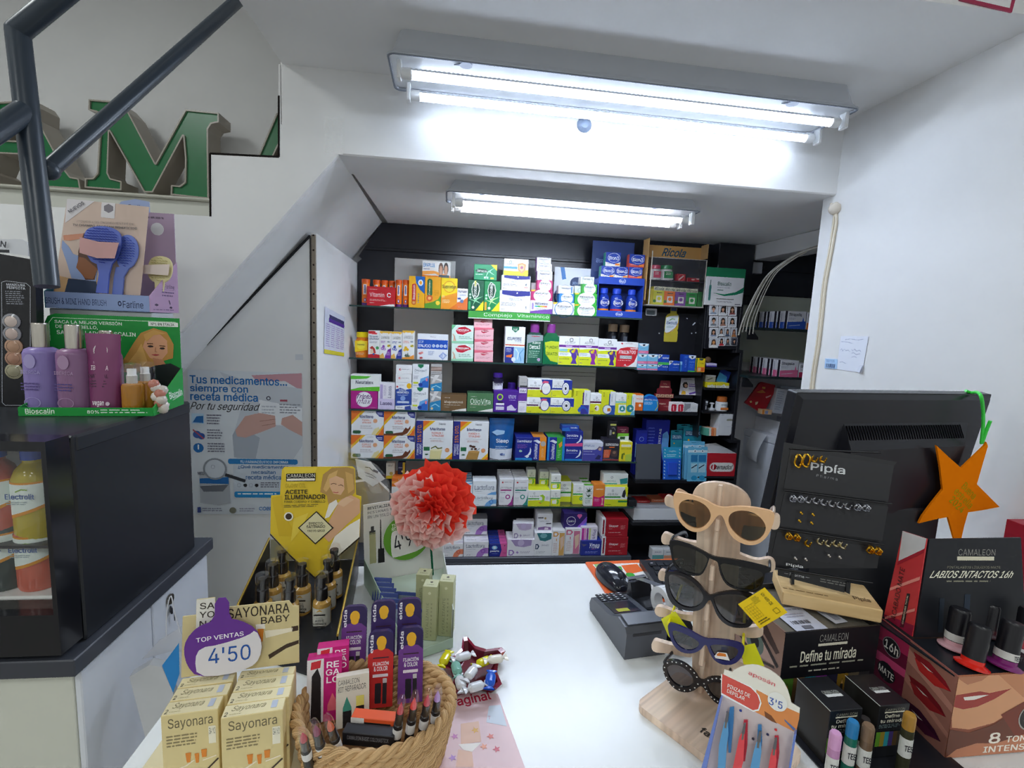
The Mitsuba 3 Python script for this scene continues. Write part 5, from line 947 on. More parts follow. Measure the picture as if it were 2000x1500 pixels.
# ---- fifth shelf
bx('small white and yellow box behind the flower, fifth shelf left',(-.3308,-.2883,.8017,.882),[('f',.2,.1,.9,.24,2,'4a4a50',1),('p',[(0,.82),(1,.76),(1,1),(0,1)],'e8c81f'),('e',.6,.66,.2,None,'d8b85a')],'e9e4d4',Y=FY+.06,d=.04)
bx('small navy and yellow box behind the flower, fifth shelf left',(-.2733,-.2382,.8034,.8866),[('r',.66,0,1,1,'d8bc3a'),('r',.1,.3,.6,.36,'8a90b0'),('e',.6,.56,.14,None,'e8d8a0')],'262c4e',Y=FY+.06,d=.04)
bx('orange box under the small boxes, fifth shelf left',(-.2943,-.1337,.6835,.8249),[('r',0,.12,1,.2,'f0a04a'),('t','Lysomucil',.2,.02,.6,.1,'f6e6d0',1),('r',0,.3,1,1,'eae6e0')],'e0762a',d=.12)
x0,x1,z0,z1=(-.1143,-.0192,.6835,.8703)
bx('white box with a green band and black lettering left of the blue stacks, fifth shelf',(x0,x1,z0,z1),[('r',0,0,1,.09,'3a7a6a'),('t','ULTRA-LEVURA',.04,.14,.96,.26,'33343a',1),('r',.5,.36,.95,.41,'b8307a'),('r',.3,.5,.95,.56,'c04a4a'),('f',.1,.66,.9,.86,3,'99a',1)],'dfe3e2',Y=FY+.02,d=.1,top='a8b8b0')
lac=lambda c,c2:[('t','Lactoflora',.1,.16,.84,.4,'3f4a66'),('f',.1,.48,.5,.54,1,'9a9fb0',1),('f',.1,.62,.4,.66,1,'b0b4c0',2),('p',[(.5,1),(.56,.72),(.7,.5),(.86,.4),(1,.42),(1,.78),(.84,.8),(.74,1)],c),('ring',.78,.62,.09,c2,.66),('f',.12,.86,.3,.92,1,'667',3)]
blue_t=[('r',.3,.2,.9,.34,'8ab4dc'),('f',.08,.5,.4,.7,1,'778',2)]
q0=[-.0054,.0998,.6835,.7902]
for k in range(5):
 bx(f'{OR[k]} white and blue box in the left blue swirl row, fifth shelf',q0,lac('7ab0e0','4a86c8')if k==0 else[],'e4eaf0',Y=FY+.006+.042*k,d=.041,topart=[('r',.0,.1,1,.9,'d4dde6'),('p',[(.4,.9),(.6,.4),(1,.2),(1,.6),(.7,.95)],'8ab8e0'),('f',.06,.3,.4,.7,1,'7a8090',k)],group='left row of blue swirl boxes on the fifth shelf')
bx('lower of two white and blue swirl boxes stacked at the front of the fifth shelf',(.1032,.2213,.6835,.7419),lac('7ab0e0','3a78c4'),'eaf0f4',d=.08)
bx('upper of two white and blue swirl boxes stacked at the front of the fifth shelf',(.101,.2186,.7427,.8147),[('t','Lactoflora',.08,.3,.9,.66,'3f4a66'),('f',.1,.74,.4,.8,1,'889',1),('p',[(.6,1),(.8,.82),(1,.78),(1,1)],'6aa4dc')],'eef2f6',d=.08)
def file_row(side,xs,yt,band_,mark,n):
 for k in range(n):
  a=[('e',.22,.13,.06,None,'b8303a'),('f',.34,.11,.86,.15,1,'9a8a90',1),('t','LACTIBIANE',.06,.3,.94,.37,'66666e'),('r',.08,.4,.86,.45,band_),('f',.08,.5,.5,.56,1,'99a',2),('ring',.62,.68,.17,mark,.6),('p',[(1,.6),(1,1),(.62,1),(.86,.86)],mark),('f',.08,.7,.4,.9,4,'c8c8d0',3)]if k==0 else[]
  bx(f'{OR[k]} flat white box in the fifth shelf row with a {side} corner',xs,a,'eaeaec',Y=FY+.012+.030*k,d=.017 if k else .02,group=f'white boxes with a {side} corner in a row',side='d8d8dc')
file_row('magenta',[.2352,.3063,.6835,.8209],0,'a03a7a','a03a8a',6)
file_row('teal',[.3101,.3821,.6835,.8208],0,'2a7a72','2f8a80',6)
ap=[sprout(.5,.22,.1,'8a8a90'),('t','AQUILEA',.22,.33,.8,.42,'5a5a60'),('r',0,.48,1,.54,'4a9a3a'),('r',0,.56,1,1,'d9de2a'),('p',[(.16,.64),(.6,.6),(.6,.86),(.16,.84)],'eef0e4'),('p',[(.6,.6),(.8,.56),(.86,.78),(.7,.9),(.62,.84),(.74,.74)],'7ac03a'),('f',.08,.93,.3,.97,1,'5a6a1a',1)]
bx('wide white and yellow box with a lime apple at the front, fifth shelf',(.382,.4952,.6835,.7672),[sprout(.27,.2,.045,'8a8a90'),('t','AQUILEA',.08,.33,.48,.44,'5a5a60'),('r',0,.5,.5,.57,'4a9a3a'),('p',[(0,.64),(.5,.62),(1,.7),(1,1),(0,1)],'d9de2a'),('p',[(.5,.34),(.66,.26),(.76,.4),(.74,.66),(.6,.82),(.48,.76),(.64,.6),(.64,.44)],'a8d03a'),('p',[(.46,.72),(.56,.84),(.7,.72),(.62,.8)],'c85a3a'),('f',.8,.4,.95,.6,3,'aab',1)],'eef0ec',d=.1,top='d6dc28')
for i,(q,l_,dy)in enumerate((((.4978,.5482,.6834,.769),'front small apple box right of the wide apple box, fifth shelf',0),((.3905,.4339,.6479,.7621),'small apple box in the back left stack, lower, fifth shelf',.08),((.3842,.4287,.7621,.8502),'small apple box in the back left stack, upper, fifth shelf',.08),((.4543,.5021,.648,.7597),'small apple box in the back middle stack, lower, fifth shelf',.08),((.4506,.4981,.7608,.8399),'small apple box in the back middle stack, upper, fifth shelf',.08),((.4973,.5479,.763,.8458),'small apple box on the front small apple box, fifth shelf',.01),((.5076,.5603,.6466,.8334),'tall stack of apple boxes at the back right, fifth shelf',.12))):
 q=list(q)
 if i in(1,3,6):q[2]=.6835
 if i==0:q[2]=.6835
 bx(l_,q,ap,'eceee6',Y=FY+dy,d=.05 if i not in(6,)else .06)
bx('large white and green box set back right of the small apple boxes, fifth shelf',(.5561,.6175,.6835,.795),[sprout(.4,.2,.1,'8a8a90'),('t','AQUILEA',.1,.3,.8,.4,'5a5a60'),('r',0,.5,1,.58,'3a8a3a'),('r',0,.74,1,1,'d9de2a'),('f',.1,.44,.5,.48,1,'556',1)],'eceee8',Y=FY+.06,d=.1,top='d6dc28')
bx('white and yellow box with a green ring mark, fifth shelf',(.6201,.6798,.6835,.7891),[sprout(.6,.2,.1,'8a8a90'),('t','AQUILEA',.3,.32,.88,.4,'5a5a60'),('r',0,.46,1,.53,'3f9a3f'),('r',0,.56,1,1,'d9de2a'),('e',.76,.72,.18,None,'2f8a3a'),('ring',.76,.72,.12,'d8e8c8',.6)],'eef0ec',Y=FY+.03,d=.05,side='c9cf30')
for k in range(3):
 bx(f'{OR[k]} white box in the row with dark green leaves, fifth shelf',(.6719,.719,.6835,.7916),([('p',[(.5,.2),(.56,.08),(.6,.2),(.86,.1),(.62,.26),(.9,.26),(.5,.32),(.14,.26),(.4,.26),(.16,.1),(.42,.2)],'2a4a30'),('r',.1,.35,.9,.37,'333'),('p',[(.5,.48),(.56,.38),(.6,.48),(.86,.4),(.62,.53),(.5,.58),(.4,.53),(.16,.4),(.42,.48)],'2a4a30'),('r',.1,.6,.9,.63,'4a9a5a'),('f',.15,.68,.85,.9,5,'8a9a8a',1)]if k==0 else[('p',[(.2,.1),(.8,.1),(.5,.3)],'3a7a40')]),'e9ecea',Y=FY+.003+.05*k,d=.03,top='6ab04a',group='white boxes with dark green leaves in a row')
bx('orange and magenta box left of the big yellow box, fifth shelf',(.7201,.7783,.6835,.8001),[('p',[(0,.55),(.5,.6),(1,.5),(1,1),(0,1)],'c8246e'),('f',.2,.2,.9,.3,1,'f8d8b0',1),('p',[(.74,.62),(.95,.62),(.88,.74),(.88,.86),(.96,.94),(.72,.94),(.8,.84),(.8,.74)],'f0b8a8'),('f',.1,.66,.6,.8,3,'f0a0c0',2)],'ea8a34',d=.06)
bx('white and yellow box with a black figure at the right end of the fifth shelf',(.7802,.9017,.6835,.787),[sprout(.34,.2,.05,'8a8a90'),('t','AQUILEA',.12,.32,.58,.44,'5a5a60'),('r',0,.48,.7,.56,'3f8a3f'),('r',0,.64,1,1,'d9de2a'),('p',[(.74,.5),(.8,.2),(.9,.08),(.94,.2),(.88,.56)],'2a2c30'),('r',.6,.7,1,.8,'3f8a3f'),('p',[(.85,0),(1,0),(1,.5),(.95,.5)],'d9de2a'),('f',.06,.9,.3,.95,1,'5a6a1a',1)],'eceee8',d=.08,top='d6dc28')
bx('white and yellow box with a teal corner on the box with the black figure',(.7739,.9054,.7812,.8501),[sprout(.34,.28,.05,'8a8a90'),('t','QBIOTICS',.14,.5,.5,.64,'5a8a88'),('r',0,.72,.56,.8,'3a9a90'),('p',[(0,.84),(1,.8),(1,1),(0,1)],'d9c84a'),('p',[(.66,.4),(.98,.3),(.98,.74),(.7,.8)],'2f8a8c')],'e4e8e4',Y=FY+.02,d=.06)
solo('shelf_clip','black plastic clip holding the right end of the fifth shelf','clip',MB().fbox(Fr(([.9082,2.34,.7765][0],2.33,.684)),.045,.035,.05,'1a1b20',.004),'satin')
# ---- bottom shelf
def rowbox(label,q,art,c,n,step,d,group,top=None,topart=None,dy=0.0,side=None):
 for k in range(n):
  bx(f'{OR[k]} {label}',q,art if k==0 else[],c,Y=FY+dy+step*k,d=d,group=group,top=top,topart=topart,side=side)
tl=[('f',.1,.3,.5,.6,1,'9a9aa8',1),('p',[(.6,.8),(.8,.3),(1,.2),(1,.6)],'d8d0e0')]
rowbox('white box in the bottom shelf row with an orange swirl',[-.0407,.0632,.4155,.4857],lac('e88a6a','d0604a'),'eceaea',5,.036,.034,'row of orange swirl boxes on the bottom shelf',topart=tl)
rowbox('white box in the bottom shelf row with a purple swirl',[.0656,.1913,.4155,.4957],lac('a878c0','8a4aae'),'eceaee',5,.036,.034,'row of purple swirl boxes on the bottom shelf',topart=tl)
bx('single white box with a purple swirl lying on the row of purple swirl boxes',(.062,.1848,.5064,.5909),lac('a878c0','8a4aae'),'e6e4e8',Y=FY+.06,d=.08,top='8a8a8e')
rowbox('navy and pink box in the bottom shelf row with a white drop',[.1954,.2858,.4155,.4838],[('p',[(.62,0),(1,0),(1,1),(.6,1),(.7,.5)],'d8609e'),('e',.3,.3,.16,.16,'8ac0e8'),('e',.3,.3,.08,None,'e8f0f8'),('t','pearls',.06,.48,.56,.68,'eef2fa',1),('f',.14,.76,.5,.82,1,'8aa0d8',1),('e',.86,.14,.03,None,'5a2a4a'),('f',.8,.7,.95,.8,1,'8a2a5a',2)],'232f86',5,.034,.032,'row of navy and pink boxes on the bottom shelf',topart=[('r',.6,0,1,1,'d8609e'),('r',0,.4,.6,.7,'3a50b0')])
dp=lambda c,c2:[('p',[(.12,.02),(.5,.0),(.9,.04),(.88,.36),(.6,.46),(.3,.4)],c2),('e',.5,.2,.12,None,'c8b8d8'),('p',[(.06,.62),(.2,.62),(.28,.76),(.2,.94),(.06,.94)],c),('p',[(.1,.68),(.18,.68),(.22,.78),(.17,.88),(.1,.88)],'efeef2'),('r',.36,.7,.4,.84,c),('r',.33,.75,.43,.79,c),('f',.48,.72,.9,.84,2,'b0aabc',1)]
bx('broad white box with lilac petals at the front of the bottom shelf',(.2866,.4269,.4155,.5063),dp('9a7ab8','a894be'),'ebe9ee',d=.1)
for k in range(3):
 q=[(.3135,.4193,.5052,.5903),(.3193,.4235,.4964,.5851),(.3392,.4313,.488,.5806)][k]
 bx(f'{OR[k]} white box stacked on the broad white box with lilac petals',q,dp('9a8ab0','c0b0cc')if k==0 else[],'e9e7ec',Y=FY+.005+.03*k,d=.028,group='white boxes on the broad white box')
bx('white box with a teal picture and a dark capital letter, bottom shelf',(.4273,.5182,.4155,.54),[('p',[(.1,.0),(.95,0),(.95,.26),(.6,.36),(.3,.32)],'3a7a80'),('e',.5,.12,.2,.1,'7ab0b4'),('p',[(.06,.48),(.2,.48),(.28,.58),(.2,.7),(.06,.7)],'1c3a5a'),('p',[(.1,.52),(.17,.52),(.2,.58),(.16,.66),(.1,.66)],'efeef2'),('f',.42,.5,.9,.58,2,'99a',1),('f',.1,.8,.7,.9,2,'b8b8c0',2)],'ecedef',d=.08)
bx('upright white box with a violet photo strip standing on the teal picture box',(.4385,.5189,.5317,.6346),[('r',.06,.18,.4,.24,'55555e'),('e',.52,.24,.07,None,'b8a070'),('t','FEMINABIANE',.16,.36,.8,.44,'a0a0aa'),('r',.58,.48,.92,.54,'44464e'),('p',[(.08,.72),(.5,.66),(.92,.7),(.92,.84),(.08,.84)],'8a6a9a'),('r',.5,.72,.74,.82,'e6d8e2')],'ebeaee',Y=FY+.02,d=.07)
for n_,q,c,c2 in(('orange',(.5192,.5852,.4155,.5534),'d89a4a','d8a860'),('pink',(.5897,.6715,.4155,.5574),'d06a8a','d07a98')):
 bx(f'upright white box with an {n_} band and capital letter, bottom shelf' if n_=='orange' else 'upright white box with a pink band and capital letter, bottom shelf',q,[('r',.55,.1,.95,.98,c2),('p',[(.6,.3),(.9,.2),(.9,.6),(.7,.8)],'e8c8b0'),('p',[(.06,.06),(.36,.06),(.5,.14),(.36,.24),(.06,.24)],c),('p',[(.14,.1),(.32,.1),(.38,.14),(.32,.2),(.14,.2)],'f0eeee'),('r',.3,.32,.36,.42,c),('f',.1,.5,.45,.9,6,'d0b8b0',1)],'ecebec',Y=FY+(.0 if n_=='orange' else .015),d=.1)
bx('purple box with a white ring and pink heart on the upright orange box',(.5801,.703,.5451,.6345),[('p',[(.45,1),(1,.5),(1,1)],'5a6ad0'),('p',[(.5,1),(1,.2),(1,.5),(.7,1)],'8a5ac8'),('ring',.32,.48,.2,'e0dcec',.88),('t','Control',.18,.42,.46,.56,'eeecf6',1),('e',.64,.16,.07,None,'e06aa8'),('e',.72,.15,.06,None,'e06aa8'),('p',[(.58,.18),(.78,.18),(.68,.36)],'e06aa8'),('f',.08,.88,.3,.94,1,'c8b8e0',1)],'33246a',Y=FY+.03,d=.07)
bx('navy box with white lettering at the front right of the bottom shelf',(.6737,.7819,.4155,.4967),[('t','Ymea',.38,.14,.9,.52,'eef0fa',1,.12),('f',.5,.56,.72,.62,1,'d06aa0',1),('p',[(0,.2),(.3,.26),(.1,.4)],'5a5a80'),('f',.2,.72,.9,.88,2,'8a94d8',2)],'27348e',d=.06)
bx('white box with magenta stripes on the navy box with white lettering',(.6715,.7591,.4929,.5676),[('r',.04,.1,.18,.95,'c83aa0'),('r',.2,.1,.3,.95,'e88ac8'),('r',.34,.1,.44,.95,'8a3a8a'),('r',.48,.1,.58,.95,'c8cf8a'),('t','Phys',.66,.2,.92,.86,'8a7aa8',1,0,-1)],'e6e0ea',Y=FY+.01,d=.05)
ska=[('t','Skapur',.14,.32,.56,.48,'f0dede',1),('f',.14,.54,.3,.58,1,'e8b8b8',1),('f',.66,.36,.88,.6,4,'d88a8a',2),('f',.14,.74,.76,.8,1,'e8b8b8',3),('f',.6,.86,.8,.92,1,'d87a7a',4)]
RD='a81a28'
bx('lower of two dark red boxes at the right end of the bottom shelf',(.8046,.9239,.4155,.5154),ska,RD,d=.1,side='e6e4e6',yaw=0)
bx('upper of two dark red boxes at the right end of the bottom shelf',(.7975,.9175,.5165,.6147),ska,RD,d=.1,side='e6e4e6')
for i,q in enumerate(((.7824,.803,.4155,.5214),(.7753,.7958,.5226,.619))):
 bx(('lower','upper')[i]+' white box edge with a dark red stripe left of the dark red boxes',q,[('r',.3,.1,.7,.9,'8a2030')],'e6e4e6',d=.11)
# things below the lower right bay
t=thing('drawer_unit','white drawer unit with a grey top below the folder in the lower right bay','drawer')
x0,x1,z0,z1=(.9517,1.2117,.5988,.6638)
part(t,'front',MB().box(x0,x1,2.36,2.375,z0,z1,'dfe1e6',.002));part(t,'top',MB().box(x0,x1,2.36,2.555,z1,z1+.006,'a8aab0',.001),'satin')
part(t,'body',MB().box(x0+.002,x1-.002,2.375,2.555,z0,z1-.0005,'d0d2d8'))
zz_=z1+.0065
for i,(xa,c_,n_)in enumerate(((x0+.03,'a8282a','red'),(x0+.12,'c06a4a','orange'),(x0+.19,'c83a3a','bright red'))):
 bx(f'flat {n_} packet lying on the white drawer unit',(xa,xa+.08,zz_,zz_+.014+.004*i),[('f',.2,.3,.8,.6,1,'f0d8c8',i)],c_,Y=2.42+.01*i,d=.07,name='packet',cat='packet')
part(un,'board_shelf',MB().box(.936,1.478,2.335,2.56,z0-.02,z0-.0005,'16171c',.002),'satin')
for i,(q,c_,n_)in enumerate((((1.0718,1.1347,.3719,.4356),'6aaaa8','teal'),((1.1377,1.1809,.3683,.4351),'e0a080','peach'))):
 bx(f'small white box with a {n_} foot beside the navy box, below the white drawer unit',q,[('r',0,.5,1,1,c_),('f',.2,.2,.8,.34,1,'889',i)],'e4e6e8',Y=FY+.02,d=.05)
zq_=.37
part(un,'board_shelf',MB().box(.946,1.478,2.335,2.56,zq_-.02,zq_-.0008,'16171c',.002),'satin')
# ---------------------------------------------------------------- back room on the right: wall shelves, white fridge
mb=MB().box(1.46,2.6,2.60,2.63,1.44,1.815,'cfd6c4')
solo('wall_board','pale greenish board on the wall behind the throat lozenge boxes','wall board',mb,'satin')
solo('dark_board','dark board along the top of the back wall, right of the black shelving','board',MB().box(1.665,2.6,2.585,2.63,1.818,1.95,'23262e').box(1.665,2.6,2.57,2.63,1.95,2.06,'1d2027'),'satin')
ws=thing('wall_shelf','two dark glass shelves on brackets at the right, behind the opening','shelf')
for z,yf in((1.6335,2.27),(1.3909,2.27)):
 part(ws,'board',MB().box(1.45,2.5,yf,2.62,z-.012,z-.0005,'1c2a2c',.001),'satin')
 for y in(2.33,2.56):
  part(ws,'bracket',MB().prism(Polygon([(0,0),(.05,.0),(.05,.012),(.018,.045),(0,.05)]),Fr((1.46,y,z-.062),(1,0,0),(0,0,1)),.02,'191a1e'),'satin')
def lozenge(z0,h,x0,y0,n,c,row):
 st_=[('p',[(0,.62),(1,.55),(1,1),(0,1)],c),('t','Strepsils',.06,.1,.76,.32,'3a3c48',1),('f',.06,.38,.5,.52,2,'aab',1),('p',[(.84,.3),(.98,.8),(.8,.7)],c),('l',[(.1,.84),(.7,.76)],.02,'dfe3ee')]
 for k in range(n):
  w,d=.098,.026
  y=y0+k*.0285
  fr=Fr((x0,y,z0));mb=MB().fbox(fr,w,h,d,'dcdce2',.0008)
  if k==0:
   Art(mb,fr,w,h).run(st_)
  Art(mb,Fr(fr.P(0,0,-d),fr.n,fr.v),d,h).run([('r',0,.62,1,1,c),('r',.1,.1,.35,.6,'a8a8b4')]if k%3==1 else[('r',.25,0,.9,1,'23232c'),('r',0,.62,.25,1,c)])
  solo('lozenge_box',f'{OR[k]} white and {row} lozenge box of the row on the {"upper" if row == "blue" else "lower"} wall shelf','box',mb,'print',f'{row} lozenge boxes in a row on the wall shelf')
za,zb=1.6335,1.3909
lozenge(za,.088,1.632,2.275,9,'2f56b4','blue')
lozenge(zb,.085,1.622,2.275,9,'d86a94','pink')
for z,c,n_,h in((za,'e07a34','orange',.086),(zb,'a82a50','crimson',.07)):
 x0=1.737 if n_=='orange' else 1.727
 fr=Fr((x0,2.275,z));mb=MB().fbox(fr,.1,h,.2,'dcdce2',.0008);Art(mb,fr,.1,h).run([('p',[(0,.62),(1,.55),(1,1),(0,1)],c),('t','Strepsils',.06,.1,.76,.32,'3a3c48',1),('f',.06,.4,.5,.52,2,'aab',1)])
 solo('lozenge_box',f'white and {n_} lozenge box right of the row, cut by the wall edge','box',mb)
fz=1.05
fr,fw,fh=quadframe([1.6922,2.6547,1.05],[1.7434,2.3672,1.05],[1.6922,2.6547,1.45])
fg=thing('white_fridge','white fridge with papers and boxes on top, behind the earring display','fridge')
base=fr.at(-.03,-1.05)
part(fg,'body',MB().fbox(base.at(0,0,-.02),fw+.09,1.05,.17,'d4d8e0',.006))
part(fg,'door',MB().fbox(base.at(0,.02),fw+.03,.985,.02,'d8dce4',.004))
part(fg,'top',MB().fbox(base.at(-.005,1.008,.004),fw+.1,.042,.19,'dde0e6',.004))
def on_top(a,c,h=0.0):
 return Fr(fr.P(a,h,-c),fr.u,(0,0,1))
# receipt curling off the fridge door
pts=[[1.7046,2.5387,1.052],[1.7154,2.4392,1.052]]
n_=vec(fr.n)
rows=[]
a0,a1=vec(pts[0]),vec(pts[1])
for k in range(9):
 t_=k/8
 off=n_*(.012+.035*math.sin(2.2*t_))+vec(0,0,-.15*t_)
 rows.append([a0+off+(a1-a0)*s_+n_*.03*t_*(s_-.3)-(a1-a0)*.35*t_*(1-s_)for s_ in np.linspace(0,1,6)])
mb=MB().grid(np.array(rows),'e4e6ea');mb.grid(np.array(rows)[:,::-1]+n_*-.0006,'dddfe4')
solo('receipt','white curled receipt hanging over the edge of the white fridge','paper',mb,'matte')
f_=on_top(-.03,.215,.001);mb=MB().fbox(f_,.13,.06,.08,'dde2ea',.001);Art(mb,f_,.13,.06).run([('r',0,.52,1,.98,'6a94c8'),('f',.1,.14,.8,.3,2,'aab8cc',1)])
solo('blue_stripe_box','pale box with a mid blue stripe left of the open white tray','box',mb)
t=thing('white_tray','open white cardboard tray on the front of the white fridge','tray')
f_=on_top(.045,.05,.0005);w_,h_,d_=.29,.075,.14
mb=MB().fbox(f_,w_,h_,.003,'dcdde2').fbox(f_.at(0,0,-d_),w_,h_,.003,'cfd0d6').fbox(f_,.003,h_,d_,'d4d5da').fbox(f_.at(w_-.003,0),.003,h_,d_,'d4d5da').fbox(f_,w_,.003,d_,'d0d1d6')
part(t,'tray',mb)
g=Polygon(D('-547,379 -401,522 296,1468 415,1528 1204,1383 1152,986 574,-155 424,-158'))
fr_=Fr([1.6201,2.46,1.1887],[1,0,0],[0,.1392,.9903])
mb=MB().prism(g,fr_,.014,'b3202a')
for c_,pts in(('d8a050',D('451,1276 632,1253 605,1140 424,1163')),('c87a3a',D('68,956 455,1107 640,944 339,907')),('e8c88a',D('-280,469 -161,501 -129,389 -248,358')),('e8d8b0',D('50,422 229,455 173,313 54,254')),('e0a8a8',D('645,719 974,840 946,755 677,635'))):
 mb.flat(Polygon(pts).buffer(0),fr_,c_,.0143)
solo('red_bag','red glossy gift bag with gold print leaning on the white fridge','bag',mb,'gloss')
fr_,w,h=quadframe([1.7221,2.44,1.1778],[1.8168,2.44,1.1686],[1.7116,2.44,1.3159])
mb=MB().fbox(fr_,w,h,.06,'dde1ea',.001);Art(mb,fr_,w,h).run([('t','Gabamylan',.62,.3,.86,.92,'5a86c0',1,0,1),('f',.1,.1,.5,.9,9,'b0b8cc',2),('r',.7,.0,1,.2,'2a5ab0')])
solo('carton','white carton with vertical blue lettering standing on the white fridge','box',mb)
fr_,w,h=quadframe([1.8123,2.43,1.1705],[1.8489,2.43,1.1684],[1.8016,2.43,1.2806])
solo('blue_carton','bright blue carton standing right of the white carton on the fridge','box',MB().fbox(fr_,w,h,.05,'2f80d0',.001))
fr_,w,h=quadframe([1.8003,2.52,1.1645],[1.9868,2.52,1.1511],[1.7844,2.52,1.3216])
mb=MB().fbox(fr_,w,h,.03,'cdd4de',.001);Art(mb,fr_,w,h).run([('f',.55,.08,.95,.9,10,'b4bccc',3)])
solo('pale_carton','broad pale carton standing behind the white carton on the fridge','box',mb)
fr_,w,h=quadframe([1.6361,2.4,1.175],[1.6923,2.4,1.1735],[1.6331,2.4,1.2])
mb=MB().fbox(fr_,w,h,.04,'d9b48a',.001);Art(mb,fr_,w,h).run([('r',.3,.2,.6,.9,'8a94b8'),('r',0,0,.2,1,'d8863a')])
solo('small_carton','tiny tan and orange carton at the foot of the red gift bag','box',mb)
# white trunking and loose cables under the low ceiling
mb=MB().box(1.56,1.68,1.75,2.50,1.99,2.068,'c9c9c8',.003)
solo('trunking','white cable trunking along the low ceiling beside the opening','trunking',mb,'satin')
mb=MB().box(1.57,1.63,2.52,2.56,1.925,1.985,'b9bcc0',.003);solo('junction_box','small grey junction box at the end of the white trunking','box',mb,'satin')
t=thing('cables','bundle of loose pale cables sagging from the trunking down beside the black shelving','cable')
path=[[1.4658,1.9,1.9666],[1.4744,2,1.9602],[1.4668,2.1,1.9282],[1.4322,2.15,1.8787],[1.4221,2.2,1.8112],[1.4129,2.24,1.7278],[1.4019,2.26,1.6533],[1.399,2.27,1.5904]]
def smooth_path(p,n=6):
 p=np.asarray(p,float);out=[]
 q=np.vstack([2*p[0]-p[1],p,2*p[-1]-p[-2]])
 for i in range(1,len(q)-2):
  for t_ in np.linspace(0,1,n,endpoint=False):
   a,b,c,d=q[i-1],q[i],q[i+1],q[i+2]
   out.append(.5*((2*b)+(c-a)*t_+(2*a-5*b+4*c-d)*t_**2+(-a+3*b-3*c+d)*t_**3))
 return np.array(out+[p[-1]])
for k in range(5):
 q=np.array(path)+np.linspace(0,1,8)[:,None]*vec(.012*k-.02,-.006*k,.01*(k%3))+vec(0,-.004*k,.005*(k%2))
 part(t,'cable',MB().tube(smooth_path(q),.0042-.0004*k,('b5b1a6','8f8c82')[k%2],7),'satin')
# cable, note and sticker on the right wall
RWN=vec(-.9998,-.0202,0)
t=thing('wall_cable','pair of cream cables running down the edge of the right wall','cable')
for d_ in(0,1):
 q=[vec(v)+RWN*.005+DEP*(.009*d_)for v in[[1.2339,1.5613,2.0433],[1.2345,1.5314,1.9925],[1.2345,1.5324,1.9187],[1.2344,1.5378,1.8445],[1.2343,1.5434,1.769],[1.2343,1.5403,1.666],[1.2343,1.5394,1.5617],[1.2343,1.5436,1.473],[1.2343,1.5404,1.3659],[1.2345,1.5308,1.2041]]]
 if d_:
  q[0]=q[0]+DEP*-.03
 part(t,'cable',MB().tube(smooth_path(q),.0042,('d9cfbc','cfc4ae')[d_],8),'satin')
mb=MB().ball(vec([1.2343,1.5405,2.0222])+RWN*.006,.02,'d6cdc0',8);part(t,'filler_blob',mb,'matte')
fr_,w,h=quadframe([1.2361,1.4534,1.498],[1.2381,1.354,1.4984],[1.2357,1.473,1.6057])
fr_=fr_.at(0,0,.0015)
g=Polygon([(0,0),(w,-h*.02),(w*1.06,h*1.02),(w*.0,h)])
mb=MB().prism(g,fr_,.0006,'dfe3ee');mb.quad(fr_.P(w*.8,0,.001),fr_.P(w,-.02*h,.01),fr_.P(w*1.02,.2*h,.004),fr_.P(w*.9,.2*h,.001),'d0d4e0')
a=Art(mb,fr_.at(0,0,.0008),w,h)
for q in([(.2,.1),(.4,.07),(.7,.1),(.9,.06)],[(.04,.16),(.3,.17),(.5,.2)],[(.05,.42),(.12,.38),(.16,.44),(.22,.38),(.3,.43),(.38,.4),(.44,.45)],[(.5,.38),(.56,.42),(.62,.36),(.7,.42),(.8,.38),(.86,.42)],[(.5,.5),(.6,.46),(.7,.52),(.84,.48)],[(.54,.6),(.64,.57),(.74,.6)],[(.1,.78),(.2,.76),(.36,.8)]):
 a.l(q,.012,'9aa2bc')
solo('wall_note','small white handwritten note taped to the right wall','note',mb,'matte')
fr_,w,h=quadframe([1.235,1.5046,1.4964],[1.2361,1.4524,1.4981],[1.2349,1.511,1.5287])
fr_=fr_.at(0,0,.003);mb=MB().fbox(fr_,w,h,.0008,'a8c8ea');Art(mb,fr_,w,h).run([('f',.12,.12,.85,.4,3,'6a86b4',1)]+[('r',.12+.055*k,.5,.12+.055*k+(.018 if k%3 else .034),.92,'4a5c84')for k in range(14)])
solo('barcode_sticker','small pale blue barcode sticker beside the wall note','sticker',mb)
fr_=Fr([1.0188,.9995,2.3039]);mb=MB().prism(Polygon([(-.0,.004),(.125,-.006),(.14,.1),(-.02,.1)]).difference(Polygon([(.004,.010),(.119,.0015),(.13,.1),(-.012,.1)])),fr_,.003,'a02a4c');mb.prism(Polygon([(.004,.010),(.119,.0015),(.13,.1),(-.012,.1)]),fr_,.002,'e2e0e2')
solo('fascia_sign','corner of a white sign with a crimson border on the fascia, top right','sign',mb)
# ---------------------------------------------------------------- counter
ct=thing('counter','white laminate shop counter in the foreground','counter')
part(ct,'top',MB().box(-.42,1.238,.40,1.145,.962,1.0,'fff',.003),'laminate')
part(ct,'edge_strip',MB().box(-.418,1.236,1.1445,1.1465,.963,.9985,'a8adb2',.0005),'satin')
part(ct,'front_panel',MB().box(-.40,1.236,.44,.46,0,.9615,'dfe0e0').box(-.40,-.38,.46,1.10,0,.9615,'dfe0e0'))
CZ=1.0005
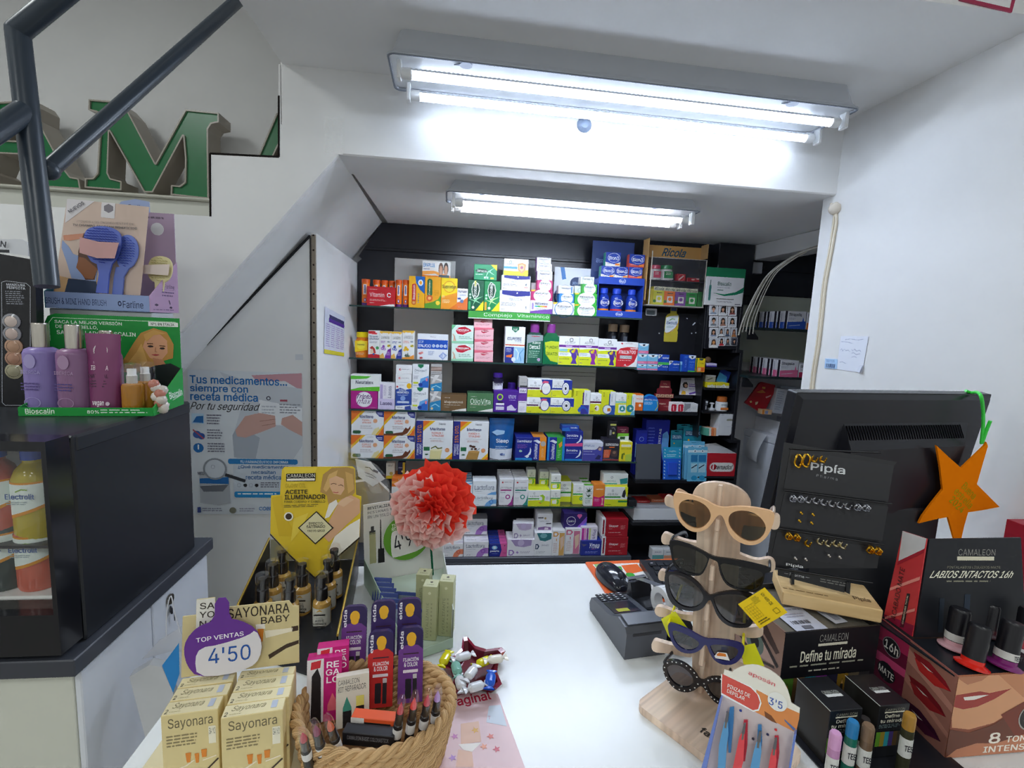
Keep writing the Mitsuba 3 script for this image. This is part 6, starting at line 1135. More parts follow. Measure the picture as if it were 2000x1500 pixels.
# ---- mouse mat, mouse, keyboard, card terminal, tape dispenser
g=Polygon([[.348,1.1389],[.603,1.1515],[.5765,1.0162],[.3641,.9239]]).buffer(.006)
fl=Fr((0,0,CZ),(1,0,0),(0,1,0))
mb=MB().prism(g,fl,.003,'d8602a');q=Polygon([[.3578,1.1308],[.5689,1.1387],[.5392,1.0174],[.3849,.9607]])
mb.flat(q,fl,'e6e2de',.0032)
for pts,c in(([[.3617,1.1307],[.3797,1.1328],[.3798,1.1199],[.362,1.1178]],'8ab86a'),([[.4304,1.1237],[.4747,1.1304],[.4769,1.0944],[.4317,1.0786]],'e0662a'),([[.4141,1.1189],[.4286,1.1186],[.4265,1.1008],[.4113,1.0988]],'4a9a3a'),([[.4445,1.071],[.4616,1.0752],[.4642,1.0423],[.4474,1.0383]],'d8d4d0')):
 mb.flat(Polygon(pts),fl,c,.0034)
mb.flat(Point([.4373,1.076]).buffer(.011),fl,'3fa035',.0036)
solo('mouse_mat','orange bordered mouse mat under the black mouse','mouse mat',mb,'satin')
p0,p1=vec([.3708,1.1074,1]),vec([.3971,.9883,1])
u=unit(p1-p0);L=.112;c0=(p0+p1)/2
v=vec(-u[1],u[0],0)
rows=[]
for i in range(15):
 th=i/14
 rows.append([c0+u*(L/2)*(-math.cos(math.pi*th))+(v*.031*math.cos(k)*(math.sin(math.pi*th)**.55))+vec(0,0,.0045+.036*(math.sin(math.pi*th)**.6)*math.sin(k)**.8*(1.05-.25*th))for k in np.linspace(0,math.pi,13)])
t=thing('computer_mouse','glossy black computer mouse on the orange bordered mat','mouse')
part(t,'shell',MB().grid(np.array(rows),'1b1e28'),'gloss')
wc=c0+u*.03+vec(0,0,.036)
part(t,'scroll_wheel',MB().lathe([(0,-.003),(.006,-.003),(.0075,0),(.006,.003),(0,.003)],'3c404a',wc,v,12),'satin')
part(t,'base',MB().tube([c0-u*.045+vec(0,0,.006),c0+u*.045+vec(0,0,.006)],.003,'101218',6),'satin')
# keyboard
a_,b_=vec([.4709,1.1354,1.003]),vec([.4866,.9925,1.003])
u=vec(1,-.02,0);v=unit(a_-b_)
kf=Fr(b_+vec(0,0,.0005),(1,-.03,0),(-.03+0,1,0))
kf=Fr((.4891-.012,.9975-.02,CZ+.0035),(1,-.03,0),(.03,1,0))
t=thing('keyboard','black computer keyboard behind the sunglasses stand','keyboard')
part(t,'case',MB().prism(Polygon([(0,0),(.40,0),(.40,.145),(0,.145)]).buffer(.004),kf,.013,'1a1c22'),'satin')
for r_ in range(5):
 for c_ in range(12):
  f2=kf.at(.012+.0195*c_+.004*(r_%2),.026+.0215*r_,.013)
  kb_=MB().prism(Polygon([(0,0),(.0165,0),(.0165,.0175),(0,.0175)]),f2,.004,'202228',back=False)
  if(r_*5+c_*3)%4==0:
   kb_.flat(Polygon([(.004,.011),(.010,.011),(.010,.0135),(.004,.0135)]),f2,'d8dae0',.0042)
  part(t,'key',kb_,'satin')
# card terminal
p_=[vec(v_)for v_ in[[.3122,.9444,1],[.3204,.7862,1],[.3876,.7952,1],[.401,.9601,1]]]
t=thing('card_terminal','dark grey card payment terminal lying on the counter left of the sunglasses','card terminal')
u=unit(p_[2]-p_[1]);w=.083;dv=unit((p_[0]-p_[1]))
v=vec(-u[1],u[0],0);L=np.linalg.norm(p_[0]-p_[1])
tf=Fr(p_[1]+vec(0,0,.0005),v,(0,0,1),-u)  # side profile: along the length, up; n points left
prof=Polygon([(0,.0),(L,.0),(L+.004,.014),(L-.004,.03),(.07,.044),(.035,.062),(.006,.060),(-.002,.05)])
tb=Fr(p_[1]+u*w+vec(0,0,.0005),v,(0,0,1),-u)
part(t,'body',MB().prism(prof,tb,w,'4a4d55','4a4d55'),'satin')
sl=unit(vec(L-.074,-.014,0));slope=Fr(p_[1]+v*.07+vec(0,0,.0445),u,v*sl[0]+vec(0,0,sl[1]))
part(t,'screen',MB().fbox(slope.at(.012,.0,.0012),.058,.052,.001,'252934',.0004),'gloss')
s_=MB();s_.flat(Polygon([(.022,.004),(.048,.004),(.048,.018),(.022,.018)]),slope,'a8a83a',.0016);part(t,'display_patch',s_,'satin')
for i in range(4):
 for j in range(4):
  f2=slope.at(.012+.0155*i,.058+.0095*j,0)
  k_=MB().prism(Polygon([(0,0),(.0125,0),(.0125,.0072),(0,.0072)]),f2,.0022,'2a2d36',back=False);k_.flat(Polygon([(.004,.002),(.0085,.002),(.0085,.005),(.004,.005)]),f2,'d0d4dc',.0024)
  part(t,'key',k_,'satin')
part(t,'printer_lid',MB().prism(Polygon([(.008,.0605),(.034,.0625),(.066,.0455),(.066,.047),(.035,.0665),(.006,.064)]),Fr(p_[1]+u*(w-.006)+vec(0,0,.0005),v,(0,0,1),-u),w-.012,'565a63'),'satin')
part(t,'slot',MB().fbox(Fr(p_[1]+u*.012-v*.003+vec(0,0,.045),u,(0,0,1)),w-.024,.006,.006,'23252b',.001),'satin')
# tape dispenser
a_,b_=vec([.4055,.9502,1]),vec([.4395,.8186,1])
v=unit(b_-a_);u=vec(v[1],-v[0],0);u=u if u[0]>0 else-u;L=.15
t=thing('tape_dispenser','black tape dispenser between the card terminal and the sunglasses stand','tape dispenser')
df=Fr(a_+vec(0,0,.0005),v,(0,0,1),np.cross(v,(0,0,1)))
prof=Polygon([(0,0),(L,0),(L,.03),(.13,.05),(.10,.056),(.05,.03),(.018,.032),(.006,.062),(-.002,.062),(-.004,.03)])
part(t,'body',MB().prism(prof,df.at(0,0,-.025),.05,'1d1f25'),'satin')
part(t,'cutter',MB().box(0,.001,0,.001,0,.001,'fff').fbox(Fr(a_-v*.004+vec(0,0,.056)+u*-.024,u,(0,0,1)),.048,.009,.01,'b9bcc6',.001),'metal')
oc=a_+v*.085+vec(0,0,.062)
part(t,'tape_roll',MB().lathe([(.018,-.010),(.030,-.010),(.030,.010),(.018,.010),(.018,-.010)],'e6e8ec',oc,u,24),'satin')
mb=MB().quad(oc-u*.009+vec(0,0,.0302),oc+u*.009+vec(0,0,.0302),a_+u*.009+vec(0,0,.066),a_-u*.009+vec(0,0,.066),'6a6c70');part(t,'tape_tongue',mb,'gloss')
# ---- monitor seen from behind, with the star hung on it
mf=Fr([.652,.85,1.4915],[.9907,.1357,0],[.0189,-.1379,.9903])
t=thing('monitor','black computer monitor seen from behind, in front of the right wall','monitor')
mb=MB().prism(Polygon([(0,-.295),(.518,-.295),(.518,0),(0,0)]).buffer(-.004).buffer(.004),mf.at(0,0,-.03),.022,'14151b')
part(t,'bezel',mb,'satin')
def loft(g0,z0,g1,z1,fr,c,mb=None):
 a,b=np.array(g0),np.array(g1);k=np.arange(len(a));m=np.roll(k,-1);n=len(a)
 mb=mb or MB()
 for i in range(n):
  mb.quad(fr.P(*a[i],z0),fr.P(*a[(i+1)%n],z0),fr.P(*b[(i+1)%n],z1),fr.P(*b[i],z1),c)
 return mb.flat(Polygon(b),fr,c,z1)
o_=[(.003,-.292),(.515,-.292),(.515,-.003),(.003,-.003)];i_=[(.012,-.285),(.506,-.285),(.506,-.012),(.012,-.012)]
mb=loft(o_,-.008,i_,0.0,mf,'191a21');part(t,'shell',mb,'satin')
o_=[(.11,-.27),(.462,-.27),(.462,-.062),(.125,-.062)];i_=[(.135,-.26),(.44,-.26),(.44,-.108),(.135,-.112)]
part(t,'bulge',loft(o_,.0,i_,.022,mf,'181920'),'satin')
vn=MB()
for k in range(46):
 x=.128+k*.0068
 vn.quad(mf.P(x,-.066,.003),mf.P(x+.003,-.066,.003),mf.P(x+.0065,-.092,.0158),mf.P(x+.0035,-.092,.0158),'050508')
part(t,'vents',vn,'matte')
part(t,'stand',MB().box(0,.001,0,.001,1.001,1.002,'14151b').fbox(Fr((.76,.905,1.001)),.3,.24,.03,'14151b',.004).fbox(Fr((.78,.86,1.0008)),.24,.012,.16,'14151b',.004),'satin')
part(t,'screw',MB().lathe([(0,.003),(.006,.003),(.006,0)],'2c2d35',mf.P(.238,-.157,.022),mf.n,12),'satin')
sf=Fr([.6566,.8166,1.4868],[.9907,.1357,0],[.0189,-.1379,.9903])
g=Polygon(D('3329,-978 3779,-1248 4251,-1516 4476,-1275 4710,-1014 4722,-929 4800,-1022 4827,-1363 4875,-1917 5350,-2214 5843,-2522 5368,-2572 4914,-2603 4944,-2955 5055,-3649 4351,-2684 3922,-2730 3545,-2790 3582,-2621 3704,-2372 3918,-2002 3618,-1449'))
t=thing('paper_star','orange felt star with green writing hanging from the monitor','star')
part(t,'star',MB().prism(g,sf,.004,'f58410'),'matte')
bl,br,tl=[[.4122,-.225],[.4848,-.2732],[.4279,-.1672]]
tf,w,h=quadframe(sf.P(*bl,.0042),sf.P(*br,.0042),sf.P(*tl,.0042))
mb=MB();Art(mb,tf,w,h,.0003).run([('t','Buena',.12,.02,.78,.3,'b5a51c'),('t','estrella',.02,.36,.92,.64,'b5a51c'),('t','2024',.1,.7,.78,.98,'a5a51c')])
part(t,'writing',mb,'matte')
q=[vec(v_)for v_ in([1.0965,.9262,1.4987],[1.1073,.9231,1.495],[1.0854,.8939,1.4997],[1.064,.8673,1.4946],[1.0818,.8737,1.4663],[1.0972,.8809,1.4306],[1.1079,.8868,1.392],[1.1045,.8793,1.4202],[1.1032,.8738,1.4431])]
part(t,'ribbon',MB().tube(smooth_path(q),.0032,'3fd84a',8),'satin','bright green ribbon')
# ---- eye pencil display box, lipstick display
DZ=1.13
df=Fr([.5339,.6629,1.13],[.9973,.0739,0],[0,0,1])
w=.1795
t=thing('pencil_display','black cardboard eye pencil display under the wooden earring stand','display stand')
h=DZ-1.001
fr=df.at(0,-h)
mb=MB().fbox(fr,w,h,.003,'17171c').fbox(fr.at(0,0,-.003),.003,h,.14,'8a6c60').fbox(fr.at(w-.003,0,-.003),.003,h,.14,'1c1c20').fbox(fr.at(0,0,-.14),w,h,.003,'3a3a3c').fbox(fr.at(.003,h-.012,-.004),w-.006,.002,.135,'6f6a60')
A=Art(mb,fr,w,h).run([('t','CAMALEON',.36,.06,.66,.16,'8f8d88'),('r',.35,.18,.66,.215,'d8d4c0'),('t','Define tu mirada',.18,.26,.77,.42,'e2dfcc',1),('f',.08,.45,.88,.5,1,'9a9a8a',1),('f',.28,.53,.7,.57,1,'c8c4b4',4)])
cols_=['4f7a2a','6e5230','1f7a8c','7a2a86','25233a','8a6a20','5a5040','2a2a2c']
for k,c_ in enumerate(cols_):
 A.p([(.02+.115*k,1),(.02+.115*k,.62),(.135+.115*k,.62),(.135+.115*k,1)],c_)
 A.p([(.06+.115*k,.78),(.075+.115*k,.68),(.09+.115*k,.78),(.1+.115*k,1),(.05+.115*k,1)],'2a2620');A.p([(.065+.115*k,.76),(.075+.115*k,.7),(.088+.115*k,.76)],'c89a5a')
part(t,'box',mb)
sp_=Fr(fr.P(-.0005,0,-.143),fr.n,fr.v,-fr.u)
mb=MB();Art(mb,sp_,.143,h).run([('r',0,0,1,1,'9a7a6c'),('p',[(.05,.1),(.6,.0),(.95,.3),(.9,.36),(.5,.14)],'4a342c'),('p',[(.15,.45),(.4,.3),(.7,.34),(.9,.52),(.6,.6),(.3,.56)],'c8a89a'),('e',.55,.44,.16,None,'6a7a70'),('e',.55,.44,.08,None,'1a1816'),('l',[(.12,.46),(.36,.28),(.66,.3),(.95,.5)],.05,'2a1e1a'),('l',[(.2,.52),(.4,.6),(.7,.62),(.9,.54)],.03,'3a2a24'),('l',[(.1,.38),(.02,.26)],.03,'2a1e1a'),('l',[(.24,.3),(.18,.16)],.03,'2a1e1a'),('p',[(.5,.8),(1,.7),(1,1),(.4,1)],'b88a8a')])
part(t,'eye_photo',mb)
# labels and a clear sleeve lying in the open top
zt=DZ-.0105
def sheet(pts,c,art,name,label,cat,lift):
 fl_,w_,h_=quadframe(*pts);mb=MB().fbox(fl_.at(0,0,lift),w_,h_,.0008,c);Art(mb,fl_.at(0,0,lift),w_,h_).run(art)
 solo(name,label,cat,mb)
sheet(([.5642,.6773,1.121],[.6238,.6813,1.121],[.5918,.7434,1.121]),'c8ccdc',[('f',.1,.1,.9,.2,1,'99a',1)]+[('r',.14+.06*k,.6,.16+.06*k+.015*(k%3),.74,'4a4c58')for k in range(10)]+[('f',.2,.3,.9,.5,2,'aab',2),('r',.3,.82,.6,.95,'6a6c78')],'label_sheet','white barcode label sheet lying in the open pencil display','label',.002)
sheet(([.6451,.6913,1.121],[.6706,.6958,1.121],[.6591,.7315,1.121]),'b8bcc8',[('r',.3,.3,.8,.8,'8a8c98'),('f',.1,.05,.9,.2,1,'667',1)],'label_card','small grey card lying right of the barcode label sheet','card',.004)
def subbox(bl_,fl2,fr2,zt_,label):
 """Black carton: px corners of its top (back left, front left, front right) at height zt_."""
 u=vec(fr2)-vec(fl2);w_=np.linalg.norm(u);d_=np.linalg.norm(vec(bl_)-vec(fl2));u=u/w_
 n_=np.cross(u,(0,0,1));h_=zt_-1.003
 f_=Fr((fl2[0],fl2[1],1.003),u)
 mb=MB().fbox(f_,w_,h_,d_,'17181c',.0008,side='24221f')
 Art(mb,f_,w_,h_).run([('t','CAMALEON',.2,.06,.84,.11,'8f8d80'),('r',.18,.12,.84,.145,'d8d4c0'),('t','Define',.22,.17,.7,.24,'dcd8c6',1),('t','tu mirada',.08,.26,.86,.33,'dcd8c6',1),('f',.05,.36,.8,.44,3,'6a7a7a',2)]+[('r',.0+.14*k,.5,.14+.14*k,.78,c_)for k,c_ in enumerate(('5a8a2a','8a7a2a','2a8a94','4a3a7a','5a4424','3a3428'))])
 Art(mb,Fr(f_.P(0,h_,0),f_.u,-f_.n),w_,d_).run([('t','CAMALEON',.3,.44,.8,.54,'9a9a94',1),('r',.32,.55,.82,.63,'d4d4d2')])
 mb.tube([f_.P(0,h_,0),f_.P(0,h_,-d_)],.0006,'b8b8b4',5)
 solo('pencil_carton',label,'box',mb,'satin')
subbox([.5327,.622,1.085],[.5311,.5583,1.085],[.5832,.5606,1.085],1.085,'left of two black cartons standing in front of the eye pencil display')
subbox([.6104,.6232,1.085],[.6114,.5626,1.085],[.6609,.5644,1.085],1.085,'right of two black cartons standing in front of the eye pencil display')
part(t,'tray',MB().fbox(Fr(fr.P(-.02,0,.2),fr.u),w+.03,.0018,.196,'1b1c22').fbox(Fr(fr.P(-.02,0,.203),fr.u),w+.03,.03,.003,'1b1c22'),'satin')
def pencil(top,ln,r,c,tip,label,lab=True):
 top=vec(top);o=top-vec(0,0,ln)
 t=thing('eye_pencil',label,'pencil')
 mb=MB().lathe([(0,0),(r,0),(r,ln-.022)],c,o,n=14)
 part(t,'body',mb,'satin')
 part(t,'tip',MB().lathe([(r,ln-.022),(r,ln-.003),(r*.8,ln),(0,ln)],tip,o,n=14),'satin')
 if lab:
  lb=MB();a=np.radians(np.linspace(-100,80,9));dx=unit(vec(.35,.94,0));sx=vec(dx[1],-dx[0],0)
  lb.grid(np.array([[o+(r*1.03)*(sx*math.sin(k)-dx*math.cos(k))+vec(0,0,q)for k in a]for q in(ln-.062,ln-.034)]),'d6d6d0')
  f_=Fr(o-dx*r*1.06-sx*r*.8+vec(0,0,ln-.062),sx,(0,0,1));Art(lb,f_,r*1.6,.028).run([('t','TES',.1,.3,.95,.62,'33343a',1)])
  part(t,'label',lb)
pencil([.5234,.5369,1.0729],.10,.0075,'c08ab4','d8a0cc','pink eye pencil standing in front of the left black carton')
pencil([.5545,.5444,1.0812],.10,.0075,'1f6a58','2a7ab0','dark green eye pencil with a blue end in front of the left black carton')
pencil([.5712,.5374,1.0812],.10,.0075,'6e5844','7a624c','brown eye pencil with a white label between the black cartons')
pencil([.6004,.5718,1.059],.10,.0075,'2a2624','3a3432','black eye pencil half hidden behind the brown one')
pencil([.6362,.5411,1.0906],.11,.0075,'3a3a28','a87c34','olive eye pencil with an amber end in front of the right black carton')
t=thing('lipstick_display','cardboard lipstick display with a black back card and lip photos, bottom right','display stand')
A0,B0=vec([.7219,.5568,1.13]),vec([.8663,.5593,1.13])
back=vec([.7314,.6937,1.13])
u=unit(B0-A0);w=np.linalg.norm(B0-A0)+.02;n_=vec(u[1],-u[0],0)
ff=Fr(A0-vec(0,0,.1285),u,(0,0,1));h=.1285
mb=MB().fbox(ff,w,h,.003,'b07050')
Art(mb,ff,w,h).run([('r',0,0,1,1,'8a4a34'),('p',[(0,0),(.9,0),(.8,.3),(.6,.48),(.44,.6),(.2,.66),(.02,.62),(0,.5)],'d59a72'),('p',[(.4,0),(1,0),(1,.4),(.7,.3)],'c4855f'),('p',[(0,.02),(.1,.1),(.24,.06),(.3,.0),(.0,0)],'b87a5a'),('p',[(0,.22),(.16,.2),(.24,.19),(.34,.22),(.56,.18),(.4,.3),(.24,.38),(.1,.4),(0,.36)],'a03c34'),('p',[(.08,.25),(.24,.24),(.34,.24),(.2,.29),(.1,.29)],'e8e2da'),('p',[(0,.64),(.2,.7),(.44,.62),(.6,.5),(.7,.8),(.5,1),(0,1)],'6a3a2a'),('p',[(.0,1),(.1,.9),(.3,.84),(.5,.86),(.7,.8),(1,.7),(1,1)],'bd7a5a'),('p',[(.5,.5),(.8,.3),(1,.4),(1,.7),(.7,.8)],'7a3828'),('t','8',.42,.72,.54,.86,'efe6d8',1),('t','TONOS',.6,.78,.96,.86,'efe6d8',1),('t','INTENSOS',.38,.89,.98,.97,'efe6d8',1),('e',.82,.56,.13,None,'2a2624'),('ring',.82,.56,.13,'a8a098',.9),('t','16h',.75,.52,.9,.6,'efe6d8',1)])
part(t,'front',mb)
sd=back-A0;sdl=np.linalg.norm(sd);sf_=Fr(back-vec(0,0,.1285),-sd/sdl,(0,0,1))
mb=MB().fbox(sf_,sdl,h,.003,'8a5048')
lip=lambda x0,y0,k,c1,c2:[('p',[(x0,y0),(x0+.2,y0-.02),(x0+.4,y0+.05),(x0+.48,y0+.12),(x0+.3,y0+.19),(x0+.1,y0+.16)],c1),('p',[(x0+.02,y0+.06),(x0+.25,y0+.08),(x0+.46,y0+.12),(x0+.3,y0+.2),(x0+.1,y0+.17)],c2),('p',[(x0+.1,y0+.055),(x0+.26,y0+.07),(x0+.2,y0+.085)],'d8c8c0')]
Art(mb,sf_,sdl,h).run([('r',0,0,.42,1,'6a1434'),('p',[(0,.1),(.42,.06),(.42,.22),(0,.28)],'b02a56'),('p',[(0,.44),(.42,.4),(.42,.5),(0,.56)],'d0487a'),('r',.42,0,1,1,'9a6658'),('p',[(.42,.1),(1,.36),(1,.44),(.42,.26)],'b88070'),('p',[(.42,.42),(1,.7),(1,.76),(.42,.52)],'b07868')]+lip(.48,.1,1,'8a1c24','b82a28')+lip(.47,.42,1,'741820','8e2024')+lip(.46,.74,1,'3a0f28','4a1430')+[('e',.2,.26,.13,.12,'17151a'),('ring',.2,.26,.13,'8a7a80',.9,.12),('t','16h',.1,.2,.3,.32,'ece6e0',1),('e',.18,.62,.13,.12,'17151a'),('t','MATE',.07,.58,.29,.67,'ece6e0',1)])
part(t,'side',mb)
part(t,'top',MB().fbox(Fr(A0-vec(0,0,.004),u),w,.0025,sdl,'1d2027'),'satin')
cf=Fr([.7412,.6456,1.13],[.9995,-.0303,0],[.0032,.1045,.9945])
g=Polygon(D('0,0 1969,-4 1775,1619 167,1583'))
mb=MB().prism(g,cf,.003,'1a1c22')
o2,w2,h2=[.0151,-.0002],.1672,.1588
Art(mb,cf.at(.016,0,.003),w2,h2).run([('t','CAMALEON',.31,.1,.7,.165,'8a8782'),('r',.3,.175,.69,.215,'dcd7bf'),('t','PINTALABIOS LÍQUIDOS MATE',.2,.265,.76,.3,'8a8776'),('t','LABIOS INTACTOS 16h',.04,.32,.9,.395,'e6e3d0',1,.05),('f',.2,.42,.72,.45,1,'8a8776',2),('r',.4,.56,.46,.9,'1d2c3e'),('r',.14,.6,.19,.95,'1c2836')])
part(t,'back_card',mb)
wf=Fr([.7437,.7004,1.13],[-.0456,-.999,0],[.0871,-.004,.9962])
g=Polygon(D('0,0 548,0 405,1591 -23,1528'))
mb=MB().prism(g,wf,.002,'c03438');mb.flat(Polygon(D('-23,1528 405,1591 412,1422 31,1015')),wf,'c8c6c6',.0023)
for c_,pts in(('a01f30',D('31,1015 412,1422 412,1352 30,941')),('e08a80',D('-1,516 454,973 460,915 3,463')),('d8847a',D('31,1 496,453 500,403 33,-45')),('8a1838',D('12,36 547,185 548,0 2,-8')),('18161a',D('325,10 394,47 360,619 308,597'))):
 mb.flat(Polygon(pts).buffer(0),wf,c_,.0026)
tf,w_,h_=quadframe(wf.P(*[.0233,.0058],.003),wf.P(*[.0186,.0952],.003),wf.P(*[.0181,.0024],.003))
Art(mb,tf,w_,h_*1.9).run([('t','ACABADO MATE',0,.1,1,.95,'3a1418',0)])
tf,w_,h_=quadframe(wf.P(*[.0386,.0078],.003),wf.P(*[.0356,.0598],.003),wf.P(*[.0342,.0058],.003))
Art(mb,tf,w_,h_).run([('t','COBERTURA TOTAL',.03,.2,.97,.8,'d8c8b0',1)])
part(t,'side_wing',mb)
def tester(base,top,r,ring,label,lab=True):
 o,e=vec(base),vec(top);ax=unit(e-o);L=np.linalg.norm(e-o)
 t=thing('lip_colour',label,'lipstick')
 part(t,'foot',MB().lathe([(0,0),(r*1.5,0),(r*1.55,.002),(r*1.3,.004),(r,.006),(r,.012)],ring,o,ax,18),'gloss')
 part(t,'cap',MB().lathe([(r,.012),(r,L-.004),(r*.85,L),(0,L)],'17161b',o,ax,18),'satin')
 if lab:
  mb=MB().lathe([(r*1.03,.013),(r*1.03,.024)],'cfcdc8',o,ax,18)
  x_=unit(np.cross(ax,(0,1,0)));x_=x_ if x_[0]>0 else-x_
  f_=Fr(o+ax*.013-x_*r*.5+np.cross(ax,x_)*0,x_,ax);f_=f_.at(0,0,r*1.0)if f_.n[1]<0 else f_
  Art(mb,f_.at(0,0,.0006),r*1.2,.011).run([('t','TEST',.1,.2,.95,.8,'33343a',1)]);part(t,'label',mb)
lz=1.1295
tester([.7842,.6182,1.1295],vec([.7842,.6182,1.1295])+vec(.006,.004,.062),.0135,'d8a8b0','left black lip colour tester on a pale pink foot')
tester([.7675,.5779,1.1295],vec([.7675,.5779,1.1295])+vec(.012,.006,.06),.0135,'d8281c','middle black lip colour tester on a bright red foot',False)
tester([.8184,.5753,1.1295],vec([.8184,.5753,1.1295])+vec(.012,.006,.066),.0135,'7a1f6a','right black lip colour tester on a purple foot')
tester([.8721,.6442,1.1295],vec([.8721,.6442,1.1295])+vec(.008,.006,.05),.0125,'3a2026','black lip colour behind the red footed tester',False)
tester([.9034,.6148,1.1295],vec([.9034,.6148,1.1295])+vec(.008,.006,.06),.0125,'a8404a','black lip colour at the right edge of the picture',False)
mb=MB().fbox(Fr([1.1509,.8,1.0808]),.12,.16,.05,'a8243a',.001);Art(mb,Fr([1.1509,.8,1.0808]),.12,.16).run([('r',0,0,1,.3,'1b1a1f'),('p',[(0,.3),(1,.36),(1,.5),(0,.44)],'c83a4c')])
mb.box(1.0,1.1,.80,.85,1.001,1.0808,'1b1a1f')
solo('red_display','red and black display sliver at the right edge behind the lipstick display','display stand',mb)
# ---- wooden block with the earring display
EB=1.131
bf=Fr([.5794,.7387,1.131],[.9116,-.411,0],[0,0,1])
w=.1495;h=.024
WB=MB().fbox(bf.at(0,.0005),w,h,.085,'fff',.002)
t=thing('earring_stand','black earring display on a pale wooden block in front of the monitor','earring display')
WB2=part(t,'block',WB,'pine')
mb=MB();Art(mb,Fr(bf.P(0,h+.0005,0),bf.u,-bf.n,(0,0,1)),w,.085,.0004).run([('t','Pipía',.76,.62,.93,.8,'6a5238',1),('f',.02,.82,.5,.88,1,'8a6c48',1)]);part(t,'engraving',mb)
ef=Fr([.6478,.7386,1.1594],[.8988,-.4384,0],[.0986,.2022,.9744])
BKE='15151a'
g=Polygon(D('-688,2504 1079,2375 1039,2312 961,1625 903,947 864,513 -826,169 -834,286'))
part(t,'board',MB().prism(g,ef.at(0,0,-.012),.004,BKE),'satin')
rails=[D('-594,2393 827,2504'),D('-656,1627 989,1647'),D('-754,927 903,947'),D('-725,224 773,278')]
for k,q in enumerate(rails):
 part(t,'rail',MB().tube([ef.P(*q[0],.004 if k else-.006),ef.P(*q[1],.004 if k else-.006)],.0017,'0e0e12',6),'satin')
for q in(D('-582,2382 1020,2309 969,1671 -647,1653'),D('-631,1570 972,1592 911,993 -713,954'),D('-707,859 713,861 652,493 -766,418')):
 part(t,'panel',MB().prism(Polygon(q),ef.at(0,0,-.008),.002,'1c1c21'),'satin')
for q in(D('-450,172 -402,182 -391,-4 -439,-14'),D('400,208 461,204 455,12 393,33')):
 part(t,'leg',MB().prism(Polygon(q),ef.at(0,0,-.010),.012,'101014'),'satin')
g=Polygon(D('-660,237 413,263 387,14 -651,94'))
part(t,'name_plate',MB().prism(g,ef.at(0,0,-.004),.002,'19191c'),'satin')
bl,br,tl=[[-.0239,.2015],[.0308,.2057],[-.0229,.2209]]
mb=MB();tf,w_,h_=quadframe(ef.P(*bl,-.0055),ef.P(*[.0305,.201],-.0055),ef.P(*tl,-.0055))
Art(mb,tf,w_,h_).run([('t','Pipía',0,.05,1,1,'c9cccf',1)])
tf,w_,h_=quadframe(ef.P(*[-.014,.1938],-.0055),ef.P(*[.0193,.1916],-.0055),ef.P(*[-.0139,.2],-.0055))
Art(mb,tf,w_,h_).run([('t','P h a r m a',0,.1,1,.9,'8a8c90')])
tf,w_,h_=quadframe(ef.P(*[-.0537,.0253],.0004),ef.P(*[-.0269,.0263],.0004),ef.P(*[-.0542,.0342],.0004))
Art(mb,tf,w_,h_).run([('t','Pipía',0,.0,1,.7,'d0d2d4',1)]);Art(mb,ef.at(*[-.0553,.0114],-.0018),.04,.008).run([('t','— Pharma —',0,.2,1,.8,'c0c2c6')])
Art(mb,ef.at(*[.0011,.009],-.0018),.05,.01).run([('f',0,.1,1,.9,2,'6a6a68',2)])
part(t,'lettering',mb)
def loop(cx,cy,rx,ry,r,a0=0,a1=360,n=18,z=.008):
 a=np.radians(np.linspace(a0,a1,n));return[ef.P(cx+rx*math.cos(k),cy+ry*math.sin(k),z+.004*math.sin(3*k))for k in a]
GO,SI='e8b83a','d4d6dc'
def earring(label,at_,kind,c,group):
 cx,cy=at_
 mb=MB()
 if kind=='hoop':
  pts=loop(cx,cy,.0055,.0115,0,100,430,26);mb.tube(pts,[.0017+.0005*(i%2)for i in range(26)],c,7)
 elif kind=='huggie':
  mb.tube(loop(cx,cy,.0045,.0055,0,110,380,12),[.0012+.001*math.sin(i/11*3.14)for i in range(12)],c,7)
 elif kind=='knot':
  mb.tube(loop(cx,cy,.004,.006,0,60,420,14),.0016,c,6);mb.tube(loop(cx+.003,cy-.001,.0028,.0042,0,0,360,12,.010),.0013,c,6);mb.ball(ef.P(cx-.002,cy+.003,.010),.0024,c,5)
 else:
  mb.ball(ef.P(cx,cy,.006),.0024,c,6);mb.ball(ef.P(cx+.0022,cy-.0022,.006),.0018,c,5)
 solo('earring',label,'earring',mb,'metal',group)
E_=[[-.0467,.2189],[-.0342,.2213],[-.0215,.2264],[-.0081,.2277],[-.0519,.1503],[-.0397,.1511],[-.0271,.1526],[-.0149,.1531],[-.0028,.1522],[.0096,.1519],[.0219,.1515],[.0341,.1512],[.0476,.1511],[.0601,.152],[-.0371,.1276],[-.0187,.1278],[-.039,.113],[-.02,.1127],[-.0549,.0828],[-.0421,.0828],[-.0232,.0768],[-.0049,.0838],[.0079,.0827],[.0197,.0849],[.0302,.0834],[.0695,.0828],[.0802,.0826],[-.0415,.0468],[-.0254,.0483],[.0097,.0615],[.0259,.0619]]
row=['top','second','third']
nth=['first','second','third','fourth','fifth','sixth','seventh','eighth','ninth','tenth']
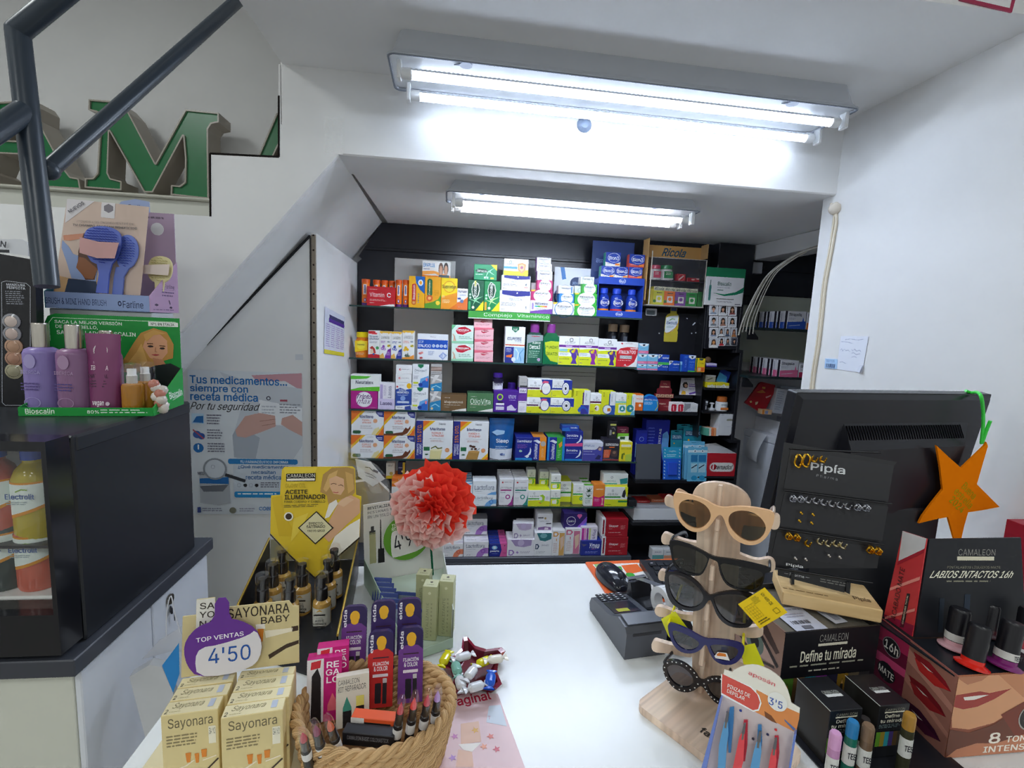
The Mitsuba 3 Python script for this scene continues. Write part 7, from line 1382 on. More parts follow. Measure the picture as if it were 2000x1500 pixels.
for i,p_ in enumerate(E_):
 if i<2:a_=(f'{("left", "right")[i]} large twisted gold hoop at the top of the earring display','hoop',GO)
 elif i<4:a_=(f'{("left", "right")[i - 2]} small gold earring over the white lettering','huggie',GO)
 elif i<14:a_=(f'{nth[i - 4]} silver earring from the left on the middle rail','knot' if i<6 or i>11 else 'huggie',SI)
 elif i<18:a_=(f'{nth[i - 14]} tiny gold stud on the second panel','stud',GO)
 elif i<21:a_=(f'{nth[i - 18]} gold earring from the left on the lower rail','knot' if i<20 else 'huggie',GO)
 elif i<25:a_=(f'{nth[i - 21]} pale earring in the middle of the lower rail','huggie','e6dcb8')
 elif i<27:a_=(f'{("left", "right")[i - 25]} of two gold link earrings at the right of the lower rail','knot',GO)
 else:a_=(f'{nth[i - 27]} white stud from the left on the bottom panel','stud','e6e4e0')
 earring(a_[0],p_,a_[1],a_[2],'earrings on the black display')
# ---- sunglasses stand
gf=Fr([.437,.6869,1],[.809,-.5878,0],[0,0,1])
t=thing('sunglasses_stand','pale wooden sunglasses stand with five pairs on its arms','sunglasses stand')
bo=vec([.437,.6869,1])
bu,bv=unit(vec(.54,-.84,0)),unit(vec(.84,.54,0))
c0=vec([.3038,.6713,1]);
bw=np.linalg.norm(vec([.3742,.7917,1])-c0)
g=Polygon([(0,0),(.20,0),(.20,.125),(0,.125)]).buffer(-.015).buffer(.015)
part(t,'base',MB().prism(g,Fr(vec(c0[0],c0[1],1.0006)-bv*.004-bu*.004,bu,bv,(0,0,1)),.012,'fff'),'ash_wood')
mb=MB();fl_=Fr(vec([.3721,.6124,1])+vec(0,0,.0132),bu,bv,(0,0,1));Art(mb,fl_,.036,.016).run([('t','farline',0,.1,1.3,.9,'2a2420',1)]);part(t,'base_print',mb)
colm=D('-282,-461 -430,1343 -470,2451 -485,2798 -549,3173 -612,3350 -590,3466 -506,3578 -342,3646 -163,3666 9,3643 145,3574 226,3477 252,3359 187,3137 156,2921 152,2735 174,2420 195,1564 297,-185')
shape=Polygon(soft(colm))
arms=[D('-503,3011 -849,3104 -932,3102 -1008,3120 -1025,3223 -995,3265 -927,3245 -841,3203 -553,3216 -488,3101'),D('69,3234 427,3221 544,3298 610,3322 642,3274 641,3145 591,3099 506,3127 85,3054'),D('-443,2502 -597,2530 -863,2476 -994,2431 -1027,2522 -1000,2611 -942,2617 -806,2581 -600,2565 -420,2596'),D('107,2587 205,2556 423,2535 542,2611 611,2615 653,2544 647,2460 595,2428 469,2423 115,2419'),D('-404,1875 -660,1830 -910,1815 -1001,1786 -1026,1881 -989,1956 -929,1947 -667,1918 -398,1984'),D('141,1981 408,1948 557,2031 616,2001 612,1898 419,1832 141,1824'),D('-398,1245 -610,1242 -815,1188 -983,1137 -1034,1224 -996,1293 -920,1310 -765,1298 -573,1292 -391,1357'),D('178,1427 401,1413 537,1497 599,1452 580,1350 400,1273 177,1277'),D('-359,616 -638,579 -838,527 -1000,473 -1034,575 -1006,663 -954,673 -731,683 -354,747'),D('219,823 385,810 459,806 451,732 367,679 216,687')]
for q in arms:
 shape=shape.union(Polygon(soft(q)).buffer(0).buffer(.0015))
part(t,'board',MB().prism(shape.simplify(.0002),gf.at(0,0,-.006),.010,'fff'),'ash_wood')
FQ=[[[-.0198,.3642],[-.0193,.3256]],[[-.0176,.315],[-.0174,.2955]],[[-.0193,.2916],[-.0181,.2445]],[[-.0183,.2384],[-.0184,.2139]],[[-.0184,.2139],[-.0184,.1787]],[[-.0196,.1747],[-.0201,.146]],[[-.02,.1442],[-.0194,.1111]],[[-.0205,.1061],[-.0203,.0679]],[[-.0203,.0679],[-.0181,.0058]]]
for k,(a_,b_)in enumerate(FQ):
 dd_=.024 if k in(1,3,5,7)else .011
 part(t,'nose_fin',MB().fbox(gf.at((a_[0]+b_[0])/2-.0035,b_[1],.004+dd_),.007,a_[1]-b_[1],dd_,'fff',.001),'ash_wood')
scene['lens_brown']={'type':'thindielectric','int_ior':1.5,'specular_transmittance':{'type':'rgb','value':[.26,.17,.07]}}
scene['lens_green']={'type':'thindielectric','int_ior':1.55,'specular_transmittance':{'type':'rgb','value':[.10,.12,.11]}}
scene['lens_grey']={'type':'thindielectric','int_ior':1.55,'specular_transmittance':{'type':'rgb','value':[.075,.07,.08]}}
def specs(label,frame,lenses,c,lens_bsdf,z,thick,tem,bsdf='gloss',dots=None):
 fr_=gf.at(0,0,z)
 t=thing('sunglasses',label,'sunglasses')
 g=Polygon(soft(frame)).buffer(0).buffer(.0006,3)
 holes=[Polygon(soft(q)).buffer(0)for q in lenses]
 for q in holes:
  g=g.difference(q)
 part(t,'frame',MB().prism(g.simplify(.0001),fr_,thick,c),bsdf)
 for q in holes:
  part(t,'lens',MB().flat(q.buffer(.0008),fr_,'333',thick*.5),lens_bsdf)
 for p_,d_,c2 in tem:
  pts=[fr_.P(*p_,thick*.5),fr_.P(p_[0]*1.0+d_[0]*.15,p_[1]+.001,-.02),fr_.P(p_[0]+d_[0],p_[1]+d_[1],-.10),fr_.P(p_[0]+d_[0],p_[1]+d_[1]-.02,-.135)]
  part(t,'temple',MB().tube(smooth_path(pts,5),.0022,c2,7,flat=1.8),bsdf)
 if dots:
  db=MB()
  for q in dots:
   db.flat(Point(q).buffer(.0011,4),fr_,'e8e8ea',thick+.0003)
  part(t,'dots',db,'satin','white polka dots')
 return t
specs('cream cat eye sunglasses with brown lenses on the top arms of the stand',D('-841,3456 -721,3474 -542,3464 -364,3432 -245,3379 -173,3368 -76,3376 30,3419 162,3453 359,3473 556,3466 571,3394 560,3271 523,3125 457,3001 373,2924 283,2892 188,2897 89,2934 13,3008 -39,3121 -83,3220 -122,3262 -163,3258 -201,3208 -236,3120 -298,3008 -379,2939 -463,2901 -552,2902 -647,2952 -729,3030 -785,3149 -827,3287'),[D('-754,3238 -724,3327 -653,3383 -551,3406 -448,3397 -342,3349 -281,3268 -268,3191 -292,3106 -356,3009 -439,2956 -542,2954 -651,3009 -720,3099'),D('-26,3203 -7,3301 62,3365 167,3402 287,3402 397,3352 470,3264 485,3177 451,3061 380,2981 291,2941 182,2959 65,3038 3,3116')],'e0b488','lens_brown',.030,.006,[([-.0816,.341],(.004,-.03),'e0b488'),([.0559,.3433],(-.004,-.03),'b9a89a')],'satin')
specs('black half frame sunglasses with dark green lenses on the second arms',D('-845,2614 -821,2658 -699,2671 -471,2650 -230,2574 -129,2563 -32,2583 174,2607 376,2614 534,2615 603,2597 586,2542 531,2532 530,2412 504,2274 433,2188 312,2158 148,2152 30,2189 -56,2326 -100,2495 -124,2515 -212,2531 -239,2539 -255,2412 -302,2265 -358,2199 -493,2180 -649,2193 -751,2267 -796,2430'),[D('-793,2599 -618,2616 -437,2601 -249,2539 -266,2420 -312,2280 -362,2217 -489,2201 -639,2216 -734,2286 -777,2435'),D('-83,2500 114,2517 317,2530 519,2528 518,2419 489,2288 426,2204 313,2177 151,2173 42,2209 -41,2342')],'17181c','lens_green',.030,.004,[([-.0822,.2621],(.004,-.02),'17181c'),([.0589,.2583],(-.004,-.02),'2a2c30')])
specs('black rounded cat eye sunglasses on the third arms, beside the yellow price tag',D('-876,2115 -712,2164 -522,2163 -360,2083 -227,1954 -170,1918 -81,1995 142,2115 365,2148 459,2088 462,1885 441,1645 307,1569 137,1534 -17,1615 -107,1789 -144,1872 -183,1866 -218,1785 -264,1683 -380,1597 -566,1568 -730,1611 -839,1824'),[D('-822,2092 -645,2132 -453,2088 -262,1942 -263,1777 -384,1645 -570,1616 -704,1691 -797,1873'),D('-129,1935 90,2051 314,2098 400,2015 412,1834 384,1651 303,1608 145,1578 2,1663 -88,1809')],'16141a','lens_grey',.030,.005,[([-.0851,.2095],(.004,-.02),'16141a'),([.0441,.2075],(-.004,-.02),'16141a')])
t4=specs('small navy child sunglasses with yellow temples on the fourth arms',D('-766,1257 -637,1275 -444,1257 -253,1205 -160,1195 -14,1251 188,1304 366,1305 380,1219 343,1068 251,938 110,876 -12,897 -98,1013 -137,1110 -183,1109 -220,1010 -319,900 -472,839 -604,877 -697,1012'),[D('-694,1175 -501,1176 -309,1138 -243,1093 -294,974 -413,898 -542,909 -640,997'),D('-102,1127 51,1193 224,1226 307,1207 294,1100 217,983 90,931 -19,974 -75,1057')],'24235a','lens_grey',.030,.004,[([-.0749,.1246],(.002,.024),'e6dc1a'),([.0357,.1261],(-.006,.026),'e6dc1a')])
part(t4,'sticker',MB().flat(Polygon(D('-19,974 19,1059 149,1093 203,984 -1,946')),gf.at(0,0,.030),'e8e4e0',.0045).flat(Polygon(D('8,1009 40,1057 133,1073 149,1031 21,994')),gf.at(0,0,.030),'d87a2a',.0047))
DOT=[[-.0742,.0481],[-.0704,.0578],[-.0632,.0629],[-.0568,.0644],[-.0489,.0659],[-.0408,.0649],[-.0342,.0618],[-.0285,.0578],[-.024,.0525],[-.0742,.04],[-.0696,.0323],[-.0652,.0268],[-.0575,.0213],[-.0482,.0202],[-.0403,.0215],[-.0321,.0266],[-.0254,.0331],[-.0214,.0414],[-.0125,.046],[-.0071,.054],[-.0014,.0589],[.0043,.0624],[.0102,.0636],[-.0105,.0408],[-.0079,.0358],[-.0045,.0316],[-.0002,.0285],[.0045,.0264],[.0095,.0251]]
specs('round black polka dot sunglasses on the lowest arms of the stand',D('-771,506 -713,611 -587,673 -425,667 -260,574 -204,479 -128,494 -74,571 42,638 159,663 249,580 270,415 197,241 141,208 49,219 -67,328 -152,416 -205,375 -265,276 -384,186 -545,167 -685,276 -755,402'),[D('-718,473 -644,577 -485,617 -326,539 -272,425 -322,309 -422,247 -561,252 -668,346'),D('-88,461 18,561 165,589 218,497 191,309 141,269 43,284 -46,362')],'15151a','lens_grey',.030,.005,[([-.0757,.0549],(.03,.012),'2a2a2e'),([.0222,.0621],(-.004,.012),'2a2a2e')],'gloss',DOT)
tg=gf.at(0,0,.055)
q=D('266,2067 579,2440 867,2126 552,1761')
tf,w,h=quadframe(tg.P(*q[3]),tg.P(*q[2]),tg.P(*q[0]))
mb=MB().fbox(tf,w,h,.0006,'ecc81a');Art(mb,tf,w,h).run([('f',.42,.06,.66,.3,7,'7a6414',2),('t','UV 400 CE',.76,.1,.86,.56,'3a300c',1,0,-1)]+[('l',[(.08,.2+.1*k),(.4,.2+.1*k)],.008,'9a8018')for k in range(6)]+[('l',[(.08+.08*k,.2),(.08+.08*k,.7)],.008,'9a8018')for k in range(5)]+[('l',[(.72,.7),(.86,.7),(.86,.86),(.72,.86),(.72,.7)],.012,'5a4810'),('f',.12,.78,.5,.94,2,'5a4810',3)])
solo('price_tag','bright yellow square tag on the black rounded sunglasses, right of the stand','tag',mb,'satin')
for n_,pts in(('yellow label hanging at the left temple of the navy child sunglasses',D('-890,1205 -679,1419 -470,1202 -727,935 -756,961')),('yellow green label hanging at the right temple of the navy child sunglasses',D('321,1187 509,1312 671,997 390,915'))):
 solo('temple_label',n_,'tag',MB().prism(Polygon(pts),gf.at(0,0,.02),.0006,'d8d81a'),'satin')
# ---- tweezers display
af=Fr([.3788,.5076,1],[.766,-.6428,0],[.1555,.1853,.9703])
t=thing('tweezers_display','counter display card of coloured tweezers at the bottom of the picture','display stand')
g=Polygon(D('-419,1559 -322,1568 -290,1617 -239,1669 -169,1721 -99,1757 -36,1774 28,1777 102,1769 167,1752 224,1723 273,1680 320,1614 349,1550 373,1484 470,1461 475,1341 464,1214 451,731 447,259 -525,-279 -510,257 -410,1235 -422,1394'))
mb=MB().prism(g,af,.003,'e6e2d6')
for c_,pts in(('c8baba',D('-410,1235 -12,1209 435,1172 430,258 -499,-255 -469,319')),('d98a4e',D('-18,1477 103,1461 339,1411 474,1407 475,1341 464,1214 435,1172 -12,1209')),('7a4a2c',D('100,1264 183,1244 252,1180 190,1180 117,1195')),('5a6a9a',D('320,1269 456,1210 434,1181 332,1246')),('eef0f0',D('-450,1494 -84,1488 17,1423 58,1343 39,1241 -20,1200 -416,1238')),('d2564c',D('-436,1500 -91,1475 -2,1425 40,1345 28,1256 -26,1215 -414,1264'))):
 mb.flat(Polygon(pts).buffer(0),af,c_,.0031+.0000004*mb.n)
mb.flat(Point(*[.0226,.1438]).buffer(.0109,10),af,'e6e6e0',.0042)
for i,(k_,c_)in enumerate(((0,'2a3a8a'),(1,'2a3a8a'),(2,'3a3040'),(3,'c83a3a'),(4,'2a2a50'))):
 mb.flat(Point(*[[-.0309,.1063],[-.0164,.1154],[.0017,.0887],[.0248,.1109],[.0168,.1014]][k_]).buffer(.0016,4),af,c_,.0045)
def ltr(txt,a,b,c,col_,bold=1,lift=.0046):
 f_,w_,h_=quadframe(af.P(*a,lift),af.P(*b,lift),af.P(*c,lift));Art(mb,f_,w_,h_).run([('t',txt,0,0,1,1,col_,bold)])
ltr('aposán',[-.0133,.1617],[.0177,.1595],[-.0134,.1677],'c83a48',0)
ltr('PINZAS DE',[-.0354,.1366],[-.0081,.135],[-.0356,.1416],'ece4dc')
ltr('DEPILAR',[-.0351,.1302],[-.0138,.129],[-.0354,.1351],'ece4dc')
ltr("3'5",[.0136,.1373],[.0287,.1373],[.013,.1458],'2a4aa0',0)
part(t,'card',mb)
for q in(D('-410,1235 -392,1243 -460,323 -471,-239 -527,-270 -516,295'),D('442,1184 466,1214 451,731 442,265 418,252')):
 part(t,'blue_edge',MB().prism(Polygon(q),af,.012,'6a80c4',base=.003),'satin')
TW=[D('-321,990 -284,998 -258,853 -259,715 -240,433 -241,144 -334,94 -328,437 -348,672 -338,814'),D('-112,942 -77,954 -66,810 -52,625 -64,524 -68,237 -163,186 -157,495 -141,744 -132,874'),D('66,932 105,941 129,830 128,622 126,341 34,291 32,592 45,788'),D('242,933 279,942 298,802 298,710 305,437 216,389 223,671 228,832')]
TB=[D('-289,1146 -243,1175 -225,997 -209,621 -233,609 -282,871'),D('-111,1070 -68,1089 -36,794 -38,600 -66,586 -107,905'),D('52,1087 89,1105 119,918 123,777 77,753'),D('245,1045 286,1065 316,873 314,685 281,668')]
for i in range(4):
 c_=('5a96c4','d84a50')[i%2];c2=('3a78b0','b83040')[i%2]
 k_=thing('tweezers',('first blue','first coral','second blue','second coral')[i]+' pair of tweezers from the left in the tweezers display','tweezers')
 part(k_,'front_arm',MB().prism(Polygon(TW[i]).buffer(0),af.at(0,0,.012),.003,c_),'satin')
 part(k_,'rear_arm',MB().prism(Polygon(TB[i]).buffer(0),af.at(0,0,.005),.003,c2),'satin')
 p_=np.array(TW[i][0]);q_=np.array(TW[i][1]);d_=(q_-p_)
 tipb=MB().prism(Polygon([p_+[0,-.001],q_+[0,-.001],q_+[-.0002,.012],p_+[.001,.012]]),af.at(0,0,.012),.0032,'8a8a90');tipb.flat(Polygon([p_+d_*.2-[0,.008],q_-d_*.2-[0,.008],q_-d_*.2-[0,.001],p_+d_*.2-[0,.001]]),af.at(0,0,.012),'9a9490',.0034)
 part(k_,'steel_tip',tipb,'metal')
part(t,'foot',MB().fbox(af.at(-.06,-.0008,.03),.14,.004,.08,'8a9cd0',.001),'satin')
# ---------------------------------------------------------------- left side: railing, sign letters
t=thing('stair_railing','dark grey round tube stair railing at the top left','railing')
RL='2b3540'
P_=[[-.7328,.9529,2.0391],[-.6963,.919,1.804],[-.6724,.8936,1.6252],[-.701,.9525,1.8239],[-.5581,1.3792,2.3632],[-.5832,.9285,2.1457],[-.7163,.9349,1.9118],[-.7057,.8199,1.8144]]
for n_,a_,b_,r in(('post',P_[0],P_[2],.0165),('lower_rail',P_[3],P_[4],.0138),('top_rail',P_[0],P_[5],.0165),('side_rail',P_[6],P_[7],.0165)):
 part(t,n_,MB().tube(np.linspace(a_,b_,4),r,RL,20),'satin')
mb=MB()
for p_ in(P_[0],P_[6],P_[3]):
 mb.ball(p_,.0168,RL,8)
part(t,'joint',mb,'satin')
LY=2.42
lf=Fr([-1.5625,2.42,2.2541],[1,0,0],[0,0,1])
lz=2.0944
t=thing('sign_ledge','pale metal ledge under the green sign letters','ledge')
part(t,'shelf',MB().box(-3,-.95,2.40,2.62,lz-.012,lz-.0005,'bdbcb0',.003),'satin')
part(t,'face',MB().box(-3,-.95,2.43,2.62,lz-.12,lz-.0125,'c9c9c0',.002),'satin')
lets=(('left of the two complete green sign letters, behind the railing post',[D('-3967,1724 -2573,1941 -2397,1663 -2454,1159 -1819,-191 -1484,-866 -1319,-1088 -985,-1134 -934,-1565 -2377,-1577 -2376,-1239 -2554,-925 -2623,-651 -2730,-288 -4040,-324 -4358,-1064 -4111,-1230 -4140,-1605 -5438,-1609 -5364,-1234 -5006,-1068 -4083,1332')],[D('-3825,220 -2998,243 -3361,1215')]),('green letter M of the wall sign above the stair',[D('-387,2173 797,2181 1181,1755 2163,-265 3485,2109 4860,2091 4849,1703 4540,1615 4392,1380 4364,474 4328,-1599 2749,-1537 2780,-1129 3131,-1137 3350,-951 3408,15 3362,1032 2003,-1485 1644,-1511 351,978 196,-807 289,-1028 741,-1122 713,-1492 -758,-1486 -727,-1105 -417,-1067 -223,-839 -62,581 45,1539 -90,1688 -421,1750')],[]),('sliver of a third green sign letter at the step of the stair panel',[D('6372,118 7309,2295 7682,2329 7655,219')],[D('7058,305 7401,1038 7390,331')]))
for lab,o_,hs in lets:
 g=Polygon(o_[0]).buffer(0)
 for q in hs:
  g=g.difference(Polygon(q))
 g=g.buffer(-.002).buffer(.003)
 k=thing('sign_letter',lab,'letter')
 part(k,'shell',MB().prism(g.difference(g.buffer(-.006)),lf.at(0,0,-.11),.115,'9c958a'),'satin')
 part(k,'face',MB().prism(g.buffer(-.005),lf.at(0,0,-.03),.026,'0b6636'),'satin','green face')
 part(k,'back',MB().prism(g.buffer(-.004),lf.at(0,0,-.112),.003,'8a857c'),'satin')
# ---- cabinet, cooler
t=thing('cabinet','white cabinet with a dark worktop at the left','cabinet')
part(t,'worktop',MB().box(-3.0,-.628,.834,1.31,.968,1.0,'3d4048',.002),'satin')
part(t,'body',MB().box(-3.0,-.652,.86,1.30,.05,.9675,'cfd0c4',.001))
for y0,y1 in((.862,1.062),(1.066,1.30)):
 d_=part(t,'door',MB().box(-.6515,-.640,y0,y1,.06,.955,'d8dbe2',.002))
lk=vec([-.639,1.1261,.935])
part(d_,'lock',MB().lathe([(.012,0),(.012,.004),(.008,.005),(0,.005)],'8a8478',lk,(1,0,0),16),'metal')
k=thing('key_bunch','two black headed keys in the lock of the white cabinet door','keys')
mb=MB().fbox(Fr(lk+vec(.006,-.008,-.008),(0,1,0),(0,0,1)).yaw(-50),.02,.016,.005,'17171b',.002);part(k,'key',mb,'satin')
part(k,'key',MB().fbox(Fr(lk+vec(.010,-.006,-.034),(0,1,0),(0,0,1)).yaw(-40),.016,.016,.004,'17171b',.002).fbox(Fr(lk+vec(.010,.001,-.054),(0,1,0),(0,0,1)).yaw(-40),.005,.022,.0015,'3a3a40'),'satin')
t=thing('cooler','black glass fronted drinks cooler on the dark worktop','fridge')
X1,X0,Y0,Y1,ZB,ZT=-.644,-1.12,.83,1.252,1.0005,1.376
K='17181d'
part(t,'side_wall',MB().box(X1-.02,X1,Y0+.055,Y1,ZB,ZT,'1c1f25',.003).box(X0,X0+.02,Y0+.055,Y1,ZB,ZT,K),'satin')
part(t,'top',MB().box(X0,X1+.002,Y0+.06,Y1,ZT-.03,ZT-.0003,'23262b',.004),'satin')
part(t,'back',MB().box(X0+.02,X1-.02,Y1-.02,Y1,ZB,ZT-.03,'c0c2c4').box(X0+.02,X1-.02,Y0+.06,Y1-.02,ZB,ZB+.05,'c4c6c6').box(X1-.024,X1-.02,Y0+.06,Y1-.02,ZB+.05,ZT-.03,'9a9ca0'),'satin')
gx=-.6511
dr_=part(t,'door',MB().prism(Polygon([(X0,ZB+.012),(X1,ZB+.012),(X1,ZT+.004),(X0,ZT+.004)]).difference(Polygon([(X0+.03,ZB+.085),(gx,ZB+.085),(gx,ZT-.012),(X0+.03,ZT-.012)])),Fr((0,Y0,0)),-.048,K),'gloss')
part(dr_,'glass',MB().quad((X0+.03,Y0+.01,ZB+.085),(gx,Y0+.01,ZB+.085),(gx,Y0+.01,ZT-.012),(X0+.03,Y0+.01,ZT-.012),'fff'),'pane')
zsh=1.1812
part(t,'wire_shelf',MB().box(X0+.02,X1-.02,.885,Y1-.02,zsh-.006,zsh-.0005,'2a2a30',.001),'satin')
part(t,'floor',MB().box(X0+.02,X1-.02,.882,Y1-.02,ZB+.05,ZB+.088,'d6d8d4',.003),'satin')
def drink(x,y,z,h,r,c,label):
 o=vec(x,y,z);k=thing('drink_bottle',label,'bottle')
 part(k,'body',MB().lathe([(0,0),(r*.92,0),(r,.006),(r,h*.26),(r*.95,h*.3),(r,h*.36),(r,h*.62),(r*.8,h*.72),(r*.46,h*.79),(r*.46,h*.83)],c,o,n=24),'gloss')
 part(k,'cap',MB().lathe([(r*.52,h*.82),(r*.54,h*.97),(r*.48,h),(0,h)],'1b46a8',o,n=24),'satin')
 lb=MB();a=np.radians(np.linspace(-75,75,17))
 top=lambda q:h*(.60-.0*q);bot=lambda q:h*(.30+.16*(q+1.3)/2.6-.06)
 P=lambda q,zz,k_:o+vec(r*k_*math.sin(q),-r*k_*math.cos(q),zz)
 lb.grid(np.array([[P(q,bot(q)-.006,1.012)for q in a],[P(q,h*.62,1.012)for q in a]]),'c8862a')
 lb.grid(np.array([[P(q,bot(q),1.02)for q in a],[P(q,h*.60,1.02)for q in a]]),'d2dcd6')
 A=Art(lb,Fr(o+vec(-r,-r*1.03,0)),2*r,h);A.t('Electrolit',.14,.49,.86,.545,'2a4684',1);A.f(.16,.57,.74,.61,2,'8a9aa0',2);A.l([(.4,.47),(.55,.445),(.7,.45)],.03,'7a9a3a')
 part(k,'label',lb)
for(px_,z_,h_,c_,l_)in((-.7386,zsh,.175,'a8982a','yellow drink bottle with a blue cap on the upper shelf of the cooler'),(-.8004,zsh,.178,'b0584a','red drink bottle with a blue cap on the upper shelf of the cooler'),(-.7405,ZB+.0885,.165,'b85a48','orange red drink bottle on the floor of the cooler'),(-.7973,ZB+.0885,.172,'2d3c3c','dark green drink bottle on the floor of the cooler')):
 drink(px_,.925,z_+.0003,h_,.0315,c_,l_)
# ---- poster on the closet, sheet on the closet side
fr,w,h=quadframe([-.9271,1.7965,.865],[-.5458,1.7965,.8647],[-.9089,1.7965,1.3896])
fr=fr.at(0,0,.001)
mb=MB().fbox(fr,w,h,.0008,'d3d8de')
X=lambda*p:[((a-70)/470,(b-625)/605)for a,b in p]
def pt_(txt,a,b,c,d,k,bo=1,sl=0.0):
 (x0,y0),(x1,y1)=X((a,b),(c,d));return('t',txt,x0,y0,x1,y1,k,bo,sl)
B1='2267a8'
Art(mb,fr,w,h).run([('p',X((330,640),(540,625),(540,700),(470,660),(350,665)),'c4929c'),('p',X((200,630),(300,660),(540,690),(540,930),(500,990),(260,990),(245,900),(290,760),(240,690)),'c3c8d0'),('p',X((245,890),(270,850),(360,900),(340,990),(250,985)),'a6adb8'),('p',X((360,740),(540,770),(540,850),(355,840)),'e6e9ee'),('f',*X((370,765),(436,830))[0],*X((436,830))[0],5,'b8bcc6',1),('f',*X((445,755))[0],*X((535,800))[0],4,'8a8e9a',2),('r',*X((447,737))[0],*X((478,745))[0],'a04a5a'),('ring',*X((399,733))[0],.02,'445',.6),('p',X((258,870),(300,810),(360,795),(425,805),(428,850),(380,870),(300,900),(265,895)),'c9a096'),('l',X((360,830),(425,820)),.006,'a87a70'),('l',X((370,848),(425,838)),.006,'a87a70'),('p',X((455,815),(500,800),(540,830),(540,890),(480,860),(450,840)),'c9a096'),pt_('Tus medicamentos...',78,646,478,680,B1),pt_('siempre con',78,683,315,720,B1),pt_('receta médica',78,715,355,749,B1),pt_('Por tu seguridad',80,755,356,795,'1c1e24',0,.06),('r',*X((80,803))[0],*X((130,845))[0],'b8d4e8'),('p',X((84,840),(100,815),(128,812),(128,842)),B1),('f',*X((142,806))[0],*X((205,852))[0],4,'667',3),('e',*X((100,890))[0],.035,None,'3a5aa0'),('e',*X((118,897))[0],.03,None,'2f4f98'),('l',X((84,870),(128,908)),.012,'b04a5a'),('f',*X((142,868))[0],*X((210,912))[0],4,'667',4),('e',*X((104,946))[0],.045,None,B1),('r',*X((101,932))[0],*X((107,952))[0],'e8ecf0'),('f',*X((142,925))[0],*X((218,968))[0],4,'667',5),('rr',*X((225,990))[0],*X((520,1012))[0],.02,'2a78b4'),pt_('TU FARMACÉUTICO INFORMA',275,994,480,1008,'e8eef4'),('rr',*X((245,1013))[0],*X((518,1155))[0],.02,'c4ccd6'),pt_('¿Qué medicamentos',265,1016,480,1034,'1f5a90'),pt_('necesitan',322,1038,425,1054,'1f5a90'),pt_('receta médica?',298,1058,460,1078,'1f5a90'),('ring',*X((269,1103))[0],.018,'889',.85),('e',*X((295,1103))[0],.017,None,'2a2a2e'),('ring',*X((319,1103))[0],.018,'889',.85),('e',*X((343,1103))[0],.017,None,'1a1a1e'),('f',*X((360,1090))[0],*X((450,1116))[0],3,'556',6),('rr',*X((248,1130))[0],*X((518,1156))[0],.02,'2a88c4'),('f',*X((262,1137))[0],*X((440,1150))[0],1,'e0eef8',7),('p',X((104,1060),(225,1062),(230,1180),(180,1190),(105,1180)),'b0b4ba'),('p',X((105,1075),(226,1068),(226,1098),(105,1096)),B1),('p',X((104,1108),(226,1100),(200,1130),(120,1132)),'6a6e76'),pt_('MEDICAMENTO',98,1047,172,1060,'445'),('ring',*X((170,1034))[0],.105,'8a9098',.86),('e',*X((170,1034))[0],.088,None,'ccd2da'),('ring',*X((162,1025))[0],.018,'889',.8),('l',X((212,1058),(296,1085)),.03,'33363c'),('r',*X((92,1198))[0],*X((106,1222))[0],'3a4a8a'),('f',*X((112,1202))[0],*X((205,1220))[0],2,'889',8),('e',*X((240,1212))[0],.03,None,'7a7a6a'),('f',*X((268,1202))[0],*X((336,1222))[0],2,'99a',9),pt_('COBR',352,1196,410,1212,'4a78b0')])
solo('poster','large pale blue prescription poster with two hands on the closet panel','poster',mb)
fr,w,h=quadframe([-.4939,1.8854,1.4564],[-.5011,2.2412,1.4188],[-.4941,1.8955,1.631])
fr=fr.at(0,0,.0015);mb=MB().fbox(fr,w,h,.0006,'ced2e2');Art(mb,fr,w,h).run([('r',.2,.12,.96,.2,'3a3a66'),('r',.18,.2,.98,.29,'4a2a86')]+[('f',.06+.24*k,.34,.26+.24*k,.86,11,'a89ac8',k)for k in range(4)]+[('r',0,.91,1,1,'d6cc2a')])
solo('price_sheet','white and violet sheet with a yellow foot on the closet side','sheet',mb)
fr,w,h=quadframe([-.5677,1.7985,1.4357],[-.5415,1.7985,1.4366],[-.5675,1.7985,1.4558])
solo('tiny_label','tiny white label above the poster on the closet panel','label',MB().fbox(fr,w,h,.0006,'c9ccd2'))
# ---- displays on the cooler
t=thing('nail_display','black nail varnish display with five round samples at the left edge','display stand')
nf=Fr([-.8897,1.13,1.3711],[.9986,.0523,0],[0,0,1])
g=Polygon(D('-1124,3316 193,3139 56,-21 -1405,-86'))
part(t,'board',MB().prism(g,nf.at(0,0,-.02),.02,'15151a'),'satin')
part(t,'header',MB().prism(Polygon(D('-1111,3477 -71,3552 16,3497 38,3416 24,3220 -1122,3336')),nf.at(0,0,-.012),.004,'d4d6dc'))
mb=MB();A=Art(mb,nf,1,1)
o_=Polygon(D('-435,2656 -351,2691 13,2660 82,2591 -20,1097 22,881 -89,87 -561,80 -612,145'));mb.flat(o_.difference(o_.buffer(-.0012)),nf,'a8aab2',.0004)
ltr2=lambda txt,a,b,c,k:Art(mb,*quadframe(nf.P(*a,.0004),nf.P(*b,.0004),nf.P(*c,.0004))).run([('t',txt,0,0,1,1,k,1)])
ltr2('MANICURA',[-.0349,.2588],[-.0011,.2586],[-.0346,.264],'d0d2da');ltr2('PERFECTA',[-.0345,.2526],[-.0015,.2523],[-.0341,.2578],'d0d2da')
Art(mb,*quadframe(nf.P(*[-.0415,.2188],.0004),nf.P(*[-.0001,.2198],.0004),nf.P(*[-.0394,.2482],.0004))).run([('f',.1,0,.95,1,7,'8a8c96',2)])
ltr2('N',[-.0401,.3366],[-.0302,.3352],[-.0391,.3488],'44464c');mb.flat(Polygon(D('-503,3318 -305,3321 -309,3260 -508,3257')),nf,'33353a',-.0079)
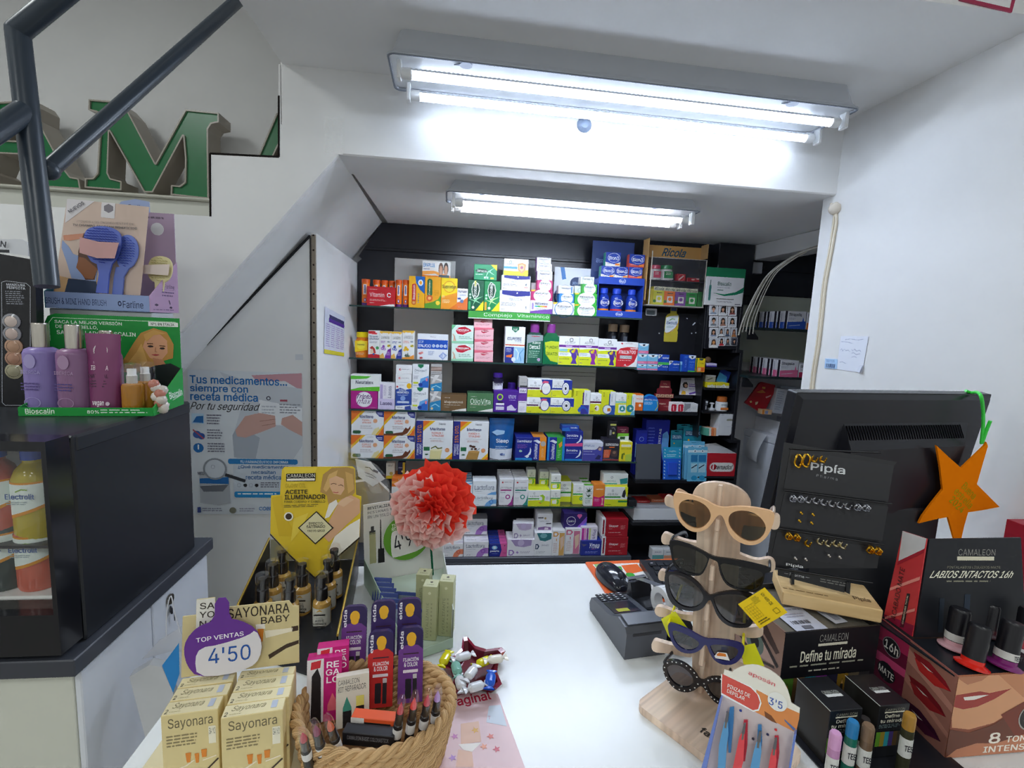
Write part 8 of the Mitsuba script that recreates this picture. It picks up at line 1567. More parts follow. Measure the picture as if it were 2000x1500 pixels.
part(t,'print',mb)
for i,(p_,c_)in enumerate(zip([[-.0306,.1857],[-.0311,.1602],[-.0302,.134],[-.0315,.1087],[-.0335,.0817]],('c8b8b0','c0aca4','b08a70','a87e68','9a947a'))):
 o=nf.P(*p_,0);k=part(t,'sample',MB().lathe([(.0165,0),(.0165,.002),(.012,.0035)],'8a8a90' if i<2 else c_,o,nf.n,18),'gloss');part(k,'varnish',MB().lathe([(.0115,.0033),(.007,.005),(0,.0055)],c_,o,nf.n,18),'gloss')
part(t,'foot',MB().fbox(Fr(nf.P(-.2,-.0105,.012),nf.u),.205,.012,.07,'c9cacc',.002),'satin')
# green tray
ta,tb,tc=[vec(v)for v in[[-.8476,1.0362,1.3765],[-.6188,1.0629,1.3765],[-.6416,1.2099,1.3765]]]
u=unit(tb-ta);w=np.linalg.norm(tb-ta);gf2=Fr(ta,u);dp=.145;G='157a32'
t=thing('green_tray','green cardboard counter tray with a portrait back card on the cooler','display stand')
mb=MB().fbox(gf2,w,.017,.002,'17903a').fbox(gf2.at(0,0,-.002),w,.002,dp,G)
Art(mb,gf2,w,.017).run([('t','Bioscalin',.05,.12,.26,.72,'e4f0e4',1),('r',.05,.8,.24,.84,'c8e0c8'),('t','80%',.5,.3,.59,.7,'e4f0e4',1),('f',.6,.2,.97,.8,2,'c8e0cc',3)])
for s_ in(0,1):
 f_=Fr(gf2.P(s_*w,0,0),-gf2.n,gf2.v);g=Polygon([(0,0),(dp,0),(dp,.085 if s_ else .05),(dp*.97,.085 if s_ else .05),(0,.017)]);mb.prism(g,f_,.002,'17903a')
 if s_:
  Art(mb,f_.at(0,0,.002),dp,.085).run([('t','Bioscalin',.5,.54,.95,.74,'e4f0e4',1,-.1),('l',[(.1,.92),(.5,.84)],.02,'c8e0cc'),('l',[(.6,.78),(.9,.72)],.01,'c8e0cc')])
part(t,'tray',mb)
xo=-.8775-ta[0];bk=Fr(gf2.P(xo,.0,-dp),gf2.u);hb=1.5763-1.3765;wb=w-xo
g=Polygon([(0,0),(wb,0),(wb,hb),(.02,hb),(.006,hb-.006),(0,hb-.02)])
mb=MB().prism(g,bk,.002,'178a38');bk2=bk.at(0,0,.002)
Art(mb,bk2,wb,hb).run([('l',[(.03,.3),(.03,.1),(.06,.045),(.97,.045)],.006,'b8d8b8'),('t','SACA LA MEJOR VERSIÓN',.07,.06,.56,.105,'e6f0e6',1),('t','DE TU CABELLO,',.075,.12,.38,.165,'e6f0e6',1),('t','SACA TU LADO BIOSCALIN',.08,.18,.66,.225,'e6f0e6',1),('t','ACTIVADOR CAPILAR',.3,.245,.55,.28,'c8e0c8',1),('r',.76,.05,.99,.1,'e4ece4'),('t','Nº1 EN ITALIA',.78,.06,.96,.09,'2a3a2e',1),('p',[(.5,.62),(.58,.44),(.64,.3),(.7,.18),(.8,.12),(.9,.16),(.95,.3),(.94,.46),(.85,.5),(.8,.6),(.6,.64)],'b98a44'),('p',[(.56,.58),(.66,.4),(.7,.3),(.74,.5),(.66,.62)],'d0a45c'),('p',[(.74,.22),(.84,.18),(.9,.26),(.9,.4),(.84,.5),(.76,.46),(.71,.34)],'d09a76'),('p',[(.78,.46),(.86,.48),(.9,.58),(.8,.58)],'b8805c'),('p',[(.68,.62),(.8,.55),(.92,.52),(1,.58),(1,.95),(.7,.95)],'1a2624'),('p',[(.9,.9),(.98,.84),(.98,.9)],'c8906c'),('e',.77,.33,.022,.012,'2a1e18'),('e',.86,.35,.02,.012,'2a1e18'),('l',[(.745,.3),(.79,.3)],.008,'5a3a20'),('l',[(.84,.32),(.885,.325)],.008,'5a3a20'),('l',[(.81,.34),(.805,.39),(.82,.395)],.006,'a8724e'),('p',[(.77,.425),(.81,.415),(.84,.425),(.81,.44)],'a84a44'),('p',[(.72,.2),(.8,.14),(.9,.18),(.8,.2),(.74,.28)],'c89a54')])
part(t,'back_card',mb)
TZ=1.379
def shampoo(x,y,h,r,c,capc,label,art,capk='chrome'):
 o=vec(x,y,TZ);k=thing('lotion_bottle',label,'bottle')
 mb=MB().lathe([(0,0),(r*.96,0),(r,.003),(r,h*.66),(r*.9,h*.705),(r*.6,h*.73)],c,o,n=26,sharp=60)
 Art(mb,Fr(o+vec(-r,-r-.0008,0)),2*r,h).run(art);part(k,'body',mb,'satin')
 part(k,'cap',MB().lathe([(r*.46,h*.73),(r*.47,h*.985),(r*.42,h),(0,h)],capc,o,n=22),'metal')
lav=lambda k:[('e',.5,.42,.18,.08,k),('t','IBERICA',.2,.52,.8,.56,k,1),('f',.18,.66,.82,.76,3,'5a4a86',2),('ring',.5,.88,.26,k,.9,.06)]
x1,x2=-.8356,-.7764
by=1.085
shampoo(x1,by,1.558-TZ,.029,'8878b4','c9c2b8','front lilac bottle with a silver cap in the green tray',lav('a498c8'))
shampoo(x2+.001,by,1.5573-TZ,.029,'8a6488','cdc6bc','mauve bottle with a silver cap in the middle of the green tray',lav('a888a8'))
shampoo(x1+.022,by+.062,.166,.027,'8878b4','c9c2b8','rear lilac bottle, mostly hidden, in the green tray',[])
shampoo(x2+.022,by+.062,.166,.027,'8a6488','cdc6bc','rear mauve bottle, mostly hidden, in the green tray',[])
x3=-.7193;k=thing('cream_tube','plum coloured cream tube standing on its cap in the green tray','tube')
h=1.5412-TZ;rows=[]
for v_ in np.linspace(0,1,8):
 rx,ry=.0265+.0075*v_,.024*(1-v_)**.8+.0012
 rows.append([(x3+rx*math.cos(a),by+ry*math.sin(a),TZ+h*(.0+v_))for a in np.linspace(0,2*math.pi,25)[:-1]])
mb=MB().grid(np.array(rows)[:,::-1],'7a3a64',closed=True)
Art(mb,Fr((x3-.034,by-.0252,TZ)).tilt(8),.068,h).run([('ring',.48,.2,.2,'c8b8c0',.8),('e',.48,.2,.14,None,'a8909c'),('t','NATURA',.3,.34,.66,.375,'b890a8'),('t','IBERICA',.24,.39,.72,.45,'d8c0cc',1),('t','NATURAL',.2,.5,.72,.55,'4a2040',1),('f',.24,.58,.72,.68,3,'4a2040',2),('t','vegan',.32,.84,.64,.91,'ece0e6',1),('e',.74,.87,.06,None,'c8b0c0'),('f',.22,.94,.68,.97,1,'d8c8d0',2)])
part(k,'body',mb,'satin')
for i,(px_,dy_)in enumerate(((-.6685,0),(-.6669,.04))):
 o=vec(px_,by+dy_,TZ);r=.019;k=thing('oil_spray',('front','rear')[i]+' amber spray bottle under a clear dome in the green tray','bottle')
 part(k,'body',MB().lathe([(0,0),(r,0),(r,.055),(r*.9,.06),(r*.5,.062)],'a8722a',o,n=20),'gloss')
 part(k,'pump',MB().lathe([(r*.5,.062),(r*.5,.078),(r*.42,.079),(r*.42,.092),(0,.092)],['b8b4ae','ececec','ececec','b8b4ae'],o,n=16),'satin')
 part(k,'clear_cap',MB().lathe([(r*1.02,.06),(r*1.02,.09),(r*.8,.102),(0,.105)],'fff',o,n=20),'pane')
px_=vec(-.6213,1.08,TZ);mb=MB();rs=np.random.RandomState(4)
for q in range(9):
 mb.ball(px_+vec(rs.uniform(-.008,.008),.01+rs.uniform(-.004,.004),.008+.0065*q),.011,('c9c0b6','d8d0c8','b87868')[q%3],5)
solo('sweets_bag','small clear bag of white and red wrapped sweets at the right of the green tray','bag',mb,'gloss')
# hairbrush box on a carton
FY2=1.215
ff2=Fr([-.9195,1.215,1.5875],[1,0,0],[0,0,1])
w=.2163;hl=.0369-.0;BLU='8a9cc8';PK='b08fb0'
fz_=ff2.o[2]
cb=MB().box(ff2.o[0]-.0,ff2.o[0]+w,1.222,1.31,1.0005,fz_-.0005,'b9bcc0',.002)
solo('pale_carton','pale carton behind the green back card, carrying the hairbrush display','box',cb)
t=thing('brush_display','blue and pink cardboard hairbrush display above the green tray','display stand')
mb=MB().fbox(ff2,w,hl,.002,BLU).fbox(ff2,w,.002,.115,'5a6a9a')
Art(mb,ff2,w,hl).run([('t','BRUSH & MINI HAND BRUSH',.0,.36,.58,.74,'3a4872'),('ring',.71,.55,.018,'2a3458',.5,.16),('t','Farline',.74,.36,.94,.8,'2a3458')])
part(t,'front_lip',mb)
f_=Fr(ff2.P(w,0,0),-ff2.n,ff2.v);hr=.125
mb=MB().prism(Polygon([(0,0),(.115,0),(.115,hr),(0,hl)]),f_,.002,PK)
Art(mb,f_.at(0,0,.002),.115,hr).run([('t','Farline',.5,.46,.86,.54,'5a4468'),('f',.4,.6,.9,.72,2,'6a5478',1),('r',.4,.56,.9,.565,'6a5478'),('l',[(.64,.76),(.68,.84)],.03,'4a3a54'),('e',.2,.86,.06,.02,'4a3a54'),('e',.7,.9,.05,.02,'3a2a44'),('f',.08,.94,.9,.97,1,'6a5478',3)])
part(t,'pink_side',mb)
f_=Fr(ff2.P(0,0,-.0),-ff2.n,ff2.v);part(t,'teal_side',MB().prism(Polygon([(0,0),(.115,0),(.115,.11),(0,hl)]),f_.at(0,0,-.0),-.002,'2f6a80'))
bk=ff2.at(0,0,-.115);hbk=1.8295-fz_
mb=MB().prism(Polygon([(-.005,0),(w+.0,0),(w,hbk),(-.005,hbk)]),bk,.002,'a892ac')
Art(mb,bk.at(0,0,.002),w,hbk).run([('e',.82,.16,.07,None,'cfd0d6'),('e',.66,.16,.05,None,'cfd0d6'),('f',.6,.04,.9,.08,1,'6a5a70',1)])
part(t,'back_card',mb)
mb=MB().prism(Polygon([(w*.36,hbk*.7),(w*.74,hbk*.7),(w*.74,hbk+.026),(w*.6,hbk+.03),(w*.45,hbk+.022),(w*.36,hbk)]),bk.at(0,0,-.002),.002,'9aaad0');Art(mb,bk.at(w*.5,hbk+.004,.0002),.05,.014).run([('t','Farline',.1,.1,.95,.9,'3a4a74')]);part(t,'header',mb)
vf=Fr([-.8588,1.235,1.6037],[1,0,0],[0,.1045,.9945])
t=thing('hair_card','peach card with a brown haired woman seen from behind in the brush display','display card')
H4=[[-.059,.0199],[.1245,.0215],[-.0329,.233]]
mb=MB().prism(Polygon(D('-329,2330 1400,2270 1245,215 -590,199')),vf,.0012,'c9b2a4')
cv=lambda c_,pts:mb.flat(Polygon(pts).buffer(0),vf,c_,.0013+.00006*len(mb.V))
cv('c8a074',D('-499,582 -242,526 -334,135 -584,199'));cv('c6a47e',D('80,473 467,635 441,210 84,192'))
cv('d2cdd0',D('-329,2330 249,2317 -361,1778'));cv('d4d0d2',D('395,2303 687,2300 670,1946 383,1962'));cv('77727a',D('445,2219 541,2278 640,2226 648,2128 551,2068 453,2114'))
cv('c98a6e',D('-399,1496 -63,1553 130,1583 147,1496 -253,1383 -381,1392'));cv('8a9cc4',D('-413,1390 -284,1259 -185,1090 333,910 307,485 -210,528 -311,872 -427,1215'))
cv('5a3a2c',D('33,1577 195,1535 265,1188 335,804 274,519 80,508 -85,815 -74,1167'));cv('8a5636',D('-56,1028 73,1000 335,769 241,535 79,543 -117,778'));cv('2f3c54',D('-274,524 307,485 369,206 -350,197'))
def vt(txt,a,b,c,k,bo=1):
 Art(mb,*quadframe(vf.P(*a,.004),vf.P(*b,.004),vf.P(*c,.004))).run([('t',txt,0,0,1,1,k,bo)])
vt('NUEVOS',[-.0245,.1995],[.0057,.2233],[-.0288,.2062],'4a4650')
vt('¡TODOS LOS INGREDIENTES DE',[-.0098,.1795],[.1104,.1806],[-.0096,.1855],'8a7a74',0)
vt('TU CHAMPÚ APORTAN BENEFICIOS',[-.0187,.172],[.1171,.1722],[-.0185,.1783],'4a4248')
part(t,'card',mb)
def brush(label,head,handle,band_,c,c2,off):
 k=thing('hairbrush',label,'brush')
 f_=vf.at(0,0,off);g=Polygon(soft(head)).buffer(0)
 part(k,'head',MB().prism(g.union(Polygon(handle)),f_,.004,c),'satin')
 br=MB();x0,y0,x1,y1=g.buffer(-.006).bounds
 for a in np.arange(x0,x1,.0062):
  for b in np.arange(y0,y1,.0058):
   if g.buffer(-.005).contains(Point(a,b)):
    br.tube([f_.P(a,b,.004),f_.P(a,b,.013)],.0008,c2,4)
 part(k,'bristles',br,'satin')
 if len(band_):
  part(k,'paper_band',MB().prism(Polygon(band_),f_.at(0,0,.0145),.0006,'c99a98' if c!='d6cc9a' else 'd8c8c0'))
brush('front blue hairbrush with a pink paper band in the brush display',D('132,1425 194,1640 452,1727 745,1705 911,1581 931,1335 853,1047 725,845 464,829 236,940'),D('415,880 741,899 679,647 653,203 408,208 467,635'),D('139,1419 522,1337 947,1343 861,983 495,969 137,1067'),'5a6cc0','3a4cae',.014)
brush('rear blue hairbrush half behind the front one in the brush display',D('813,1504 1009,1605 1158,1509 1228,1282 1199,1032 1070,811 857,799 756,970'),D('758,829 1053,863 925,625 899,198 685,205 713,578'),(),'6478c4','3f52b0',.004)
brush('cream mini hairbrush with a paper band behind the pink side of the brush display',D('1233,963 1312,1163 1510,1221 1711,1169 1787,995 1752,707 1588,555 1355,578 1237,714'),D('1387,651 1619,664 1560,232 1410,224'),D('1200,954 1780,1002 1751,736 1203,748'),'d6cc9a','c8bc84',-.03)
# ---------------------------------------------------------------- yellow oil display with eight bottles
yf=Fr([-.3802,1.03,1.1149],[.9994,-.0349,0],[.0036,.1045,.9945])
t=thing('oil_display','gold edged display with a yellow portrait card and eight oil bottles','display stand')
g=Polygon(D('3,211 -2,1010 178,1028 203,1561 253,1624 1666,1663 1714,1617 1752,1054 1864,1018 1853,150 1384,-283 952,-729 438,-257'))
mb=MB().prism(g,yf,.002,'d9bb2e')
cv=lambda c_,pts,f_=yf,z=.0021:mb.flat(Polygon(pts).buffer(0),f_,c_,z+.00004*len(mb.V))
cv('cfae24',D('14,963 223,1014 263,654 548,154 185,150'));cv('e0c63e',D('238,1608 933,1623 819,1353 338,1219'));cv('e2c848',D('477,531 777,661 664,344 430,27'))
cv('b08a4e',D('1059,1484 1238,1629 1544,1651 1705,1617 1729,1117 1625,957 1380,953 1200,793 1148,1044 1009,1105 1033,1326'));cv('cfa868',D('1181,1486 1362,1584 1307,1363 1131,1107 1068,1169'));cv('c8a05e',D('1516,1556 1671,1496 1711,1180 1591,1083'))
cv('d6aa86',D('1184,1392 1335,1458 1490,1398 1511,1177 1438,1049 1284,1078 1213,1203'));cv('d2a480',D('1441,954 1653,1053 1841,960 1850,675 1579,418 1222,33 1096,159 1209,477 1354,795'));cv('dab492',D('1352,858 1562,1019 1718,959 1507,797'))
cv('e6e2d8',D('1199,856 1349,953 1382,858 1207,571 1116,539'));cv('e9e5da',D('1853,548 1853,150 1384,-283 1226,-125 1341,161 1641,418'))
for pts in(D('1233,1282 1284,1299 1340,1281'),D('1387,1254 1438,1270 1482,1246')):
 mb.flat(LineString(pts).buffer(.0006),yf,'5a3a28',.0036)
mb.flat(LineString(D('1289,1110 1345,1098 1387,1111')).buffer(.0008),yf,'b05a50',.0036)
for q in(D('3,211 4,174 439,-295 953,-767 1385,-321 1854,112 1853,150 1384,-283 952,-729 438,-257'),):
 mb.flat(Polygon(q),yf,'2a2118',.0030)
mb.flat(Polygon(D('573,337 943,701 1311,345 942,-16')),yf,'2a2118',.0040).flat(Polygon(D('604,337 944,672 1280,344 941,15')),yf,'d6cfa6',.0041)
def yt(txt,a,b,c,k='2a2118',bo=1,z=.0042):
 Art(mb,*quadframe(yf.P(*a,z),yf.P(*b,z),yf.P(*c,z))).run([('t',txt,0,0,1,1,k,bo)])
mb.flat(Polygon(D('301,1485 906,1512 905,1339 306,1322')),yf,'1c1a18',.0040).flat(Polygon(D('319,1382 894,1402 892,1355 320,1335')),yf,'e6e0d0',.0041)
for tx,a_,b_,c_,k_,b2 in(('CAMALEON',[.0322,.14],[.0896,.1424],[.032,.1479],'dcd6c8',0),('GLOW OIL',[.0291,.1187],[.072,.1201],[.0289,.1275],'b09a2a',0),('ACEITE',[.0294,.1055],[.0754,.1069],[.0292,.1143],'2a2118',1),('ILUMINADOR',[.0285,.0936],[.1119,.0962],[.0283,.1036],'2a2118',1),('PARA CUERPO Y CABELLO',[.0281,.0864],[.1118,.0883],[.028,.0914],'2a2118',0),('EFECTO',[.0799,.0402],[.1089,.0412],[.0798,.0459],'2a2118',1),('SATINADO',[.075,.0332],[.1133,.0346],[.0748,.0392],'2a2118',1),('TACTO SECO',[.0764,.0247],[.113,.0261],[.0763,.0295],'2a2118',1)):
 yt(tx,a_,b_,c_,k_,b2)
mb.flat(Point(*[.0376,.0577]).buffer(.0095),yf,'e8e2cc',.0040).flat(Point(*[.0376,.0577]).buffer(.0065),yf,'3a2a20',.0041)
Art(mb,*quadframe(yf.P(*[.0278,.0748],.0042),yf.P(*[.1078,.0791],.0042),yf.P(*[.0277,.0817],.0042))).run([('f',0,0,1,1,2,'7a6a2a',2)])
part(t,'card',mb)
Yl,Yr=[[-.4093,1.1064,1.09],[-.3655,.8416,1.09]],[[-.2151,1.109,1.09],[-.1771,.7487,1.09]]
for n_,(a_,b_),dx in(('left_wall',Yl,-.002),('right_wall',Yr,.002)):
 a_,b_=vec(a_),vec(b_);d0=vec(0,0,.088)
 mb=MB();w_=vec(dx,0,0)
 for o_ in(a_*0,w_):
  mb.quad(a_+o_,b_+o_,b_+o_-d0,a_+o_-d0,'2a2320')
 mb.quad(a_,a_+w_,b_+w_,b_,'d8b95a');mb.tube([a_+w_/2,b_+w_/2],.0022,'d8b85a',5)
 part(t,n_,mb,'foil')
fz0=1.001
ya,yb,yc,yd=vec(Yl[1]),vec(Yr[1]),vec(Yr[0]),vec(Yl[0])
fl0=[vec(q[0],q[1],z_)for q,z_ in((ya,1.004),(yb,1.004),(yc,1.035),(yd,1.035))]
part(t,'floor',MB().quad(*fl0,'17191f').quad(fl0[0],vec(ya[0],ya[1],1.0006),vec(yb[0],yb[1],1.0006),fl0[1],'17191f').quad(vec(ya[0],ya[1],1.0006),vec(yd[0],yd[1],1.0006),vec(yc[0],yc[1],1.0006),vec(yb[0],yb[1],1.0006),'17191f'),'satin')
fn_=unit(np.cross(fl0[1]-fl0[0],fl0[3]-fl0[0]))
part(t,'leaf_panel',MB().quad(vec(yd[0],yd[1]+.0,1.036),vec(yc[0],yc[1],1.036),vec(yc[0],yc[1]+.004,1.085),vec(yd[0],yd[1]+.004,1.085),'b8b8a4'))
def oil(px,lab):
 o=vec(px);r=.0165
 k=thing('oil_bottle',lab,'bottle')
 mb=MB().lathe([(0,0),(r,0),(r,.046),(r*.95,.052),(r*.6,.056)],'b8904a',o,n=22)
 a=np.radians(np.linspace(-80,80,13));mb.grid(np.array([[o+vec(r*1.015*math.sin(q),-r*1.015*math.cos(q),z_)for q in a]for z_ in(.006,.044)]),'c9c9c0')
 Art(mb,Fr(o+vec(-r,-r*1.03,.006)),2*r,.038).run([('p',[(.3,.16),(.5,.02),(.7,.16),(.5,.1)],'c89a3a'),('r',.18,.26,.82,.34,'2a2a2a'),('t','GLOW OIL',.3,.42,.7,.5,'8a8a84'),('t','ACEITE',.26,.54,.74,.66,'2a2a2a',1),('t','ILUMINADOR',.12,.7,.88,.82,'2a2a2a',1),('r',.2,.88,.8,.96,'2a2a2a')])
 part(k,'body',mb,'gloss')
 part(k,'pump',MB().lathe([(r*.6,.056),(r*.64,.057),(r*.62,.078),(r*.4,.079),(r*.4,.092),(r*.5,.093),(r*.5,.1),(0,.1)],'1d1b1c',o,n=18),'satin')
 part(k,'clear_cap',MB().lathe([(r*.78,.0565),(r*.76,.105),(r*.7,.108),(0,.1085)],'fff',o,n=20),'pane')
OB=[[-.2409,.9015,1.007],[-.3464,.8983,1.008],[-.3428,.9378,1.014],[-.3366,.9712,1.024],[-.297,.8945,1.007],[-.2875,.9374,1.015],[-.2418,.9464,1.017],[-.2363,.9771,1.025]]
for o_,l_ in zip(OB,('front oil bottle with its whole white label showing in the yellow display','oil bottle at the front left corner of the yellow display','second oil bottle from the front along the left wall of the yellow display','rearmost oil bottle on the left of the yellow display','oil bottle in the front middle of the yellow display, behind the wine cartons','middle oil bottle in the centre of the yellow display','second oil bottle from the front on the right of the yellow display','rearmost oil bottle on the right of the yellow display')):
 oil(o_,l_.replace(', behind the wine cartons',''))
# ---- eyelash display, green price disc, paper carnation
hf=Fr([-.191,1.0635,1],[.9468,.3218,0],[-.0224,.066,.9976])
t=thing('lash_display','white and pale green eyelash display right of the yellow display','display stand')
g=Polygon(D('-27,1820 551,1846 1737,1906 1851,0 0,0'))
mb=MB().prism(g,hf,.002,'d6d6d2')
def hx(txt,a,b,c,k='4a4c50',bo=0):
 Art(mb,*quadframe(hf.P(*a,.0022),hf.P(*b,.0022),hf.P(*c,.0022))).run([('t',txt,0,0,1,1,k,bo)])
hx('REVITALIZA TUS',[.0073,.1691],[.0761,.1737],[.0073,.1761],'3a3c40',1);hx('PESTAÑAS Y CEJAS',[.0073,.1597],[.0927,.1644],[.0073,.1668]);hx('EN UN SOLO GESTO',[.0072,.1492],[.0832,.1523],[.0073,.1562])
for c_,pts in(('a8a880',D('105,1169 241,1173 262,454 114,444')),('2c2e30',D('105,1204 241,1208 240,1125 105,1122')),('3a3a3c',D('139,1306 207,1308 207,1201 139,1199')),('1c1c1e',D('344,1444 366,1440 377,770 434,761 446,434 296,436 297,771 342,764'))):
 mb.flat(Polygon(pts),hf,c_,.0022)
part(t,'card',mb)
Ha,Hb,Hc,Hd=[vec(v)for v in[[-.1904,1.0602,1.0006],[-.0157,1.1195,1.0006],[.0093,.8358,1.0006],[-.0657,.8013,1.0006]]]
GR='a9c0ac'
part(t,'floor',MB().quad(Ha,Hd,Hc,Hb,'b8c8b8').quad(Ha+vec(0,0,.004),Hd+vec(0,0,.004),Hc+vec(0,0,.004),Hb+vec(0,0,.004),'b8c8b8'))
def wall(a,b,z0,z1,c):
 m=MB();up=lambda p_,z_:vec(p_[0],p_[1],z_)
 nn=unit(np.cross(b-a,(0,0,1)))*.0015
 m.quad(up(a,1.001),up(b,1.001),up(b,z1),up(a,z0),c).quad(up(a,1.001)+nn,up(b,1.001)+nn,up(b,z1)+nn,up(a,z0)+nn,c);m.quad(up(a,z0),up(b,z1),up(b,z1)+nn,up(a,z0)+nn,c)
 return m
part(t,'right_wall',wall(Hb,Hc,1.045,1.075,'c4ccc6'));part(t,'left_wall',wall(Ha,Hd,1.06,1.02,GR));part(t,'front_lip',wall(Hd,Hc,1.015,1.02,GR))
def tallbox(px,top,w_,label,yw=10):
 o=vec(px);h_=top-1.005;f_=Fr((o[0],o[1],1.0052)).yaw(yw).tilt(0);m=MB().fbox(f_,w_,h_,w_,'a9ac84',.0006,top='b9bc98');Art(m,f_,w_,h_).run([('t','EVITALIZANTE',.28,.3,.46,.95,'83886a',0,0,1),('f',.6,.3,.7,.95,9,'8a8c6c',2),('e',.5,.12,.1,None,'c8caa8')]);Art(m,Fr(f_.P(0,h_,0),f_.u,-f_.n),w_,w_).run([('e',.5,.4,.1,None,'4a4a40'),('f',.2,.7,.8,.8,1,'7a7c64',1)])
 solo('mascara_box',label,'box',m)
for px_,tz_,l_ in(([-.049,.8527,1.005],1.1118,'tall pale green box at the front left of the eyelash display'),([-.0191,.8633,1.005],1.1154,'tall pale green box at the front right of the eyelash display'),([-.0664,.9251,1.005],1.0956,'tall pale green box at the back of the eyelash display')):
 tallbox(px_,tz_,.027,l_)
for i in range(6):
 a_=vec([-.1629,.9894,1.03])*(1-i/5)+vec([-.1275,.889,1.012])*(i/5);f_=Fr((a_[0],a_[1],1.005)).yaw(8).tilt(22)
 solo('sachet',f'{OR[5 - i]} blue edged sachet from the front in the left row of the eyelash display','sachet',MB().fbox(f_,.038,.045,.003,'3f4f8e',.001).fbox(f_.at(.003,.003,.0004),.032,.034,.001,'8a94aa'))
for i,(px_,l_)in enumerate((([-.1094,.9374,1.006],'rear'),([-.0926,.8806,1.006],'front'))):
 f_=Fr(vec(px_)).yaw(10).tilt(14);solo('sachet',l_+' grey and blue sachet beside the pale green boxes in the eyelash display','sachet',MB().fbox(f_,.042,.042,.003,'7a8494',.001).fbox(f_.at(0,.036,.0004),.042,.007,.003,'3f4f8e',.001))
c0,c1=[.0936,.098],[.147,.09]
rr=abs(c1[0]-c0[0]);k=thing('price_disc','round green price disc reading 4,90 euro on the eyelash display','price tag')
mb=MB().prism(Point(*c0).buffer(rr,14),hf.at(0,0,.012),.001,'5c962c');mb.flat(Polygon(soft(D('562,1144 666,1176 1456,1284 1459,667 643,532 573,592'))),hf.at(0,0,.012),'d9dad4',.0012)
for tx,a_,b_,c_,k_ in(('TE',[.0585,.1247],[.0689,.1256],[.0573,.1332],'e6ecd8'),('RECOMENDAMOS',[.0585,.1176],[.1333,.1227],[.0573,.1249],'e6ecd8'),("4'90€",[.0666,.0697],[.1458,.0865],[.0654,.1058],'22242a')):
 Art(mb,*quadframe(hf.P(*a_,.0135),hf.P(*b_,.0135),hf.P(*c_,.0135))).run([('t',tx,0,0,1,1,k_,0 if tx[0]=='4' else 1)])
mb.flat(Point(*[.0961,.0405]).buffer(.001),hf.at(0,0,.012),'d8e8c8',.0012)
part(k,'disc',mb)
fc=vec([-.0401,1.0753,1.1828])
k=thing('paper_carnation','coral and pink paper carnation on a dark green stem','flower')
part(k,'stem',MB().tube(smooth_path([fc+vec(-.012,0,-.02),vec([-.0488,1.0728,1.1167]),vec([-.0432,1.0809,1.0569]),vec([-.0386,1.0932,.9881])]),.0023,'1f5a40',8),'matte')
rs=np.random.RandomState(11);nv=vec(-.15,-.93,.12);e1,e2=vec(.97,-.1,.12),vec(-.1,.1,.98)
for i in range(46):
 lay=i/46;ang=i*2.39996;tilt=.25+1.25*lay
 d_=e1*math.cos(ang)+e2*math.sin(ang);s_=unit(np.cross(nv,d_))
 L=.052+.046*lay;Wd=.024+.028*lay;rows=[];front=math.sin(ang)<.55 and lay>.1
 red=(math.cos(ang)*.8+math.sin(ang)*.6>.35)or lay<.04
 base_c=col('e0322a')if red else col('d8837c' if i%3 else 'e0958e')
 cc=[]
 for a in np.linspace(0,1,7):
  bend=tilt*(.6+.5*a)
  ctr_=fc+d_*(L*a*math.sin(bend))+nv*(.046*(1-lay*.9)+L*a*math.cos(bend)*.75)
  r_=[]
  for b in np.linspace(-1,1,9):
   ruf=.0075*a*math.sin(b*7+i*1.7)+.004*a*a*math.sin(b*17+i)
   r_.append(ctr_+s_*(Wd*b*(.25+.75*a**.7))+(d_*.4+nv)*ruf+d_*(.004*math.sin(b*13+i)*a**3-.006*b*b*a))
   tip=a>.95 or(abs(b)>.98 and a>.5)
   cc.append(col('efc8c0')if tip and not red else(col('ee4a38')if tip else base_c))
  rows.append(r_)
 part(k,'petal',MB().grid(np.array(rows),np.array(cc)),'petal_paper')
